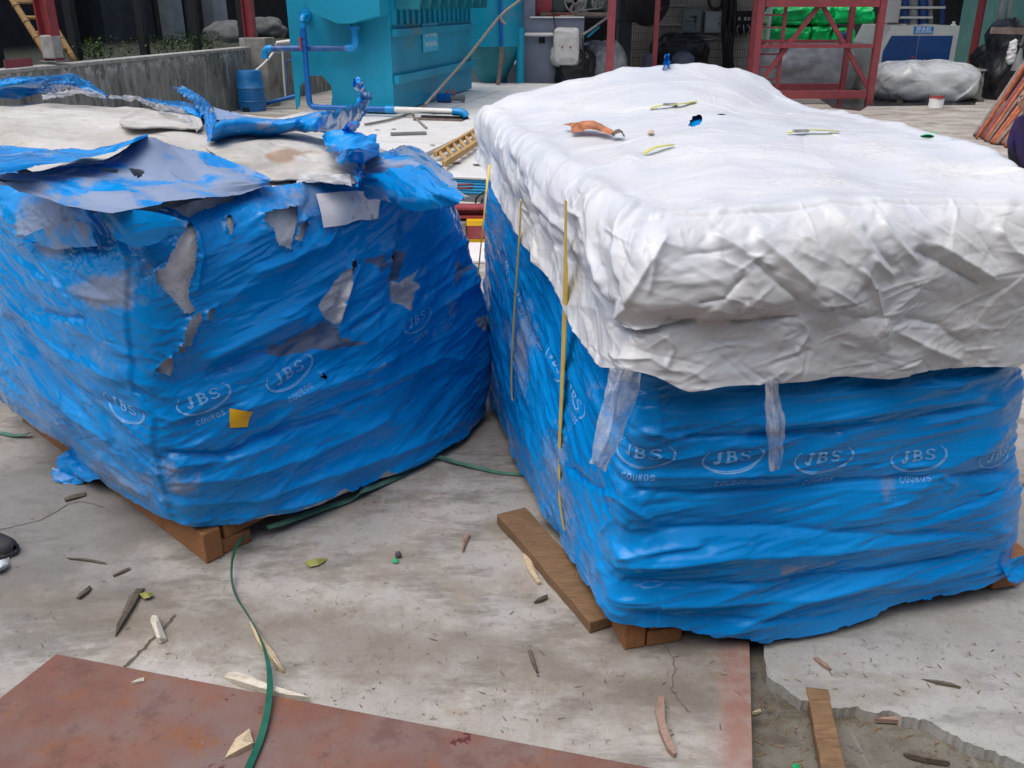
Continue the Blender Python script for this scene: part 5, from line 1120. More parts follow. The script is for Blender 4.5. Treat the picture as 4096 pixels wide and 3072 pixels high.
# logo strokes printed on the film
def ell(rx, ry, a0, a1, n=26, cx=0, cy=0): return [(cx + rx*math.cos(math.radians(a_)), cy + ry*math.sin(math.radians(a_))) for a_ in np.linspace(a0, a1, n)]
_J = [([(.55, 1), (.55, .25), (.45, .05), (.25, 0), (.08, .12)], .115), ([(.28, 1), (.82, 1)], .045)]
_B = [([(.2, 0), (.2, 1)], .115), ([(.0, 1), (.55, 1), (.76, .88), (.76, .66), (.6, .53), (.2, .52)], .06), ([(.6, .53), (.86, .40), (.88, .16), (.65, 0), (.0, 0)], .06), ([(.8, .9), (.8, .65)], .06), ([(.9, .38), (.9, .15)], .07)]
_S0 = [(.85, .82), (.62, 1), (.3, .97), (.12, .8), (.2, .6), (.75, .4), (.88, .22), (.7, .04), (.4, 0), (.08, .16)]
_S = [(_S0, .035), ([(x + .13, y) for x, y in _S0], .035)]
_abc = {'C': [[(.85, .8), (.6, 1), (.3, .95), (.1, .7), (.1, .3), (.3, .05), (.6, 0), (.85, .2)]], 'O': [ell(.42, .5, 0, 360, 18, .5, .5)], 'U': [[(.12, 1), (.12, .3), (.3, .02), (.6, .02), (.8, .3), (.8, 1)]],
        'R': [[(.15, 0), (.15, 1), (.55, 1), (.75, .85), (.7, .6), (.5, .5), (.15, .5)], [(.45, .5), (.8, 0)]], 'S': [_S0]}
def logo_strokes(big=True, word=True):
    st = []
    if big:
        x = -.60
        for g, w in ((_J, .30), (_B, .34), (_S, .36)):
            for pts, th in g: st.append(([(x + px * w, -.15 + py * .34) for px, py in pts], th * .44))
            x += w + .085
        st.append((ell(.95, .46, 146, 394), .013)); st.append((ell(.99, .50, 165, 378, cx=.012, cy=-.01), .021)); st.append((ell(.93, .41, 290, 385, cx=.055, cy=-.03), .011))
    if word:
        x = -.53
        for ch in 'COUROS':
            for pts in _abc[ch]: st.append(([(x + px * .135, -.90 + py * .175) for px, py in pts], .018))
            x += .18
    return st
def decal(name, P, N, r0, c0, width, ang, parent, strokes, mat, worn=.35, cell=.0011, mirror=1, seed=0):
    nr, nc = P.shape[:2]; r0, c0 = int(np.clip(r0, 2, nr - 3)), int(np.clip(c0, 2, nc - 3))
    sr = np.linalg.norm(P[r0 + 2, c0] - P[r0 - 2, c0]) / 4; sc = np.linalg.norm(P[r0, c0 + 2] - P[r0, c0 - 2]) / 4
    hw = width / 2; n = int(2.1 * hw / cell); m = int(1.75 * hw / cell)
    gx = np.linspace(-1.05, 1.05, n); gy = np.linspace(-1.0, .75, m); GX, GY = np.meshgrid(gx, gy); ins = np.zeros(GX.shape, bool)
    for pts, w in strokes:
        xs = [p[0] for p in pts]; ys = [p[1] for p in pts]; bx = (GX > min(xs) - w) & (GX < max(xs) + w) & (GY > min(ys) - w) & (GY < max(ys) + w)
        ins[bx] |= polydist(GX[bx], GY[bx], pts, False) < w
    ins &= (fbm(GX * 3 + seed * 5, GY * 3, seed, 3) * .6 + perlin(GX * 30, GY * 30, seed) * .3) < (1 - worn)
    lx, ly = GX * hw * mirror, GY * hw; ca, sa = math.cos(ang), math.sin(ang); X, Y = lx * ca - ly * sa, lx * sa + ly * ca
    rr = np.clip(r0 + Y / sr, 0, nr - 1.001); cc_ = np.clip(c0 + X / sc, 0, nc - 1.001); ri, ci = rr.astype(int), cc_.astype(int); fr_, fc = (rr - ri)[..., None], (cc_ - ci)[..., None]
    bl = lambda A_: A_[ri, ci]*(1-fr_)*(1-fc) + A_[ri+1, ci]*fr_*(1-fc) + A_[ri, ci+1]*(1-fr_)*fc + A_[ri+1, ci+1]*fr_*fc
    Q = bl(P) + bl(N) * .0014
    if ins[:-1, :-1].sum() < 20: return
    return link(name, gridmesh(name, Q, keep=ins[:-1, :-1]), parent, mat)
def nearest(X, Y, ok, x, y):
    d = np.where(ok, (X - x) ** 2 + (Y - y) ** 2, 1e12); return np.unravel_index(np.argmin(d), d.shape)

# ---- left load: film
Lp = 5.82
def hl(s, x, y, z): a_, b_, _ = loc(LO, LA, LB, G(x, y, z)); return (s, a_, b_, z)
r0 = [(0, .12, 1.5, .12), hl(.38, 0, 1600, .08), hl(.65, 150, 1690, .075), hl(.9, 300, 1785, .07), hl(1.1, 400, 1905, .075), hl(1.3, 540, 2005, .09), hl(1.47, 745, 2120, .12), hl(1.75, 1000, 2090, .085), hl(2.0, 1250, 2040, .05), hl(2.25, 1500, 1925, .035), hl(2.45, 1640, 1885, .02), hl(2.65, 1800, 1790, .02), hl(2.89, 1955, 1648, .03), (3.3, 1.39, .4, .08), (4.41, 1.4, 1.5, .1)]
r1 = [(0, .03, 1.52, .30), (.75, -.05, .75, .30), (1.33, -.07, .16, .30), (1.5, -.055, .0, .30), (1.7, .17, -.055, .30), (2.2, .70, -.085, .28), (2.65, 1.17, -.075, .26), (2.9, 1.41, -.03, .26), (3.1, 1.44, .2, .28), (4.41, 1.42, 1.52, .3)]
r2 = [(0, -.01, 1.53, .60), (.75, -.06, .75, .60), (1.3, -.09, .19, .60), (1.5, -.06, .03, .60), (1.7, .17, -.05, .60), (2.2, .70, -.075, .58), (2.65, 1.17, -.06, .55), (2.9, 1.40, -.00, .53), (3.1, 1.43, .2, .55), (4.41, 1.42, 1.53, .6)]
r3 = [(0, -.01, 1.52, .86), (.75, -.05, .75, .87), (1.32, -.07, .17, .86), (1.5, -.04, .02, .86), (1.7, .17, -.035, .86), (2.2, .70, -.05, .84), (2.65, 1.15, -.02, .76), (2.9, 1.385, .06, .71), (3.1, 1.42, .25, .73), (4.41, 1.41, 1.52, .86)]
r4 = [(0, .0, 1.50, 1.06), (.75, -.02, .75, 1.04), (1.3, -.03, .17, 1.00), (1.5, -.0, .0, 1.01), (1.7, .18, -.01, 1.03), (2.2, .70, -.01, 1.03), (2.6, 1.10, .01, .97), (2.9, 1.36, .12, .86), (3.15, 1.40, .36, .87), (4.41, 1.39, 1.5, 1.0)]
r5 = [(0, .08, 1.45, 1.14), (.75, .07, .75, 1.10), (1.3, .06, .19, 1.07), (1.5, .08, .08, 1.085), (1.7, .2, .07, 1.10), (2.2, .70, .07, 1.10), (2.6, 1.05, .09, 1.05), (2.9, 1.28, .20, .95), (3.15, 1.33, .38, .94), (4.41, 1.34, 1.45, 1.06)]
SL = nonuni([(0, .22, .02), (.22, 3.12, .0038), (3.12, 5.82, .03)])
PL = loft([r0, r1, r2, r3, r4, r5], [0, .22, .52, .78, .96, 1.08], SL, Lp, 290, LO, LA, LB)
XL, YL = proj(PL); SS = np.broadcast_to(SL, PL.shape[:2]); ZL = PL[..., 2]; NL = gnormals(PL, True)
okL = (SS > .24) & (SS < 3.05)
rightf = sstep(SS, 1.42, 1.62); vis = okL.astype(float)
angR = .10 + .62 * sstep(ZL, .45, .95) * sstep(SS, 2.05, 2.7)
D = (.010 * aniso(SS - 2.2, ZL, .16, 1.2, 6.0, 1.0) + .002 * aniso(SS - 2.2, ZL - .6, .30, 2.0, 15, 2.0)) * rightf
D += (.009 * aniso(SS - 1.0, ZL, -.42, 1.4, 6.0, 3.0) + .002 * aniso(SS - 1.0, ZL, -.20, 2.2, 15, 4.0)) * (1 - rightf)
mid = np.exp(-(((XL - 1600) / 330) ** 2 + ((YL - 1180) / 300) ** 2)) * vis
topz = sstep(ZL, .84, 1.0)
D += .010 * crumple(PL, .17, 1) * (.20 + mid * .6 + topz * .6)
D += rfolds(SS, ZL, 150, lambda s, v: .18 + .7 * max(0, v - .45) * max(0, s - 1.9), .16, 5, (1.55, 2.95), (.05, .95)) * .7 + rfolds(SS, ZL, 130, -.38, .3, 6, (.25, 1.5), (.1, 1.0))
wr = .18 + .82 * sstep(fbm(SS * 2.1 + 4, ZL * 3.4, 2, 3), -.15, .45)
D += wr * (.0080 * facets(SS, ZL, .052, 11, .17, 5.5) + .0036 * facets(SS, ZL, .022, 12, .28, 5.0)) * rightf + (.0085 * facets(SS, ZL, .05, 13, -.36, 4.0) + .004 * facets(SS, ZL, .024, 14, -.2, 4.0)) * (1 - rightf)
D += wr * (.0022 * facets(SS, ZL, .013, 17, .3, 3.0) + .0010 * facets(SS, ZL, .008, 18, .2, 3.0))
D += (.013 * facets(SS, ZL, .09, 15, .75, 1.8) + .006 * facets(SS, ZL, .04, 16, .6, 1.8)) * np.clip(mid + .7 * topz, 0, 1)
linesL = [([(760, 1475), (930, 1390), (1100, 1302), (1280, 1225)], 34, .020), ([(800, 1520), (1040, 1415), (1290, 1310)], 26, -.016), ([(900, 1640), (1170, 1582), (1500, 1462), (1620, 1405)], 26, .013), ([(1150, 1690), (1350, 1615), (1700, 1462)], 20, .010),
 ([(960, 1775), (1350, 1632), (1520, 1560)], 18, -.012), ([(980, 1895), (1320, 1780), (1600, 1650)], 20, .010), ([(960, 2015), (1400, 1868), (1720, 1760), (1900, 1640)], 20, .012), ([(1100, 2040), (1500, 1935), (1900, 1712)], 16, .010), ([(632, 1808), (895, 1820), (1110, 1732), (1400, 1650)], 15, -.014),
 ([(671, 1863), (900, 1840), (1150, 1755)], 16, .009), ([(680, 1930), (950, 1900), (1300, 1800)], 16, .008), ([(700, 2010), (1000, 1990), (1350, 1880)], 16, .008), ([(720, 2080), (1000, 2060), (1300, 1990)], 12, .006), ([(950, 1110), (1150, 1040), (1260, 975), (1300, 905)], 30, .013), ([(1100, 1280), (1330, 1145)], 14, .007),
 ([(1640, 1130), (1760, 1040), (1895, 944)], 15, .010), ([(1650, 1205), (1780, 1120), (1925, 1035)], 15, -.009), ([(1690, 1275), (1810, 1195), (1938, 1108)], 14, .010), ([(1600, 860), (1580, 1000), (1567, 1230)], 8, -.012), ([(1385, 1330), (1470, 1275), (1560, 1212)], 9, -.010), ([(1440, 1045), (1380, 1188), (1350, 1300)], 8, .012),
 ([(1640, 1480), (1760, 1430), (1900, 1440)], 16, .010), ([(1700, 1560), (1800, 1500), (1930, 1490)], 14, -.008), ([(1560, 1390), (1600, 1400), (1640, 1450)], 18, .008), ([(1250, 1560), (1500, 1500)], 12, .006), ([(1420, 760), (1350, 900), (1250, 1030)], 22, .010), ([(1700, 820), (1620, 930), (1500, 1050)], 22, .011), ([(1800, 900), (1720, 1000), (1620, 1060)], 16, .008),
 ([(0, 1178), (278, 1417), (532, 1536)], 22, .012), ([(0, 1248), (209, 1461), (358, 1576), (520, 1640)], 18, -.009), ([(120, 1090), (348, 1178), (505, 1205)], 20, .010), ([(164, 1243), (280, 1265), (375, 1280)], 12, -.012), ([(0, 1565), (298, 1798), (500, 1915), (640, 1980)], 18, .010), ([(249, 1624), (467, 1773)], 12, .008), ([(0, 1480), (200, 1640), (420, 1830)], 14, -.008),
 ([(60, 930), (250, 960), (330, 930)], 16, .016), ([(250, 860), (330, 950), (420, 990)], 14, -.014), ([(380, 840), (450, 900), (500, 980), (540, 1050)], 12, .018), ([(420, 830), (600, 850), (760, 900)], 14, .012), ([(380, 1000), (560, 930), (740, 900)], 16, -.010)]
D += rfolds(SS, ZL, 330, lambda s, v: .16 + .8 * max(0, v - .4) * max(0, s - 1.9), .14, 61, (1.55, 2.95), (.05, 1.0), L=(.06, .38), W=(.002, .0045), Amp=(.001, .0032)) + rfolds(SS, ZL, 260, -.40, .28, 62, (.25, 1.5), (.1, 1.05), L=(.06, .34), W=(.002, .0045), Amp=(.001, .0035))
D = sculpt(XL, YL, D, [(p_, w_, a_ * 1.25) for p_, w_, a_ in linesL])
holes = [[(763, 894), (776, 929), (778, 999), (761, 1078), (746, 1123), (741, 1158), (746, 1198), (766, 1238), (736, 1245), (716, 1218), (684, 1183), (629, 1118), (624, 1088), (651, 1071), (676, 1049), (701, 984), (726, 934)], [(795, 1240), (791, 1272), (765, 1337), (756, 1377), (733, 1362), (736, 1317), (756, 1272)], [(736, 1366), (738, 1392), (711, 1414), (712, 1380)], [(686, 1419), (689, 1461), (679, 1496), (624, 1479), (651, 1446)], [(848, 1223), (838, 1262), (820, 1270), (822, 1245)],
 [(1040, 860), (1174, 833), (1166, 870), (1144, 964), (1139, 991), (1094, 974), (1075, 914), (1048, 890)], [(1212, 880), (1216, 900), (1184, 962), (1166, 955), (1182, 915)], [(910, 860), (920, 860), (926, 900), (915, 935), (905, 915)], [(1272, 1488), (1290, 1500), (1284, 1508), (1270, 1500)], [(1404, 1036), (1410, 1060), (1398, 1092), (1392, 1075)], [(1560, 1010), (1572, 1015), (1570, 1050), (1562, 1040)]]
seam = [(522, 1040), (516, 1150), (512, 1230), (528, 1400), (540, 1500), (542, 1562), (584, 1612), (622, 1665), (630, 1800), (662, 1950), (702, 2065)]
sd_ = polydist(XL, YL, seam, False); sx_ = np.interp(YL, [p[1] for p in seam], [p[0] for p in seam])
ws_ = .5 - .5 * np.tanh((XL - sx_) / 7); D += (ws_ * .010 * np.exp(-sd_ / 70) - (1 - ws_) * .002 * np.exp(-sd_ / 30)) * sstep(YL, 1020, 1080) * (1 - sstep(YL, 2040, 2090)) * okL
# lips standing up round the big tear
D += .020 * np.exp(-np.abs(polydist(XL, YL, [(790, 930), (800, 1010), (785, 1090), (775, 1150)], False)) / 13) * okL
for h_ in holes:
    m_ = okL & (XL > min(p[0] for p in h_) - 60) & (XL < max(p[0] for p in h_) + 60) & (YL > min(p[1] for p in h_) - 60) & (YL < max(p[1] for p in h_) + 60)
    D[m_] += .013 * np.exp(-polydist(XL[m_], YL[m_], h_) / 11) * (.5 + .9 * np.clip(perlin(XL[m_] / 23, YL[m_] / 23, 3) + .4, 0, 1))
PLd = PL + NL * D[..., None]
# ragged hem and tears
dustn = fbm(PL[..., 0] * 2.2, PL[..., 1] * 2.2, PL[..., 2] * 4 + 3, 4)
dl_ = np.where(SS < 1.5, .10, .0) + .44 * dustn
dl_ += .38 * topz * (.5 + .9 * fbm(PL[..., 0] * 4, PL[..., 1] * 4, PL[..., 2] * 4, 3)) - .1 * sstep(SS, 1.5, 1.9) * (1 - topz)
for pl_, am in (([(280, 1150), (520, 1080), (515, 1230), (400, 1240)], .45), ([(60, 900), (330, 860), (330, 940), (100, 950)], .3), ([(320, 1270), (520, 1350), (520, 1500), (400, 1470)], .28), ([(640, 1830), (830, 1870), (800, 2000), (690, 1960)], .35), ([(300, 1760), (620, 1880), (640, 1990), (450, 1940)], .30), ([(1180, 1850), (1330, 1840), (1300, 1890), (1180, 1900)], .5)): dl_ = dl_ + am * softpoly(XL, YL, pl_, 30) * okL
jx, jy = XL + 16 * fbm(XL / 60, YL / 60, 1, 3), YL + 16 * fbm(XL / 60, YL / 60, 5, 3)
pale = np.zeros_like(XL); dark = np.zeros_like(XL)
for pl_ in ([(1403, 1036), (1412, 1080), (1398, 1140), (1375, 1200), (1350, 1297), (1285, 1275), (1280, 1200), (1322, 1148), (1370, 1090)], [(1572, 1118), (1600, 1130), (1668, 1075), (1640, 1120), (1668, 1130), (1651, 1198), (1618, 1232), (1575, 1190)], [(1920, 1270), (1950, 1255), (1950, 1330), (1895, 1290)]): pale = np.maximum(pale, softpoly(jx, jy, pl_, 12))
for pl_ in ([(1268, 1297), (1340, 1290), (1365, 1345), (1472, 1375), (1360, 1390), (1130, 1422), (1035, 1407), (1150, 1375)], [(1437, 1044), (1527, 1022), (1554, 1069), (1522, 1100), (1497, 1060)], [(1560, 1010), (1615, 1015), (1600, 1110), (1565, 1120)], [(1830, 1030), (1890, 1060), (1840, 1110), (1815, 1150)]): dark = np.maximum(dark, softpoly(jx, jy, pl_, 14))
pale *= okL; dark *= okL
hj, hk = XL + 5 * perlin(XL / 11, YL / 11, 2), YL + 5 * perlin(XL / 11, YL / 11, 7)
gone = np.zeros(XL.shape, bool)
for h_ in holes: gone |= inpoly(hj, hk, h_) & okL
# torn top edge and hem
row = np.arange(PL.shape[0])[:, None]
gone |= row > PL.shape[0] - 3 - 10 * np.clip(fbm(SS * 9, 1.5, 0, 3) + .3, 0, 2)
gone |= row < 2 + 5 * np.clip(fbm(SS * 12, 7.5, 0, 3), 0, 1)
idx = ~(gone[:-1, :] | gone[1:, :] | np.roll(gone, -1, 1)[:-1, :] | np.roll(gone, -1, 1)[1:, :])
load_l = empty('torn_load', LO, 'torn blue plastic wrapped stack of pale hides on a pallet at the left', 'wrapped load')
film_l = link('film', gridmesh('film', PLd, True, idx, np.stack([dl_, pale, dark], -1)), load_l, M['film'])
NLd = gnormals(PLd, True)
for k, (x, y, w, ang, wd_, wrn) in enumerate([(810, 1590, .165, .16, (1, 1), .35), (1150, 1490, .19, .26, (1, 1), .25), (1655, 1275, .17, .20, (1, 1), .35), (505, 1625, .165, -.18, (1, 1), .25), (1470, 1410, .16, .22, (0, 1), .4)]):
    r_, c_ = nearest(XL, YL, okL, x, y); decal('printed_logo', PLd, NLd, r_, c_, w, ang, film_l, logo_strokes(*wd_), M['print'], wrn, seed=k)
# hide stack inside and its top
Pin = PL - NL * .013 + NL * (np.clip(D, -.03, 0) + .008 * crumple(PL, .06, 8) + .003 * crumple(PL, .025, 9))[..., None]
st_ = slice(None, None, 2)
link('hide_stack', gridmesh('hide_stack', Pin[::2, ::2], True, masks=np.zeros(Pin[::2, ::2].shape[:2] + (1,))), load_l, M['hide_in'])
def ltop(a_, b_):
    a_, b_ = np.asarray(a_, float), np.asarray(b_, float)
    z = 1.085 + .225 * np.clip(b_ / 1.5, 0, 1.1) * (1 - .78 * np.clip(a_ / 1.41, 0, 1)) + .035 * np.sin(np.clip(a_ / 1.41, 0, 1) * np.pi) * np.sin(np.clip(b_ / 1.5, 0, 1) * np.pi)
    z = z - .14 * sstep(a_ / 1.41 * 1.0 - b_ * .35, .62, 1.0)
    return z + .012 * fbm(a_ * 2.5 + 3, b_ * 2.5, 0, 3)
def ontop(x, y, dz=0.0):
    z = 1.1
    for _ in range(25):
        p = G(x, y, z + dz); a_, b_, _z = loc(LO, LA, LB, p); z = .5 * z + .5 * float(ltop(a_, b_))
    return G(x, y, z + dz)
aa, bb = np.meshgrid(np.linspace(.04, 1.36, 150), np.linspace(.04, 1.47, 160)); e_ = np.minimum(np.minimum(aa - .04, 1.36 - aa), np.minimum(bb - .04, 1.47 - bb))
zz_ = ltop(aa, bb) - .05 * (1 - sstep(e_, 0, .09)); PT = LO + aa[..., None] * LA + bb[..., None] * LB + zz_[..., None] * UP
PT = PT + UP * (.012 * facets(aa, bb, .22, 3, .4, 1.8) + .007 * facets(aa, bb, .11, 4, -.5, 2.0) + .003 * facets(aa, bb, .05, 5, .2, 2.2) + .012 * fbm(aa * 3, bb * 3, 5, 2))[..., None]
xt, yt = proj(PT); stain = softpoly(xt + 20 * fbm(xt / 70, yt / 40, 1), yt + 10 * fbm(xt / 70, yt / 40, 2), [(1055, 625), (1110, 595), (1240, 600), (1320, 605), (1200, 625), (1110, 660)], 16)
link('top_hide', gridmesh('top_hide', PT, masks=stain[..., None]), load_l, M['hide'])

def sheet(name, rows, nu, nv, mat, parent, amp=.006, sc=.09, seed=0, rag=(0, 0, 0, 0), dust=0.0, fn=ontop, thick=0, dust_n=.5, fine=.3, holes=None, pale=0.0, stain=None):
    R = [[fn(*p) for p in r] for r in rows]; P = patch(R, nu, nv); N = gnormals(P)
    L1 = np.concatenate([[0], np.cumsum(np.linalg.norm(np.diff(P[nv // 2], axis=0), axis=1))]); L2 = np.concatenate([[0], np.cumsum(np.linalg.norm(np.diff(P[:, nu // 2], axis=0), axis=1))]); LU, LV = np.meshgrid(L1, L2)
    d = amp * (.45 * crumple(P, sc, seed) + .85 * facets(LU, LV, sc * .8, seed % 40, .5 * math.sin(seed * 1.9), 1.9) + (.15 + fine) * .8 * facets(LU, LV, sc * .36, seed % 37 + 1, .9 * math.sin(seed), 1.6)); P = P + N * d[..., None]
    v, u = np.mgrid[0:nv, 0:nu].astype(float); keep = np.ones((nv, nu), bool); f = lambda q, s: np.clip(.55 + .8 * perlin(q * .11, s, seed) + .6 * perlin(q * .42, s + 3.3, seed), 0, 2)
    if rag[0]: keep &= v > rag[0] * f(u, .5)
    if rag[1]: keep &= (nv - 1 - v) > rag[1] * f(u, 5.5)
    if rag[2]: keep &= u > rag[2] * f(v, 9.5)
    if rag[3]: keep &= (nu - 1 - u) > rag[3] * f(v, 13.5)
    if holes is not None:
        x, y = proj(P)
        for h_ in holes: keep &= ~inpoly(x + 5 * perlin(x / 9, y / 9, 1), y + 3 * perlin(x / 9, y / 9, 4), h_)
    K = keep[:-1, :-1] & keep[1:, :-1] & keep[:-1, 1:] & keep[1:, 1:]
    dn = dust + dust_n * fbm(P[..., 0] * 9, P[..., 1] * 9, P[..., 2] * 9 + seed, 4)
    if stain: x, y = proj(P); dn = softpoly(x + 22 * fbm(x / 70, y / 40, 1), y + 10 * fbm(x / 70, y / 40, 2), stain, 18)
    o = link(name, gridmesh(name, P, keep=K, masks=np.stack([dn, dn * 0 + pale, dn * 0], -1)), parent, mat)
    if thick: m = o.modifiers.new('thick', 'SOLIDIFY'); m.thickness = thick; m.offset = 0
    return o, P, gnormals(P)
# hides lying loosely over the stack
sheet('loose_hide', [[(480, 470, .015), (560, 450, .015), (680, 455, .015), (800, 470, .02)], [(478, 495, .018), (560, 490, .015), (680, 490, .015), (810, 500, .02)], [(500, 512, .022), (580, 515, .02), (700, 514, .02), (800, 522, .02)]], 60, 24, M['hide'], load_l, .008, .12, 61, thick=.006, dust=-1, dust_n=0)
sheet('loose_hide', [[(820, 575, .012), (950, 545, .02), (1130, 535, .02), (1300, 570, .02), (1400, 620, .01)], [(880, 640, .012), (1000, 620, .03), (1180, 610, .03), (1320, 640, .02), (1420, 690, .01)], [(1020, 720, .0), (1120, 720, .01), (1230, 720, .01), (1330, 730, .01), (1420, 745, .0)]], 90, 50, M['hide'], load_l, .016, .14, 62, thick=.004, dust=-1, dust_n=0, stain=[(1055, 630), (1110, 597), (1240, 600), (1320, 608), (1200, 628), (1110, 665)])
# flaps of film on top
flap, FP, FN = sheet('film_flap', [[(-60, 708, .05), (60, 697, .05), (220, 660, .03), (400, 630, .04), (590, 543, .10), (760, 590, .055), (900, 640, .03), (1085, 728, .02)], [(-60, 712, .06), (80, 712, .045), (240, 700, .035), (420, 690, .035), (600, 650, .06), (770, 670, .04), (920, 700, .03), (1080, 732, .02)],
 [(-60, 718, .05), (90, 740, .04), (250, 765, .03), (430, 770, .035), (610, 750, .04), (780, 745, .035), (930, 735, .03), (1078, 735, .02)], [(-60, 722, .05), (100, 757, .04), (250, 808, .03), (440, 838, .035), (620, 822, .03), (790, 800, .03), (930, 780, .02), (1075, 738, .02)]], 230, 90, M['film'], load_l, .018, .15, 71, (3, 2, 0, 0), .66, dust_n=.50, fine=.30, holes=[[(400, 672), (470, 680), (465, 690), (410, 682)], [(520, 674), (580, 685), (560, 702), (535, 695)]])
sheet('film_flap', [[(-60, 592, .02), (60, 590, .02), (200, 596, .02), (350, 600, .02), (450, 578, .05), (588, 540, .10)], [(-60, 630, .08), (60, 620, .08), (200, 612, .07), (350, 612, .07), (460, 585, .09), (590, 541, .11)], [(-60, 672, .10), (60, 655, .10), (200, 634, .09), (350, 626, .09), (465, 592, .10), (592, 542, .115)], [(-60, 712, .085), (60, 690, .09), (200, 660, .085), (350, 640, .09), (470, 598, .10), (594, 543, .115)]], 170, 60, M['film'], load_l, .013, .11, 72, (0, 4, 0, 0), .05)
sheet('film_flap', [[(-30, 400, .01), (60, 392, .01), (170, 372, .02), (290, 355, .03), (370, 375, .02), (432, 392, .01)], [(-20, 360, .05), (50, 350, .06), (170, 345, .06), (285, 335, .06), (360, 358, .04), (430, 385, .02)], [(-10, 335, .07), (50, 322, .08), (150, 320, .08), (290, 306, .09), (350, 334, .06), (428, 382, .03)], [(0, 325, .05), (70, 310, .06), (180, 312, .06), (292, 303, .07), (340, 333, .04), (424, 384, .015)]], 150, 60, M['film'], load_l, .016, .12, 73, (0, 5, 0, 3), .12)
s1, SP1, SN1 = sheet('film_strip', [[(690, 352, .06), (775, 372, .05), (850, 430, .03), (870, 560, .02)], [(722, 345, .07), (800, 390, .055), (850, 460, .03), (850, 560, .03)], [(700, 362, .06), (770, 410, .05), (815, 490, .03), (832, 572, .02)]], 110, 40, M['film'], load_l, .010, .08, 74, (2, 2, 3, 2), .22)
decal('printed_logo', SP1, SN1, 20, 46, .11, 0, s1, logo_strokes(True, False), M['print'], .2, seed=31); decal('printed_logo', SP1, SN1, 20, 90, .09, 0, s1, logo_strokes(True, False), M['print'], .3, seed=32)
sheet('film_flap', [[(565, 393, .02), (650, 400, .03), (740, 405, .03), (830, 430, .03)], [(565, 400, .025), (650, 412, .04), (740, 425, .04), (830, 455, .03)], [(575, 403, .02), (650, 420, .03), (730, 445, .03), (800, 480, .02)]], 80, 24, M['film'], load_l, .008, .07, 75, (2, 3, 2, 0), .08)
sheet('film_flap', [[(845, 425, .02), (920, 445, .03), (1000, 468, .03), (1110, 480, .03)], [(855, 450, .02), (930, 465, .03), (1010, 482, .03), (1110, 492, .03)], [(860, 480, .02), (940, 490, .02), (1020, 500, .02), (1110, 505, .02)]], 80, 24, M['film'], load_l, .005, .09, 76, (2, 0, 2, 2), .85)
roll, RP, RN = sheet('film_flap', [[(838, 572, .01), (930, 552, .015), (1060, 545, .02), (1180, 540, .03), (1300, 535, .04), (1440, 500, .05)], [(845, 545, .06), (940, 520, .06), (1070, 525, .05), (1190, 515, .07), (1310, 500, .08), (1455, 450, .09)], [(860, 505, .09), (950, 480, .09), (1080, 495, .08), (1200, 480, .10), (1320, 455, .11), (1450, 415, .12)], [(880, 480, .07), (960, 478, .07), (1090, 488, .06), (1210, 468, .08), (1330, 440, .10), (1440, 402, .12)]], 190, 60, M['film'], load_l, .014, .11, 77, (0, 5, 3, 2), .12)
sheet('film_tatter', [[(1430, 500, .05), (1455, 470, .05), (1480, 440, .06)], [(1425, 420, .11), (1445, 405, .12), (1475, 400, .12)], [(1435, 375, .17), (1460, 380, .17), (1492, 395, .16)], [(1415, 345, .21), (1440, 342, .22), (1455, 352, .22)], [(1406, 328, .25), (1418, 326, .25), (1428, 332, .25)]], 36, 70, M['film'], load_l, .022, .07, 78, (0, 2, 4, 4), .1)
ball, BP, BN = sheet('film_tatter', [[(1290, 555, .05), (1340, 545, .07), (1420, 540, .08), (1500, 560, .06)], [(1300, 580, .08), (1360, 560, .11), (1430, 565, .11), (1515, 590, .08)], [(1320, 610, .08), (1370, 600, .11), (1440, 600, .11), (1520, 605, .07)], [(1340, 640, .05), (1380, 635, .08), (1430, 628, .07), (1480, 620, .05)]], 100, 70, M['film'], load_l, .028, .10, 79, (3, 4, 3, 4), .0)
decal('printed_logo', BP, BN, 34, 30, .13, -.9, ball, logo_strokes(True, False), M['print'], .2, seed=33)
sheet('film_tatter', [[(1360, 545, .06), (1390, 530, .08), (1440, 510, .09)], [(1370, 520, .10), (1400, 505, .12), (1440, 495, .12)], [(1385, 490, .15), (1400, 487, .15), (1420, 490, .15)]], 40, 30, M['film'], load_l, .02, .07, 80, (2, 3, 2, 3), .0)
sheet('film_tatter', [[(1425, 620, .05), (1440, 612, .05), (1455, 620, .04)], [(1415, 660, .03), (1432, 655, .04), (1448, 660, .03)], [(1412, 700, .02), (1428, 700, .03), (1445, 710, .02)], [(1416, 745, .0), (1428, 748, .01), (1442, 745, .0)]], 26, 60, M['film'], load_l, .012, .05, 81, (0, 3, 3, 3), .1)
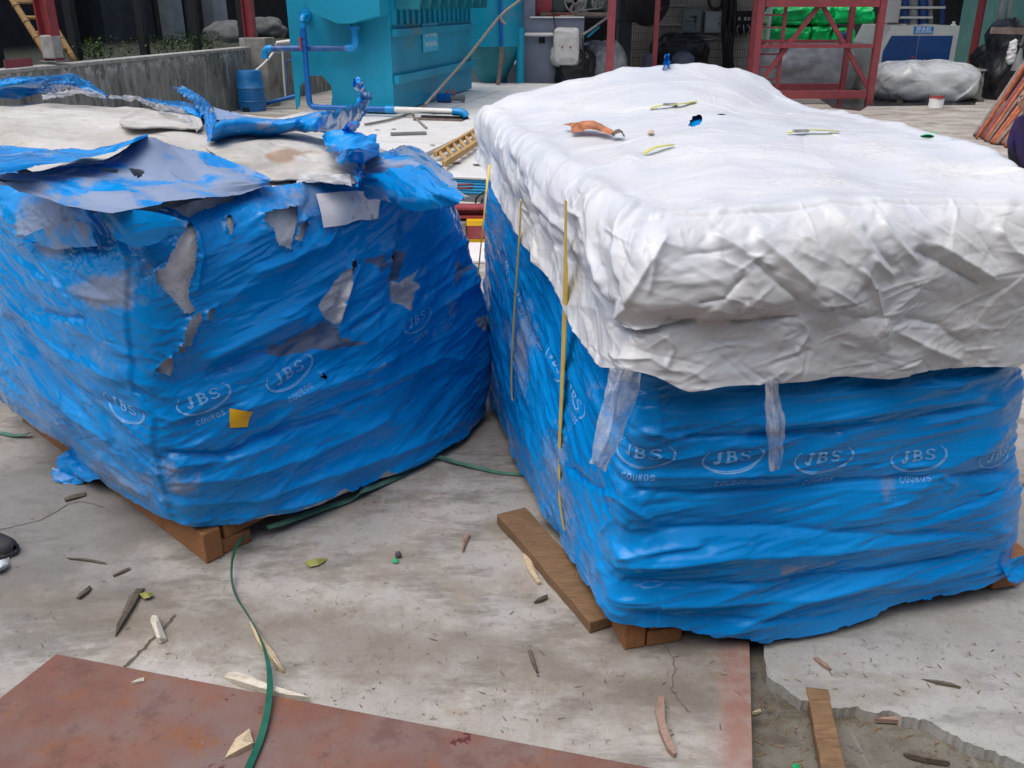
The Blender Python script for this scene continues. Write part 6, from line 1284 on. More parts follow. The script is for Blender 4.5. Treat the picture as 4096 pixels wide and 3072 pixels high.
# sagging shoulder flap on the right, dusty behind, dark blue inside
sheet('film_flap', [[(1450, 640, .03), (1560, 600, .05), (1640, 580, .05), (1720, 625, .03), (1790, 690, .02)], [(1460, 665, .03), (1560, 640, .05), (1650, 625, .06), (1740, 680, .04), (1830, 740, .03)], [(1450, 690, .01), (1560, 690, .02), (1660, 690, .04), (1750, 730, .04), (1868, 795, .03)]], 110, 44, M['film'], load_l, .012, .12, 82, (2, 0, 0, 2), .6)
sheet('film_flap', [[(1440, 700, .01), (1500, 690, .03), (1600, 665, .06), (1680, 640, .07), (1750, 690, .06), (1866, 797, .03)], [(1450, 730, -.01), (1510, 730, .0), (1610, 735, .03), (1690, 730, .05), (1760, 770, .045), (1858, 806, .03)], [(1460, 765, -.04), (1520, 765, -.03), (1620, 790, .0), (1700, 790, .02), (1760, 800, .02), (1835, 815, .02)], [(1470, 800, -.07), (1530, 800, -.06), (1630, 840, -.04), (1710, 845, -.02), (1765, 830, .0), (1790, 826, .0)]], 150, 60, M['film'], load_l, .018, .13, 83, (3, 2, 0, 3), .0)
sheet('film_flap', [[(80, 950, 0), (200, 900, 0), (300, 880, 0), (360, 900, 0)], [(75, 985, 0), (190, 945, 0), (300, 930, 0), (380, 950, 0)], [(85, 945, 0), (200, 995, 0), (300, 994, 0), (400, 985, 0)]], 90, 40, M['film'], load_l, .010, .10, 84, (2, 2, 2, 2), .38, fn=lambda x, y, d: PP(x, y, LO - LA * .085, LA))
sheet('film_flap', [[(385, 835, 0), (480, 835, 0), (620, 850, 0), (760, 885, 0)], [(400, 870, 0), (490, 890, 0), (620, 910, 0), (740, 930, 0)], [(470, 960, 0), (540, 990, 0), (610, 980, 0), (680, 950, 0)]], 90, 50, M['film'], load_l, .014, .11, 85, (0, 2, 2, 2), .25, fn=lambda x, y, d: PP(x, y, LO - LA * .06 - LB * .02, (LA * .8 + LB * .45)))
# ragged blue ends at the foot of the left face
sheet('film_tatter', [[(280, 1775, .10), (340, 1835, .10), (420, 1915, .10)], [(205, 1835, .07), (285, 1870, .06), (375, 1920, .06)], [(190, 1890, .03), (270, 1925, .012), (350, 1928, .02)], [(205, 1925, .006), (280, 1938, .004), (340, 1934, .006)]], 60, 50, M['film'], load_l, .016, .06, 86, (0, 9, 10, 3), .1, fn=lambda x, y, d: G(x, y, d))
# clear film
sheet('clear_film', [[(160, 380, .05), (240, 365, .05), (340, 360, .05), (420, 385, .03)], [(170, 400, .04), (250, 385, .05), (345, 380, .05), (430, 400, .03)]], 60, 16, M['clear'], load_l, .012, .06, 87, (2, 2, 2, 2))
sheet('clear_film', [[(430, 385, .03), (540, 385, .03), (640, 415, .04), (740, 440, .04), (800, 500, .02)], [(430, 400, .02), (540, 405, .025), (630, 440, .035), (730, 475, .035), (790, 535, .015)]], 90, 18, M['clear'], load_l, .012, .06, 88, (2, 2, 2, 2))
sheet('clear_film', [[(1190, 690, .03), (1290, 690, .03), (1400, 700, .03)], [(1180, 730, .02), (1290, 735, .02), (1410, 745, .02)]], 60, 24, M['clear'], load_l, .012, .06, 89, (2, 2, 2, 2))
# white paper label and yellow sticker on the right face
def conform(x0, x1, y0, y1, quad, nu, nv, mat, name, parent, off, amp=.002):      # a patch lying on the displaced film
    rows = []
    for j in range(nv):
        rw = []
        for i in range(nu):
            u, v = i / (nu - 1), j / (nv - 1); x = (1-v)*((1-u)*quad[0][0] + u*quad[1][0]) + v*((1-u)*quad[3][0] + u*quad[2][0]); y = (1-v)*((1-u)*quad[0][1] + u*quad[1][1]) + v*((1-u)*quad[3][1] + u*quad[2][1])
            r_, c_ = nearest(XS_, YS_, okS_, x, y); rw.append(PS_[r_, c_] + NS_[r_, c_] * off)
        rows.append(rw)
    P = np.array(rows)
    for _ in range(2): Q = P.copy(); Q[1:-1] = (P[:-2] + 2*P[1:-1] + P[2:]) / 4; Q[:, 1:-1] = (Q[:, :-2] + 2*Q[:, 1:-1] + Q[:, 2:]) / 4; P = Q
    P = patch(P, nu * 3, nv * 3); P = P + gnormals(P) * (amp * crumple(P, .05, 12))[..., None]
    return link(name, gridmesh(name, P[::-1]), parent, mat)
sub = (slice(None), slice(None)); XS_, YS_, okS_, PS_, NS_ = XL[sub], YL[sub], okL[sub], PLd[sub], NLd[sub]
conform(0, 0, 0, 0, [(1257, 785), (1518, 772), (1500, 872), (1275, 916)], 18, 9, M['paper'], 'paper_label', load_l, .012)
conform(0, 0, 0, 0, [(917, 1632), (994, 1636), (986, 1702), (910, 1706)], 5, 5, M['sticker'], 'sticker', load_l, .006, .0008)
# ---- pallets
def pallet(name, O, A, B, wa_, wb_, label, z1=.105, skew=0.0):
    t = empty(name, O, label, 'pallet', 'timber pallets under the loads')
    Bs = B + A * skew; Bs = Bs / np.linalg.norm(Bs)
    b = MB(); b.box(O + A * .03 + Bs * (wb_ / 2) + UP * (z1 / 2 + .002), (.06, wb_, z1), np.array([Bs[1], -Bs[0], 0]), Bs); b.build('side_board', M['wood_red'], t, bevel=.004)
    for a_ in (.115, wa_ / 2, wa_ - .07):
        b = MB(); c_ = O + A * a_ + Bs * (wb_ / 2) + UP * .026; b.box(c_, (.10, wb_, .05), np.array([Bs[1], -Bs[0], 0]), Bs); b.build('runner', M['wood_red'], t, bevel=.004)
    n = 8
    for k in range(n):
        v = .055 + k * (wb_ - .11) / (n - 1); a0 = .07 + skew * v
        b = MB(); c_ = O + A * ((wa_ + a0) / 2) + B * v + UP * (.052 + (z1 - .052) / 2); b.box(c_, (wa_ - a0, .105, z1 - .053), A, B); b.build('deck_board', M['wood_red'], t, bevel=.004)
    return t
pallet('pallet', LO, LA, LB, 1.36, 1.5, 'reddish timber pallet under the torn blue load', skew=.12)
pallet('pallet', RO, RA, RB, 1.27, 1.74, 'reddish timber pallet under the white covered load')
# ---- right load: blue film
Rp = 5.72
r0 = [(0, .0, 1.74, .04), (.23, -.02, 1.52, .035), (.76, -.03, .99, .03), (1.24, -.03, .51, .05), (1.6, -.035, .14, .075), (1.75, -.05, -.02, .115), (1.93, .165, -.035, .065), (2.13, .38, -.075, .0), (2.33, .586, -.07, .005), (2.5, .74, -.05, .02), (2.65, .895, -.035, .035), (2.8, 1.06, -.03, .05), (2.93, 1.20, -.01, .07), (3.2, 1.22, .3, .08), (4.51, 1.22, 1.72, .08)]
r1 = [(0, -.01, 1.75, .25), (.8, -.05, .9, .25), (1.55, -.05, .2, .26), (1.75, -.045, -.03, .27), (2.0, .22, -.06, .26), (2.4, .62, -.06, .26), (2.8, 1.08, -.04, .26), (2.93, 1.20, .02, .26), (3.2, 1.14, .3, .25), (4.51, 1.22, 1.73, .25)]
r2 = [(0, -.01, 1.75, .5), (.8, -.05, .9, .5), (1.55, -.045, .2, .5), (1.75, -.03, -.02, .5), (2.0, .22, -.04, .5), (2.4, .62, -.045, .5), (2.75, 1.01, -.03, .5), (2.93, 1.15, .04, .5), (3.2, 1.09, .3, .5), (4.51, 1.2, 1.72, .5)]
r3 = [(0, -.0, 1.74, .8), (.8, -.03, .9, .8), (1.55, -.03, .2, .8), (1.75, -.01, .0, .8), (2.0, .22, -.02, .8), (2.4, .62, -.02, .8), (2.75, 1.0, -.005, .8), (2.93, 1.11, .06, .8), (3.2, 1.07, .3, .8), (4.51, 1.19, 1.71, .8)]
r4 = [(s, a_ * .985 + .01, b_ * .985 + .015, 1.08) for s, a_, b_, z in r3]
SR = nonuni([(0, 2.98, .0038), (2.98, 5.72, .03)])
PR = loft([r0, r1, r2, r3, r4], [0, .22, .46, .76, 1.04], SR, Rp, 270, RO, RA, RB, sm=.035)
XR, YR = proj(PR); SS = np.broadcast_to(SR, PR.shape[:2]); ZR = PR[..., 2]; NR = gnormals(PR, True); okR = SS < 2.94
fr_ = sstep(SS, 1.68, 1.86)
cr_ = np.exp(-((SS - 1.78) / .10) ** 2)
D = (.0135 * aniso(SS - 1.8, ZR, .07, .9, 6.2, 11.) + .002 * aniso(SS - 1.8, ZR, .10, 1.6, 15, 12.)) * fr_
D += (.008 * aniso(SS - 1.0, ZR, -.50, 1.4, 9, 14.) + .005 * aniso(SS - 1.0, ZR, -.32, 2.4, 22, 15.) + .0035 * crumple(PR, .07, 16)) * (1 - fr_)
D += .008 * crumple(PR, .13, 17) * (.10 + cr_ * .9)
D += rfolds(SS, ZR, 130, .05, .12, 21, (1.8, 2.95), (.02, .85), Amp=(.001, .004)) + rfolds(SS, ZR, 130, -.42, .22, 22, (.0, 1.7), (.05, 1.0))
wr = .30 + .70 * sstep(fbm(SS * 1.8 + 1, ZR * 3.2, 5, 3), -.2, .4)
D += (.0085 * facets(SS, ZR, .060, 21, .07, 7.0) + wr * .0034 * facets(SS, ZR, .026, 22, .10, 7.0) + wr * .0012 * facets(SS, ZR, .012, 23, .0, 6.0)) * fr_ + (.007 * facets(SS, ZR, .045, 24, -.45, 4.5) + .004 * facets(SS, ZR, .02, 25, -.3, 4.5)) * (1 - fr_)
D += wr * (.0014 * facets(SS, ZR, .010, 28, .1, 4.0) * fr_ + .0022 * facets(SS, ZR, .013, 29, -.4, 3.0) * (1 - fr_))
D += (.010 * facets(SS, ZR, .06, 26, -.6, 1.6) + .004 * facets(SS, ZR, .03, 27, .4, 1.5)) * cr_
linesR = [([(2996, 1630), (3300, 1575), (3900, 1530)], 26, .010), ([(2996, 1705), (3400, 1660), (3960, 1575)], 24, .012), ([(2960, 1750), (3500, 1695), (3995, 1612)], 18, -.012), ([(2700, 1750), (3100, 1738), (3400, 1725)], 18, -.012), ([(2500, 1960), (2800, 1975), (3100, 1968), (3700, 1905), (4060, 1890)], 20, -.014), ([(2560, 1905), (2900, 1900), (3300, 1890)], 20, .009),
 ([(2600, 2120), (3100, 2110), (3600, 2135), (4000, 2120)], 20, -.012), ([(2450, 2225), (2700, 2180), (2830, 2170)], 16, .012), ([(2440, 2260), (2900, 2215), (3500, 2185), (4050, 2105)], 18, .011), ([(2450, 2335), (3000, 2335), (3500, 2290), (4020, 2190)], 16, -.013), ([(2440, 2400), (3050, 2405), (3600, 2340), (4040, 2245)], 20, .012), ([(2500, 2445), (3000, 2480), (3300, 2470), (3800, 2360)], 14, -.010),
 ([(2540, 1710), (2620, 1720), (2690, 1755)], 12, .010), ([(2400, 1960), (2480, 1990), (2560, 2050), (2620, 2075)], 14, .010), ([(2260, 1850), (2350, 1920), (2430, 1980)], 12, -.010), ([(2420, 2010), (2450, 2080), (2400, 2150)], 14, .010), ([(2500, 1800), (2700, 1830), (2830, 1805)], 8, .006), ([(3690, 1915), (3760, 1900), (3810, 1935), (3760, 1965)], 10, .008),
 ([(2420, 2240), (2405, 2330), (2425, 2440)], 10, .008), ([(2060, 1100), (2110, 1350), (2250, 1750)], 12, .007), ([(2010, 1000), (2080, 1300), (2180, 1650)], 12, -.007)]
D += rfolds(SS, ZR, 330, .07, .09, 63, (1.78, 2.95), (.02, .85), L=(.06, .40), W=(.002, .0045), Amp=(.0015, .0042)) + rfolds(SS, ZR, 260, -.45, .2, 64, (.0, 1.72), (.05, 1.0), L=(.06, .4), W=(.002, .0045), Amp=(.001, .0032))
D = sculpt(XR, YR, D, [(p_, w_, a_ * 1.15) for p_, w_, a_ in linesR]); PRd = PR + NR * D[..., None]
dn = fbm(PR[..., 0] * 2.4 + 9, PR[..., 1] * 2.4, PR[..., 2] * 3, 4); dust = np.where(SS < 1.72, .26, -.08) + .42 * dn
st2 = fbm(SS * 3, ZR * 26, 4, 3); dust = dust + .35 * fr_ * np.clip(st2 - .35, 0, 1)
for pl_, am in (([(3960, 1640), (4100, 1560), (4100, 1900), (4030, 1950), (3960, 1760)], .45), ([(3530, 1790), (3600, 1790), (3600, 2010), (3500, 2040)], .4), ([(3120, 2260), (3560, 2200), (3560, 2220), (3120, 2285)], .5), ([(3850, 2260), (4090, 2150), (4090, 2230), (3900, 2290)], .3), ([(3560, 1540), (3700, 1560), (3590, 1640), (3560, 1640)], .3)): dust = dust + am * softpoly(XR, YR, pl_, 24) * okR
row = np.arange(PR.shape[0])[:, None]; gone = row < 1 + 5 * np.clip(fbm(SS * 10, 3.5, 0, 3), 0, 1)
idx = ~(gone[:-1] | gone[1:] | np.roll(gone, -1, 1)[:-1] | np.roll(gone, -1, 1)[1:])
load_r = empty('covered_load', RO, 'blue plastic wrapped stack under the white cover at the right', 'wrapped load')
film_r = link('film', gridmesh('film', PRd, True, idx, np.stack([dust, dust * 0, dust * 0], -1)), load_r, M['film']); NRd = gnormals(PRd, True)
for k, (x, y, w, ang, wd_, wrn) in enumerate([(2565, 1815, .165, -.03, (1, 1), .15), (2930, 1825, .165, .0, (1, 1), .25), (3293, 1830, .168, .0, (1, 1), .2), (3672, 1825, .165, .0, (1, 1), .3), (3985, 1815, .15, .02, (1, 0), .5), (2085, 1195, .15, -.3, (1, 1), .3), (2150, 1335, .15, -.3, (1, 0), .35), (2225, 1450, .15, -.3, (1, 0), .3), (2315, 1590, .15, -.3, (1, 1), .35), (2035, 1080, .15, -.3, (1, 0), .4)]):
    r_, c_ = nearest(XR, YR, okR, x, y); decal('printed_logo', PRd, NRd, r_, c_, w, ang, film_r, logo_strokes(*wd_), M['print'], wrn, seed=40 + k)
Pin = (PR - NR * .03)[::6, ::6]; link('hide_stack', gridmesh('hide_stack', Pin, True, masks=np.zeros(Pin.shape[:2] + (1,))), load_r, M['hide'])
sheet('film_tatter', [[(4010, 2270, .10), (4060, 2230, .13), (4130, 2190, .16)], [(4020, 2310, .07), (4075, 2290, .08), (4140, 2250, .10)], [(4030, 2322, .06), (4080, 2335, .04), (4140, 2300, .06)]], 50, 40, M['film'], load_r, .016, .07, 90, (2, 4, 2, 2), .1, fn=lambda x, y, d: PP(x, y, RO - RB * .05, RB))
# ---- white cover
hem = [(0, -.03, 1.76, 1.04), (.34, -.05, 1.41, 1.01), (.56, -.05, 1.19, .95), (1.0, -.055, .745, .882), (1.27, -.06, .478, .861), (1.5, -.06, .249, .795), (1.64, -.07, .09, .79), (1.75, -.06, -.055, .842), (1.8, .0, -.075, .83), (1.85, .08, -.08, .781), (1.94, .178, -.075, .785), (2.06, .309, -.07, .776), (2.22, .469, -.07, .779), (2.37, .618, -.07, .757), (2.46, .709, -.07, .766), (2.64, .888, -.065, .762), (2.72, 1.0, -.06, .746), (2.80, 1.09, -.02, .765), (3.1, 1.09, .3, .80), (4.51, 1.22, 1.74, .95), (5.1, .6, 1.80, 1.0)]
tuck = [(0, -.02, 1.75, 1.10), (.56, -.03, 1.19, 1.04), (1.0, -.035, .75, .99), (1.5, -.035, .25, .94), (1.75, -.045, -.05, .935), (2.0, .24, -.06, .935), (2.2, .44, -.082, .92), (2.33, .56, -.085, .92), (2.64, .90, -.075, .93), (2.78, 1.09, -.02, .93), (3.1, 1.07, .3, .97), (4.51, 1.21, 1.73, 1.06), (5.1, .6, 1.78, 1.12)]
bulge = [(0, -.03, 1.76, 1.15), (.56, -.05, 1.19, 1.10), (1.0, -.055, .75, 1.05), (1.5, -.06, .25, 1.01), (1.75, -.075, -.075, 1.00), (1.9, .13, -.10, 1.00), (2.2, .45, -.095, 1.01), (2.5, .75, -.09, 1.02), (2.78, 1.12, -.05, 1.03), (3.1, 1.21, .3, 1.05), (3.6, 1.23, .85, 1.08), (4.51, 1.23, 1.74, 1.14), (5.1, .6, 1.80, 1.20)]
shou = [(0, -.02, 1.75, 1.21), (.56, -.045, 1.19, 1.165), (1.0, -.05, .75, 1.14), (1.5, -.05, .25, 1.12), (1.75, -.05, -.045, 1.11), (2.06, .3, -.07, 1.12), (2.33, .56, -.075, 1.12), (2.64, .88, -.05, 1.11), (2.78, 1.09, -.01, 1.11), (3.1, 1.19, .3, 1.14), (3.6, 1.22, .85, 1.16), (4.51, 1.21, 1.73, 1.21), (5.1, .6, 1.77, 1.31)]
bk = [(.02, 1.235), (.06, 1.262), (.26, 1.305), (.5, 1.352), (.7, 1.372), (.86, 1.370), (1.06, 1.345), (1.19, 1.298)]
tope = [(.05, .02, 1.68, 1.235), (.56, .01, 1.19, 1.205), (1.0, .01, .75, 1.19), (1.5, .01, .25, 1.175), (1.75, .03, .03, 1.165), (2.06, .3, .015, 1.178), (2.33, .56, .015, 1.178), (2.64, .88, .02, 1.15), (2.78, 1.05, .05, 1.155), (2.95, 1.12, .2, 1.195), (3.1, 1.15, .36, 1.215), (3.25, 1.16, .52, 1.232), (3.5, 1.165, .78, 1.236), (3.8, 1.17, 1.03, 1.236), (4.15, 1.18, 1.37, 1.232), (4.4, 1.19, 1.59, 1.255)] + [(4.51 + (1.2 - a_) * 1.0, a_, 1.70, z) for a_, z in bk[::-1]]
def inner(f, zc, k):
    return [(s, .58 + (a_ - .58) * f, .88 + (b_ - .88) * f, z * k + zc * (1 - k)) for s, a_, b_, z in tope]
rings = [hem, tuck, bulge, shou, tope, inner(.86, 1.24, .86), inner(.55, 1.26, .5), inner(.25, 1.27, .2), inner(.02, 1.275, 0.)]
SC = nonuni([(0, .3, .008), (.3, 2.95, .0036), (2.95, 5.72, .010)])
PC = loft(rings, [0, .16, .27, .39, .50, .62, .92, 1.22, 1.45], SC, Rp, 420, RO, RA, RB, sm=[.012, .03, .03, .03, .03, .05, .06, .06, .01])
XC, YC = proj(PC); SS = np.broadcast_to(SC, PC.shape[:2]); ZC = PC[..., 2]; NC = gnormals(PC, True)
TT = np.broadcast_to(np.linspace(0, 1.45, 420)[:, None], SS.shape); top = sstep(TT, .46, .58); frontf = sstep(SS, 1.66, 1.82) * (1 - sstep(SS, 2.8, 2.95)); leftf = (1 - sstep(SS, 1.62, 1.78))
cen = 1 - sstep(TT, 1.30, 1.45)
k1 = .030 * (1 - top) + .011 * top
side = 1 - top
fs = (.0095 * facets(SS, ZC, .105, 1, -.6, 2.2) + .0065 * facets(SS, ZC, .060, 2, .5, 1.8) + .0030 * facets(SS, ZC, .030, 3, -.3, 1.8) + .0010 * facets(SS, ZC, .013, 10, .3, 2.2)) * frontf + (.011 * facets(SS, ZC, .085, 4, -.75, 2.6) + .006 * facets(SS, ZC, .04, 5, -.5, 2.2) + .0022 * facets(SS, ZC, .020, 6, -.6, 2.4) + .0008 * facets(SS, ZC, .011, 12, -.6, 2.4)) * (1 - frontf)
ft = .006 * facets(PC[..., 0], PC[..., 1], .16, 7, .25, 2.2) + .0030 * facets(PC[..., 0], PC[..., 1], .08, 8, -.2, 1.6) + .0012 * facets(PC[..., 0], PC[..., 1], .04, 9, .6, 1.4)
ft = ft + .0005 * facets(PC[..., 0], PC[..., 1], .018, 13, .1, 1.8)
edge = np.exp(-((TT - .50) / .07) ** 2)
rf = rfolds(SS, ZC, 170, -.45, .5, 51, (1.7, 2.9), (.74, 1.18), L=(.04, .20), W=(.0022, .005), Amp=(.0015, .0045)) + rfolds(SS, ZC, 90, .1, .35, 52, (1.7, 2.9), (.74, 1.0), L=(.04, .22), W=(.0022, .004), Amp=(.0015, .004)) + rfolds(SS, ZC, 150, -.75, .35, 53, (.4, 1.75), (.78, 1.2), L=(.05, .25), W=(.0025, .006), Amp=(.002, .005))
rt = rfolds(PC[..., 0], PC[..., 1], 160, .15, .6, 54, (0., 1.5), (1.9, 3.9), L=(.06, .35), W=(.003, .008), Amp=(.001, .0035))
D = (fs + rf) * side + rt * top + ft * top * (1 + .8 * edge) + .004 * crumple(PC, .26, 31) * side
D += .012 * (1 - top) * aniso(SS - 1.0, ZC, -.62, 1.8, 9, 41.) * leftf + .004 * aniso(SS - 2.2, ZC, -.5, 2.0, 6, 42.) * frontf * (1 - top)
D += .010 * fbm(PC[..., 0] * 1.6 + 5, PC[..., 1] * 1.6, 0, 3) * top
okC = (TT < .62) & (SS > .1) & (SS < 2.95)
linesC = [([(2502, 899), (2746, 865), (3100, 842), (3350, 822), (3800, 824), (4090, 842)], 9, -.006), ([(2495, 880), (2746, 848), (3100, 825), (3350, 806), (3800, 808), (4090, 826)], 22, .005), ([(2457, 1307), (2547, 1325), (2691, 1307), (2800, 1285)], 9, -.022), ([(2450, 1285), (2547, 1300), (2680, 1285)], 16, .014), ([(2900, 1290), (3100, 1275), (3200, 1262)], 9, -.012),
 ([(2820, 920), (2960, 1000), (3110, 1085)], 18, .013), ([(2996, 924), (3130, 1040), (3270, 1160)], 18, .015), ([(2960, 980), (3090, 1110), (3230, 1230)], 15, -.012), ([(3468, 1014), (3530, 1070), (3600, 1122)], 14, .012), ([(3503, 862), (3590, 970), (3690, 1072)], 16, .015), ([(3440, 900), (3520, 1010), (3600, 1090)], 13, -.011), ([(3657, 985), (3800, 1070), (3945, 1150)], 14, -.014), ([(3700, 960), (3840, 1040), (3990, 1130)], 16, .012), ([(3966, 905), (4030, 990), (4092, 1060)], 13, .014),
 ([(3428, 1065), (3498, 1148), (3530, 1270), (3545, 1400)], 9, .010), ([(3568, 1317), (3720, 1390), (3870, 1450)], 14, .012), ([(3600, 1270), (3750, 1300), (3900, 1400)], 14, -.010), ([(2620, 1010), (2560, 1120), (2470, 1290)], 14, .013), ([(2500, 1000), (2480, 1120), (2460, 1250)], 13, -.010), ([(2680, 930), (2620, 1020), (2590, 1200)], 14, .009), ([(2780, 1220), (2900, 1195), (2990, 1090)], 9, -.008), ([(2780, 1280), (2860, 1230), (2960, 1250), (3000, 1190)], 9, .009),
 ([(2660, 1320), (2690, 1400), (2650, 1480)], 8, .008), ([(2440, 1400), (2480, 1440), (2600, 1430), (2680, 1490)], 10, .008), ([(3195, 1270), (3230, 1330), (3170, 1420)], 8, .008), ([(3330, 1250), (3420, 1270), (3560, 1265)], 9, -.006), ([(2240, 830), (2330, 870), (2350, 960), (2430, 1150)], 12, .012), ([(2110, 700), (2200, 860), (2330, 1040)], 14, .012), ([(2060, 620), (2150, 800), (2280, 1000)], 12, -.011), ([(2010, 560), (2070, 740), (2160, 900)], 12, .011)]
Dv = sculpt(XC, YC, np.zeros_like(D), linesC); D = D + Dv * okC
# small lumps on top
for x, y, r, a_ in ((2520, 640, 60, .014), (2850, 800, 90, .010), (2200, 420, 80, .012), (2350, 760, 90, .012), (2900, 700, 120, .008), (3300, 740, 120, .010), (3700, 700, 130, .008)): D += a_ * np.exp(-((XC - x) / r) ** 2 - ((YC - y) / (r * .5)) ** 2) * top
PCd = PC + NC * (D * cen)[..., None]
row = np.arange(PC.shape[0])[:, None]; hole = inpoly(XC + 5 * perlin(XC / 9, YC / 9, 3), YC + 4 * perlin(XC / 9, YC / 9, 8), [(2752, 500), (2768, 462), (2800, 456), (2808, 470), (2795, 495), (2775, 506)]) & (TT > .45) & (TT < 1.42)
idx = ~(hole[:-1] | hole[1:])
cover = link('plastic_cover', gridmesh('plastic_cover', PCd, True, idx), None, M['cover']); tag(cover, 'crumpled white plastic cover draped over the right load', 'plastic cover')
def otr(x, y, dz=0.0):                      # nearest point of the cover's upper surface along a sight line
    r_, c_ = nearest(XCt, YCt, okT, x, y); return PCt[r_, c_] + UP * dz
XCt, YCt = proj(PCd); okT = (TT > .40) & ((XCt > -1)); PCt = PCd
Pu = (PC - NC * .02)[210::2, ::4]; link('film_top', gridmesh('film_top', Pu, True, masks=np.zeros(Pu.shape[:2] + (3,))), load_r, M['film'])
# ------------------------------------------------------------------ straps, clear film strips, scraps on the cover
def ribbon(name, pts, w, mat, side, label=None, cat='strap', parent=None, n=60, th=.0012, group=None, widths=None, twist=None):
    P = crow(np.array(pts), n); side = np.array(side, float); T = np.gradient(P, axis=0); T /= np.linalg.norm(T, axis=1)[:, None]
    wv = np.interp(np.linspace(0, 1, n), np.linspace(0, 1, len(widths)), widths) if widths is not None else np.full(n, w)
    sd = np.tile(side, (n, 1)) if side.ndim == 1 else np.stack([np.interp(np.linspace(0, 1, n), np.linspace(0, 1, len(side)), side[:, i]) for i in range(3)], -1)
    sd = sd - T * (sd * T).sum(1)[:, None]; sd /= np.linalg.norm(sd, axis=1)[:, None]; nn = np.cross(T, sd)
    a_ = P - sd * wv[:, None] / 2; c_ = P + sd * wv[:, None] / 2
    V = np.stack([a_ - nn * th, c_ - nn * th, c_ + nn * th, a_ + nn * th], 1)
    F = [(4*i + j, 4*i + (j + 1) % 4, 4*i + 4 + (j + 1) % 4, 4*i + 4 + j) for i in range(n - 1) for j in range(4)] + [(3, 2, 1, 0), (4*n - 4, 4*n - 3, 4*n - 2, 4*n - 1)]
    b = MB(); b.add(V.reshape(-1, 3), F); o = b.build(name, mat, parent, smooth='auto')
    if label: tag(o, label, cat, group)
    return o
lp = lambda x, y, a_: PP(x, y, RO + RA * a_, RA)
ribbon('yellow_strap', [lp(2264, 800, -.085), lp(2262, 990, -.078), lp(2262, 1120, -.072), lp(2256, 1350, -.064), lp(2248, 1550, -.06), lp(2238, 1800, -.06), lp(2239, 2000, -.058), lp(2256, 2120, -.05)], .012, M['strap_yellow'], RB, 'wide yellow strap running down the left side of the covered load', widths=[.012, .020, .036, .036, .028, .022, .016, .016], group='yellow straps')
ribbon('yellow_strap', [lp(2084, 800, -.08), lp(2074, 1000, -.072), lp(2060, 1200, -.062), lp(2049, 1400, -.06), lp(2046, 1560, -.058), lp(2057, 1665, -.05)], .014, M['strap_yellow'], RB, 'narrow yellow strap behind the wide one on the covered load', group='yellow straps')
ribbon('yellow_strap', [lp(1958, 660, -.09), lp(1948, 740, -.14), lp(1934, 880, -.17), lp(1922, 1000, -.18), lp(1912, 1100, -.18)], .009, M['strap_yellow'], RB, 'slack yellow strap hanging in the gap between the two loads', group='yellow straps')
def clearstrip(name, rows, label, seed):
    P = patch([[np.array(p) for p in r] for r in rows], 40, 90); N = gnormals(P); U_, V_ = np.meshgrid(np.linspace(0, .1, 40), np.linspace(0, .4, 90)); d = .008 * crumple(P, .07, seed) + .009 * facets(U_, V_, .018, seed % 9, 1.52, 7.0) + .003 * facets(U_, V_, .009, seed % 9 + 1, 1.45, 5.0); P = P + N * d[..., None]
    o = link(name, gridmesh(name, P), None, M['clear']); return tag(o, label, 'plastic strip', 'clear plastic strips hanging below the cover')
fp = lambda x, y, b_: PP(x, y, RO + RB * b_, RB)
clearstrip('clear_strip', [[fp(2440, 1470, -.06), fp(2500, 1475, -.09), fp(2565, 1485, -.07)], [fp(2425, 1560, -.07), fp(2470, 1570, -.10), fp(2545, 1580, -.08)], [fp(2395, 1700, -.08), fp(2450, 1710, -.115), fp(2500, 1720, -.09)], [fp(2368, 1820, -.085), fp(2400, 1840, -.115), fp(2450, 1830, -.09)], [fp(2360, 1850, -.085), fp(2400, 1870, -.105), fp(2415, 1885, -.09)]], 'wide clear plastic strip hanging from the near corner of the white cover', 91)
clearstrip('clear_strip', [[fp(3056, 1520, -.08), fp(3085, 1520, -.11), fp(3118, 1525, -.08)], [fp(3062, 1600, -.085), fp(3095, 1600, -.115), fp(3130, 1600, -.085)], [fp(3070, 1700, -.09), fp(3105, 1700, -.12), fp(3145, 1710, -.09)], [fp(3075, 1800, -.09), fp(3100, 1800, -.12), fp(3132, 1800, -.09)], [fp(3082, 1880, -.09), fp(3098, 1884, -.11), fp(3115, 1872, -.09)]], 'narrow twisted clear plastic strip in the middle of the blue front', 93)
def topscrap(name, px, mat, dz, label, cat, thick=.002, group=None):
    b = MB(); pts = [otr(x, y, dz) for x, y in px]; b.prism(pts, (0, 0, thick)); return tag(b.build(name, mat), label, cat, group)
def topstrap(pts, w, label, clasp=None):
    o = ribbon('cut_strap', [otr(x, y, dz) for x, y, dz in pts], w, M['strap_lime'], RB, label, 'strap', n=30, group='cut straps on the white cover')
    if clasp: p = otr(*clasp, .012); b = MB(); b.box(p, (.05, .016, .008), RA, RB); b.build('clasp', M['clasp'], o, bevel=.003)
topstrap([(2600, 441, .006), (2650, 436, .012), (2720, 430, .012), (2785, 412, .006)], .016, 'cut yellow strap with a metal clasp towards the back of the white cover', (2682, 432))
topstrap([(2575, 622, .006), (2620, 612, .016), (2690, 590, .008)], .018, 'short bright yellow strap end in the middle of the white cover')
topstrap([(3150, 540, .006), (3200, 538, .012), (3280, 537, .012), (3355, 534, .006)], .015, 'cut yellow strap with a metal clasp at the right of the white cover', (3200, 539))
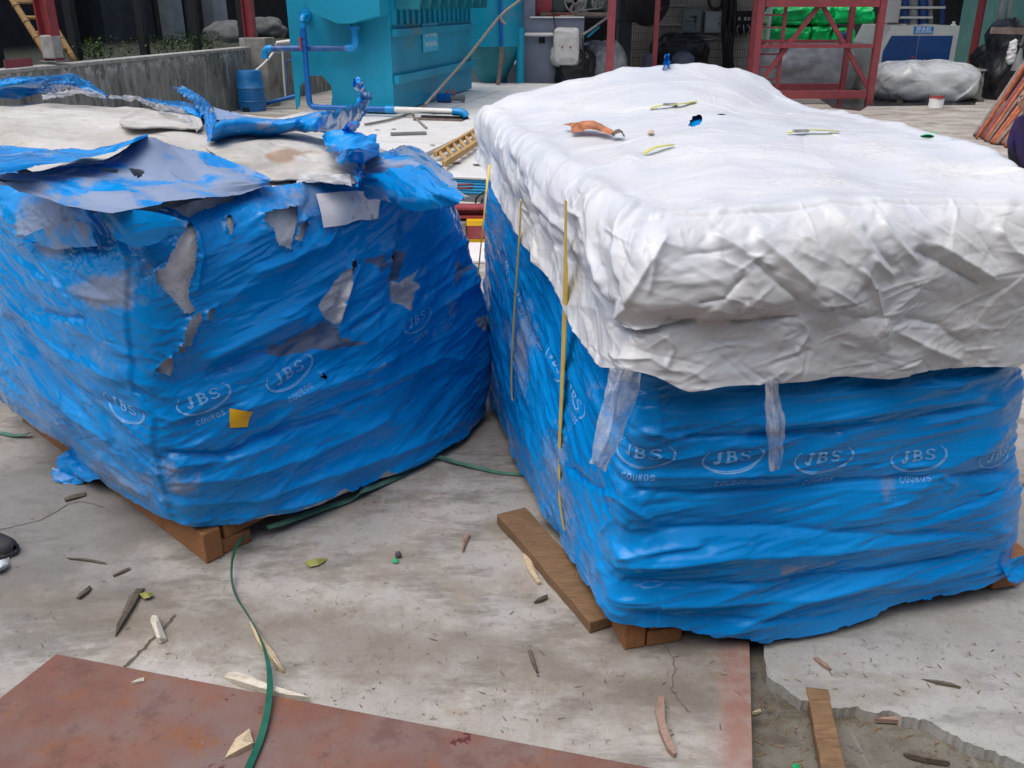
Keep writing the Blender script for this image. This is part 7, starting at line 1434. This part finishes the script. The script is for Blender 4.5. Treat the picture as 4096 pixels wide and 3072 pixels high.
sheet('brown_scrap', [[(2248, 518, .02), (2300, 524, .03), (2380, 526, .03), (2450, 545, .02)], [(2270, 535, .03), (2310, 540, .045), (2385, 543, .04), (2455, 556, .02)], [(2283, 552, .015), (2320, 553, .02), (2390, 551, .02), (2458, 560, .01)]], 50, 24, M['fabric_scrap'], None, .02, .08, 95, (1, 1, 1, 1), fn=otr)
tag(bpy.data.objects['brown_scrap'], 'torn orange brown scrap lying on the white cover', 'scrap')
sheet('grey_scrap', [[(2440, 556, .012), (2470, 553, .02), (2500, 560, .012)], [(2455, 568, .012), (2475, 568, .02), (2500, 568, .012)]], 16, 10, M['wood_dark'], None, .015, .03, 96, (1, 1, 1, 1), fn=otr); tag(bpy.data.objects['grey_scrap'], 'small dark grey scrap at the tip of the orange brown one', 'scrap')
sheet('green_film', [[(3660, 535, .004), (3700, 537, .008), (3760, 546, .008), (3820, 560, .004)], [(3680, 548, .004), (3720, 556, .008), (3770, 562, .008), (3815, 566, .004)]], 40, 14, M['green_scrap'], None, .004, .06, 97, (1, 1, 1, 1), fn=otr); tag(bpy.data.objects['green_film'], 'bright green plastic scrap near the right edge of the white cover', 'scrap')
sheet('blue_tatter', [[(2650, 284, .0), (2662, 282, .0), (2676, 276, .0)], [(2650, 286, .03), (2664, 284, .035), (2680, 278, .035)], [(2654, 286, .06), (2664, 285, .065), (2676, 280, .06)]], 24, 24, M['film'], None, .006, .05, 98, (0, 1, 1, 1), 0, fn=otr); tag(bpy.data.objects['blue_tatter'], 'small blue film tatter sticking up at the back of the white cover', 'scrap')
sheet('amber_scrap', [[(2590, 534, .005), (2604, 530, .008), (2615, 536, .005)], [(2594, 545, .005), (2606, 546, .008), (2614, 544, .005)]], 12, 8, M['wood_pale'], None, .004, .03, 99, fn=otr); tag(bpy.data.objects['amber_scrap'], 'tiny amber crumb in the middle of the white cover', 'scrap')

# ------------------------------------------------------------------ straps, planks and litter on the floor
g = lambda x, y, z=.004: G(x, y, z)
t1 = np.array([0, 0, 1.])
ribbon('green_strap', [g(985, 2140, .05), g(958, 2165, .05), g(938, 2205, .045), g(926, 2270, .035), g(930, 2340, .012), g(950, 2395, .006), g(985, 2450, .006), g(1020, 2510, .02), g(1050, 2575, .03), g(1072, 2650, .035), g(1080, 2740, .035), g(1068, 2850, .03), g(1040, 2960, .024), g(985, 3090, .022), g(930, 3200, .022)], .02, M['strap_green'],
       [(1, .1, .1), (1, .2, .4), (.5, .2, .8), (.2, .2, 1), (.05, .3, 1), (.1, .2, 1), (.7, .1, .6), (1, .1, .2), (1, .2, .1), (1, .2, .1), (1, .3, .1)], 'dark green packing strap curling over the floor onto the steel plate', n=140, widths=[.014, .014, .012, .010, .004, .003, .008, .015, .017, .018, .018])
ribbon('green_strap', [g(1070, 2110, .04), g(1150, 2085, .035), g(1290, 2035, .02), g(1400, 2000, .012), g(1450, 1965, .03), g(1500, 1945, .02), g(1600, 1905, .008), g(1700, 1850, .006), g(1755, 1828, .02), g(1830, 1850, .012), g(2000, 1890, .006), g(2160, 1902, .006), g(2260, 1910, .006)], .018, M['strap_green_light'], (.3, 1, .1), 'pale green packing strap running from the torn load to the covered load', n=120)
ribbon('green_strap', [g(-60, 1722, .004), g(0, 1730, .006), g(60, 1742, .008), g(115, 1735, .02)], .02, M['strap_green_light'], (.2, 1, 0), 'short green strap end at the left edge beside the torn load', n=30)
def plank(name, p, q, w, h, mat, label, jag=0, cat='plank'):
    b = MB(); p, q = np.array(p, float), np.array(q, float); d = q - p; L = np.linalg.norm(d); d /= L; x = np.array([d[1], -d[0], 0]); n = 12; V = []; r = random.Random(len(label))
    for i in range(n + 1):
        f = i / n; c_ = p + d * L * f; ww = w / 2 * (1 + r.uniform(-.06, .06)); hh = h * (1 + r.uniform(-.05, .05)); e = r.uniform(-1, 1) * jag if i in (0, n) else 0
        for sx, hz_ in ((-1, 0), (1, 0), (1, 1), (-1, 1)): V.append(c_ + x * sx * ww + UP * hh * hz_ + d * (e * r.uniform(.3, 1)))
    F = [(4*i + j, 4*i + (j + 1) % 4, 4*i + 4 + (j + 1) % 4, 4*i + 4 + j) for i in range(n) for j in range(4)] + [(3, 2, 1, 0), (4*n, 4*n + 1, 4*n + 2, 4*n + 3)]
    b.add(V, F); return tag(b.build(name, mat, bevel=.003), label, cat)
plank('plank', g(2045, 2080, .003), g(2428, 2512, .003), .105, .035, M['wood_old'], 'brown plank sticking out from beside the covered load', .02)
plank('plank', g(3262, 2790, -.04), g(3330, 3120, -.04), .055, .03, M['wood_old'], 'narrow plank leaning over the dirt by the broken slab', .01)
b = MB(); p = g(2110, 2062, .039); 
def splinter(name, px, mat, label, h=.012, z=.002, w=None, group=None):       # outline on the floor, ridged down the middle
    P = [G(x, y, z) for x, y in px]; n = len(P); c = [p + UP * h * (.25 if i in (0, n // 2) else .9) for i, p in enumerate(P)]; m = np.mean(P, axis=0) + UP * h * 1.25
    b = MB(); b.add(P + c + [m], [tuple(range(n))] + [(i, (i + 1) % n, n + (i + 1) % n, n + i) for i in range(n)] + [(n + i, n + (i + 1) % n, 2 * n) for i in range(n)])
    return tag(b.build(name, mat), label, 'splinter', group or 'wood splinters on the floor')
splinter('wood_splinter', [(602, 2488), (612, 2482), (630, 2484), (640, 2500), (668, 2562), (645, 2575), (632, 2572), (618, 2535)], M['wood_white'], 'stubby cream splinter on the floor near the steel plate', .022)
splinter('wood_splinter', [(462, 2548), (470, 2512), (520, 2400), (548, 2368), (580, 2355), (562, 2385), (540, 2430), (490, 2510)], M['wood_dark'], 'long dark splinter with a small leaf at its end', .014)
splinter('wood_splinter', [(305, 2395), (318, 2385), (362, 2350), (367, 2356), (352, 2375), (320, 2398)], M['wood_dark'], 'short dark splinter left of the long dark one', .01)
splinter('wood_splinter', [(895, 2712), (915, 2710), (955, 2708), (1010, 2722), (1110, 2758), (1240, 2808), (1150, 2798), (1040, 2770), (960, 2745)], M['wood_white'], 'long white splinter lying along the edge of the steel plate', .018)
splinter('wood_splinter', [(998, 2490), (1010, 2498), (1035, 2540), (1095, 2620), (1140, 2690), (1128, 2692), (1080, 2640), (1030, 2575)], M['wood_pale'], 'yellowish splinter crossed by the dark green strap', .014)
splinter('wood_splinter', [(526, 2732), (560, 2722), (578, 2718), (577, 2726), (548, 2735), (528, 2737)], M['wood_white'], 'small white splinter on the steel plate', .008, .015)
splinter('wood_splinter', [(900, 3035), (945, 2970), (1000, 2930), (1015, 2975), (1012, 2988), (950, 3020)], M['wood_pale'], 'flat tan chip of wood on the steel plate beside the green strap', .014, .015)
splinter('wood_splinter', [(1852, 2140), (1875, 2142), (1878, 2150), (1860, 2195), (1853, 2212), (1848, 2200), (1850, 2160)], M['wood_pink'], 'small brown splinter between the two loads', .012)
splinter('wood_splinter', [(2090, 2220), (2110, 2215), (2125, 2240), (2150, 2300), (2163, 2338), (2150, 2340), (2110, 2285)], M['wood_pale'], 'thin pale splinter beside the brown plank', .01)
splinter('wood_splinter', [(2135, 2412), (2150, 2405), (2190, 2388), (2193, 2395), (2165, 2410), (2140, 2415)], M['wood_dark'], 'small dark chip below the brown plank', .012)
splinter('wood_splinter', [(2618, 2840), (2632, 2800), (2655, 2798), (2655, 2860), (2668, 2940), (2705, 3025), (2695, 3032), (2670, 3010), (2640, 2940)], M['wood_pink'], 'curved pink splinter on the concrete near the red slab edge', .014)
splinter('wood_splinter', [(2112, 2605), (2125, 2605), (2140, 2655), (2155, 2692), (2145, 2692), (2125, 2650)], M['wood_dark'], 'thin grey splinter in the middle of the concrete', .008)
splinter('wood_splinter', [(3252, 2634), (3262, 2636), (3310, 2668), (3326, 2680), (3318, 2685), (3290, 2668)], M['wood_pink'], 'reddish splinter on the pale broken slab', .01, -.01)
splinter('wood_splinter', [(3686, 2718), (3740, 2728), (3800, 2738), (3845, 2750), (3838, 2754), (3760, 2740)], M['wood_dark'], 'long thin dark twig on the pale broken slab', .008, -.01)
splinter('wood_splinter', [(3462, 2876), (3500, 2878), (3560, 2884), (3700, 2890), (3710, 2892), (3600, 2896), (3500, 2890)], M['wood_pink'], 'flat pale splinter along the crack of the broken slab', .014, -.04)
splinter('wood_splinter', [(3610, 3018), (3640, 3015), (3720, 3035), (3800, 3060), (3790, 3064), (3700, 3050), (3640, 3035)], M['wood_dark'], 'dark splinter in the dirt at the lower right', .016, -.04)
splinter('wood_splinter', [(3002, 2852), (3040, 2845), (3045, 2850), (3030, 2858), (3008, 2862)], M['wood_pale'], 'small pale chip in the dirt by the red slab edge', .01, -.04)
splinter('wood_splinter', [(255, 1995), (290, 1985), (345, 1975), (340, 1985), (300, 1998), (262, 2008)], M['wood_dark'], 'thin dark stick beside the foot of the torn load', .008)
splinter('wood_splinter', [(265, 2232), (340, 2238), (420, 2252), (428, 2258), (350, 2246), (280, 2238)], M['wood_dark'], 'long thin twig on the floor near the shoe', .006)
splinter('wood_splinter', [(450, 2300), (490, 2285), (520, 2273), (522, 2278), (490, 2294), (455, 2308)], M['wood_dark'], 'thin twig right of the long thin one', .006)
# leaves, green bits, pebbles
def leaf(px, label, mat, z=.006):
    P = [G(x, y, z) for x, y in px]; n = len(P); b = MB(); c = np.mean(P, axis=0) + UP * .012; b.add(P + [c], [(i, (i + 1) % n, n) for i in range(n)]); tag(b.build('leaf', mat), label, 'leaf')
leaf([(1215, 2248), (1240, 2244), (1270, 2236), (1308, 2232), (1300, 2245), (1275, 2260), (1240, 2268)], 'curled yellow leaf on the floor between the loads', M['leaf'])
leaf([(555, 2375), (580, 2370), (615, 2372), (600, 2390), (575, 2395)], 'small yellowish leaf at the tip of the long dark splinter', M['leaf'], .012)
leaf([(1568, 2242), (1580, 2238), (1596, 2240), (1592, 2250), (1575, 2251)], 'tiny bright green scrap on the floor', M['green_scrap'])
leaf([(3168, 3062), (3185, 3058), (3202, 3064), (3195, 3075), (3175, 3075)], 'tiny bright green scrap in the dirt at the bottom', M['green_scrap'], -.036)
p = G(1593, 2218, .012); lump('pebble', p, (.010, .009, .012), M['rock'], 'small grey pebble next to the tiny green scrap', 'pebble', 3, .2, 16)
# white plastic bit and shoe at the left edge
P = patch([[g(-60, 2245, .01), g(0, 2238, .03), g(38, 2228, .01)], [g(-60, 2275, .02), g(0, 2268, .03), g(30, 2258, .015)], [g(-60, 2310, .005), g(0, 2286, .01), g(20, 2275, .005)]], 24, 18)
o = link('white_scrap', gridmesh('white_scrap', P + gnormals(P) * (.01 * crumple(P, .05, 3))[..., None]), None, M['cover']); tag(o, 'crumpled white plastic scrap below the shoe', 'scrap')
sh = G(-40, 2205, 0.0)
t = empty('shoe', sh, 'dark grey shoe tip pointing in from the left edge', 'shoe')
d = np.array([.97, -.22, 0]); w_ = np.array([.22, .97, 0]); rows = []
prof = [(-.19, .030, .06, 0), (-.15, .036, .075, 0), (-.08, .036, .085, 0), (-.02, .040, .07, 0), (.03, .043, .052, 0), (.06, .040, .042, 0), (.085, .028, .032, 0), (.097, .008, .02, 0)]
for x, w, h, _ in prof: rows.append([sh + d * x + w_ * w * math.cos(q) + UP * (.016 + max(0, math.sin(q)) * h) for q in np.linspace(-.0, math.pi, 14)])
P = patch(rows, 28, 40); link('upper', gridmesh('upper', P), t, M['shoe'])
b = MB(); out = [sh + d * x + w_ * (w + .004) for x, w, h, _ in prof] + [sh + d * .102] + [sh + d * x - w_ * (w + .004) for x, w, h, _ in prof[::-1]]
b.prism([p + UP * .001 for p in out], (0, 0, .017)); b.build('sole', M['shoe_sole'], t, bevel=.003)
# fine litter: chips, grit and fibres nobody could count
V = []; F = []
def chip(x, y, z, L, w):
    a_ = rnd.uniform(0, math.pi); d = np.array([math.cos(a_), math.sin(a_), 0]); s = np.array([-d[1], d[0], 0]); c = G(x, y, z); n = len(V); h = w * .6
    V.extend([c - d*L - s*w, c + d*L*.6 - s*w*.5, c + d*L + s*w*.6, c - d*L*.7 + s*w, c + UP*h]); F.extend([(n, n+1, n+4), (n+1, n+2, n+4), (n+2, n+3, n+4), (n+3, n, n+4)])
for k in range(420):
    x, y = rnd.uniform(0, 2950), 1700 + 1300 * rnd.random() ** .8
    chip(x, y, .003, rnd.choice((.003, .004, .006, .011)) * rnd.uniform(.5, 1.3), rnd.uniform(.0006, .0016))
b = MB(); b.add(V, F); tag(b.build('floor_litter', M['wood_dark']), 'fine dark crumbs and fibres scattered over the concrete', 'litter', kind='stuff')
V = []; F = []
for k in range(170):
    x, y = rnd.uniform(3010, 4090), rnd.uniform(2700, 3072); chip(x, y, -.043, rnd.choice((.004, .007, .014)) * rnd.uniform(.5, 1.3), rnd.uniform(.001, .003))
for k in range(70): chip(rnd.uniform(3060, 4090), rnd.uniform(2560, 2900), -.010, rnd.choice((.003, .006, .01)), rnd.uniform(.0008, .002))
b = MB(); b.add(V, F); tag(b.build('dirt_litter', M['wood_old']), 'splinters and crumbs scattered in the dirt at the lower right', 'litter', kind='stuff')

# ------------------------------------------------------------------ person squatting by the rods at the right edge
def person():
    Y = 8.6; hc = PY(4122, 398, Y); fl = hc[2]
    t = empty('person', (hc[0], Y, 0), 'person in a purple shirt and glasses crouching at the right edge', 'person')
    def skin(name, vs, es, rad, mat, parent, root=0, sub=2):
        me = bpy.data.meshes.new(name); me.from_pydata([tuple(map(float, v)) for v in vs], es, []); o = link(name, me, parent, mat)
        o.modifiers.new('skin', 'SKIN'); sv = me.skin_vertices[0].data
        for i, r in enumerate(rad): sv[i].radius = (r, r) if not isinstance(r, tuple) else r
        sv[root].use_root = True; m = o.modifiers.new('sub', 'SUBSURF'); m.levels = m.render_levels = sub; m2 = o.modifiers
        for p in me.polygons: p.use_smooth = True
        return o
    x, z = hc[0], fl; pv = np.array([x + .24, Y + .05, .16]); ch = np.array([x + .07, Y, z - .28]); nk = np.array([x + .05, Y, z - .13])
    skm = NT('skin').set(Base_Color=(.42, .24, .16), Roughness=.55); shm = plain('purple_shirt', (.035, .018, .10), .8, .3, 9, bump=.3, bsc=40); trm = plain('dark_trousers', (.012, .012, .02), .8, .3, 9)
    V = [pv, (pv + ch) / 2 + [-.02, 0, 0], ch, nk]; E_ = [(0, 1), (1, 2), (2, 3)]; R = [.15, .145, .14, .06]
    for s in (-1, 1):
        n = len(V); sh_ = ch + np.array([-.02, s * .17, .06]); el = sh_ + np.array([-.03, s * .03, -.22]); wr = el + np.array([.16, -s * .05, -.12]); V += [sh_, el, wr]; E_ += [(2, n), (n, n + 1), (n + 1, n + 2)]; R += [.075, .055, .04]
    skin('shirt', V, E_, R, shm, t)
    V = [pv + [0, 0, .0]]; E_ = []; R = [.15]
    for s in (-1, 1):
        n = len(V); hp_ = pv + np.array([0, s * .11, -.01]); kn = pv + np.array([-.06, .30 + s * .12, .17]); an = np.array([kn[0] + .02, kn[1] - .14, .07]); V += [hp_, kn, an]; E_ += [(0, n), (n, n + 1), (n + 1, n + 2)]; R += [.10, .075, .05]
    skin('trousers', V, E_, R, trm, t)
    for s in (-1, 1):
        an = np.array([pv[0] + .06, Y + .23 + s * .12, .045]); b = MB(); b.hexa([an + [dx, dy, dz] for dz in (-.043, .03) for dx, dy in ((-.17, -.04), (.07, -.04), (.07, .04), (-.17, .04))]); b.build('shoe', M['shoe'], t, bevel=.025)
    # head in profile, facing left
    u = np.linspace(0, 2*np.pi, 36, endpoint=False); v = np.linspace(-np.pi/2, np.pi/2, 30); U, W = np.meshgrid(u, v); D = np.stack([np.cos(W)*np.cos(U), np.cos(W)*np.sin(U), np.sin(W)], -1)
    P = D * np.array([.098, .078, .118]); fx = np.clip(-D[..., 0], 0, 1)
    P[..., 0] -= .030 * np.exp(-((P[..., 2] + .015) / .022) ** 2 - (P[..., 1] / .016) ** 2) * (fx > 0); P[..., 0] -= .012 * np.exp(-((P[..., 2] + .055) / .010) ** 2 - (P[..., 1] / .03) ** 2) * (fx > 0)
    P[..., 0] -= .014 * np.exp(-((P[..., 2] + .095) / .02) ** 2) * fx; P[..., 0] += .008 * np.exp(-((P[..., 2] - .02) / .012) ** 2 - ((np.abs(P[..., 1]) - .032) / .018) ** 2) * (fx > .3)
    hd = link('head', gridmesh('head', P + hc, True), t, skm)
    hm = D[..., 2] > (.15 + .75 * np.clip(-D[..., 0], 0, 1) - .5 * np.clip(D[..., 0], 0, 1)); K = hm[:-1] & hm[1:] & np.roll(hm, -1, 1)[:-1] & np.roll(hm, -1, 1)[1:]
    link('hair', gridmesh('hair', D * np.array([.106, .087, .128]) + hc, True, K), hd, trm)
    b = MB()
    for s in (-1, 1):
        c_ = hc + np.array([-.098, s * .034, .018]); b.tube([c_ + np.array([.01 * math.cos(q) * 0, .026 * math.cos(q), .02 * math.sin(q)]) for q in np.linspace(0, 2*np.pi, 15)], .003, 5, cap=False); b.tube([c_ + [0, s * .026, .004], hc + np.array([.02, s * .08, .012])], .003, 5)
        e_ = hc + np.array([.005, s * .078, .0]); 
    b.tube([hc + np.array([-.10, -.008, .02]), hc + np.array([-.10, .008, .02])], .003, 5); b.build('glasses', M['cable'], hd)
    for s in (-1, 1): lump('ear', hc + np.array([.012, s * .079, 0]), (.018, .008, .03), skm, None, None, 4, .05, 14, parent=hd); lump('eye', hc + np.array([-.082, s * .032, .016]), (.012, .012, .009), M['white'], None, None, 4, .0, 12, parent=hd)
    b = MB(); b.tube([nk - UP * .06, hc - UP * .06], .05, 12); b.build('neck', skm, t, smooth=True)
    for s in (-1, 1):
        wr = ch + np.array([-.05 + .16, s * .15, .06 - .34]); V = [wr + [-.02, 0, 0], wr + [.04, 0, -.01]]; E_ = [(0, 1)]; R = [.028, .03]
        for k in range(4): n = len(V); y = (k - 1.5) * .019; L = (.035, .04, .038, .03)[k]; V += [wr + [.07, y, -.012], wr + [.07 + L, y, -.03], wr + [.075 + L, y, -.055]]; E_ += [(1, n), (n, n + 1), (n + 1, n + 2)]; R += [.009, .008, .007]
        n = len(V); V += [wr + [.02, -s * .035, -.01], wr + [.05, -s * .05, -.03]]; E_ += [(1, n), (n, n + 1)]; R += [.010, .008]; skin('hand', V, E_, R, skm, t)
person()
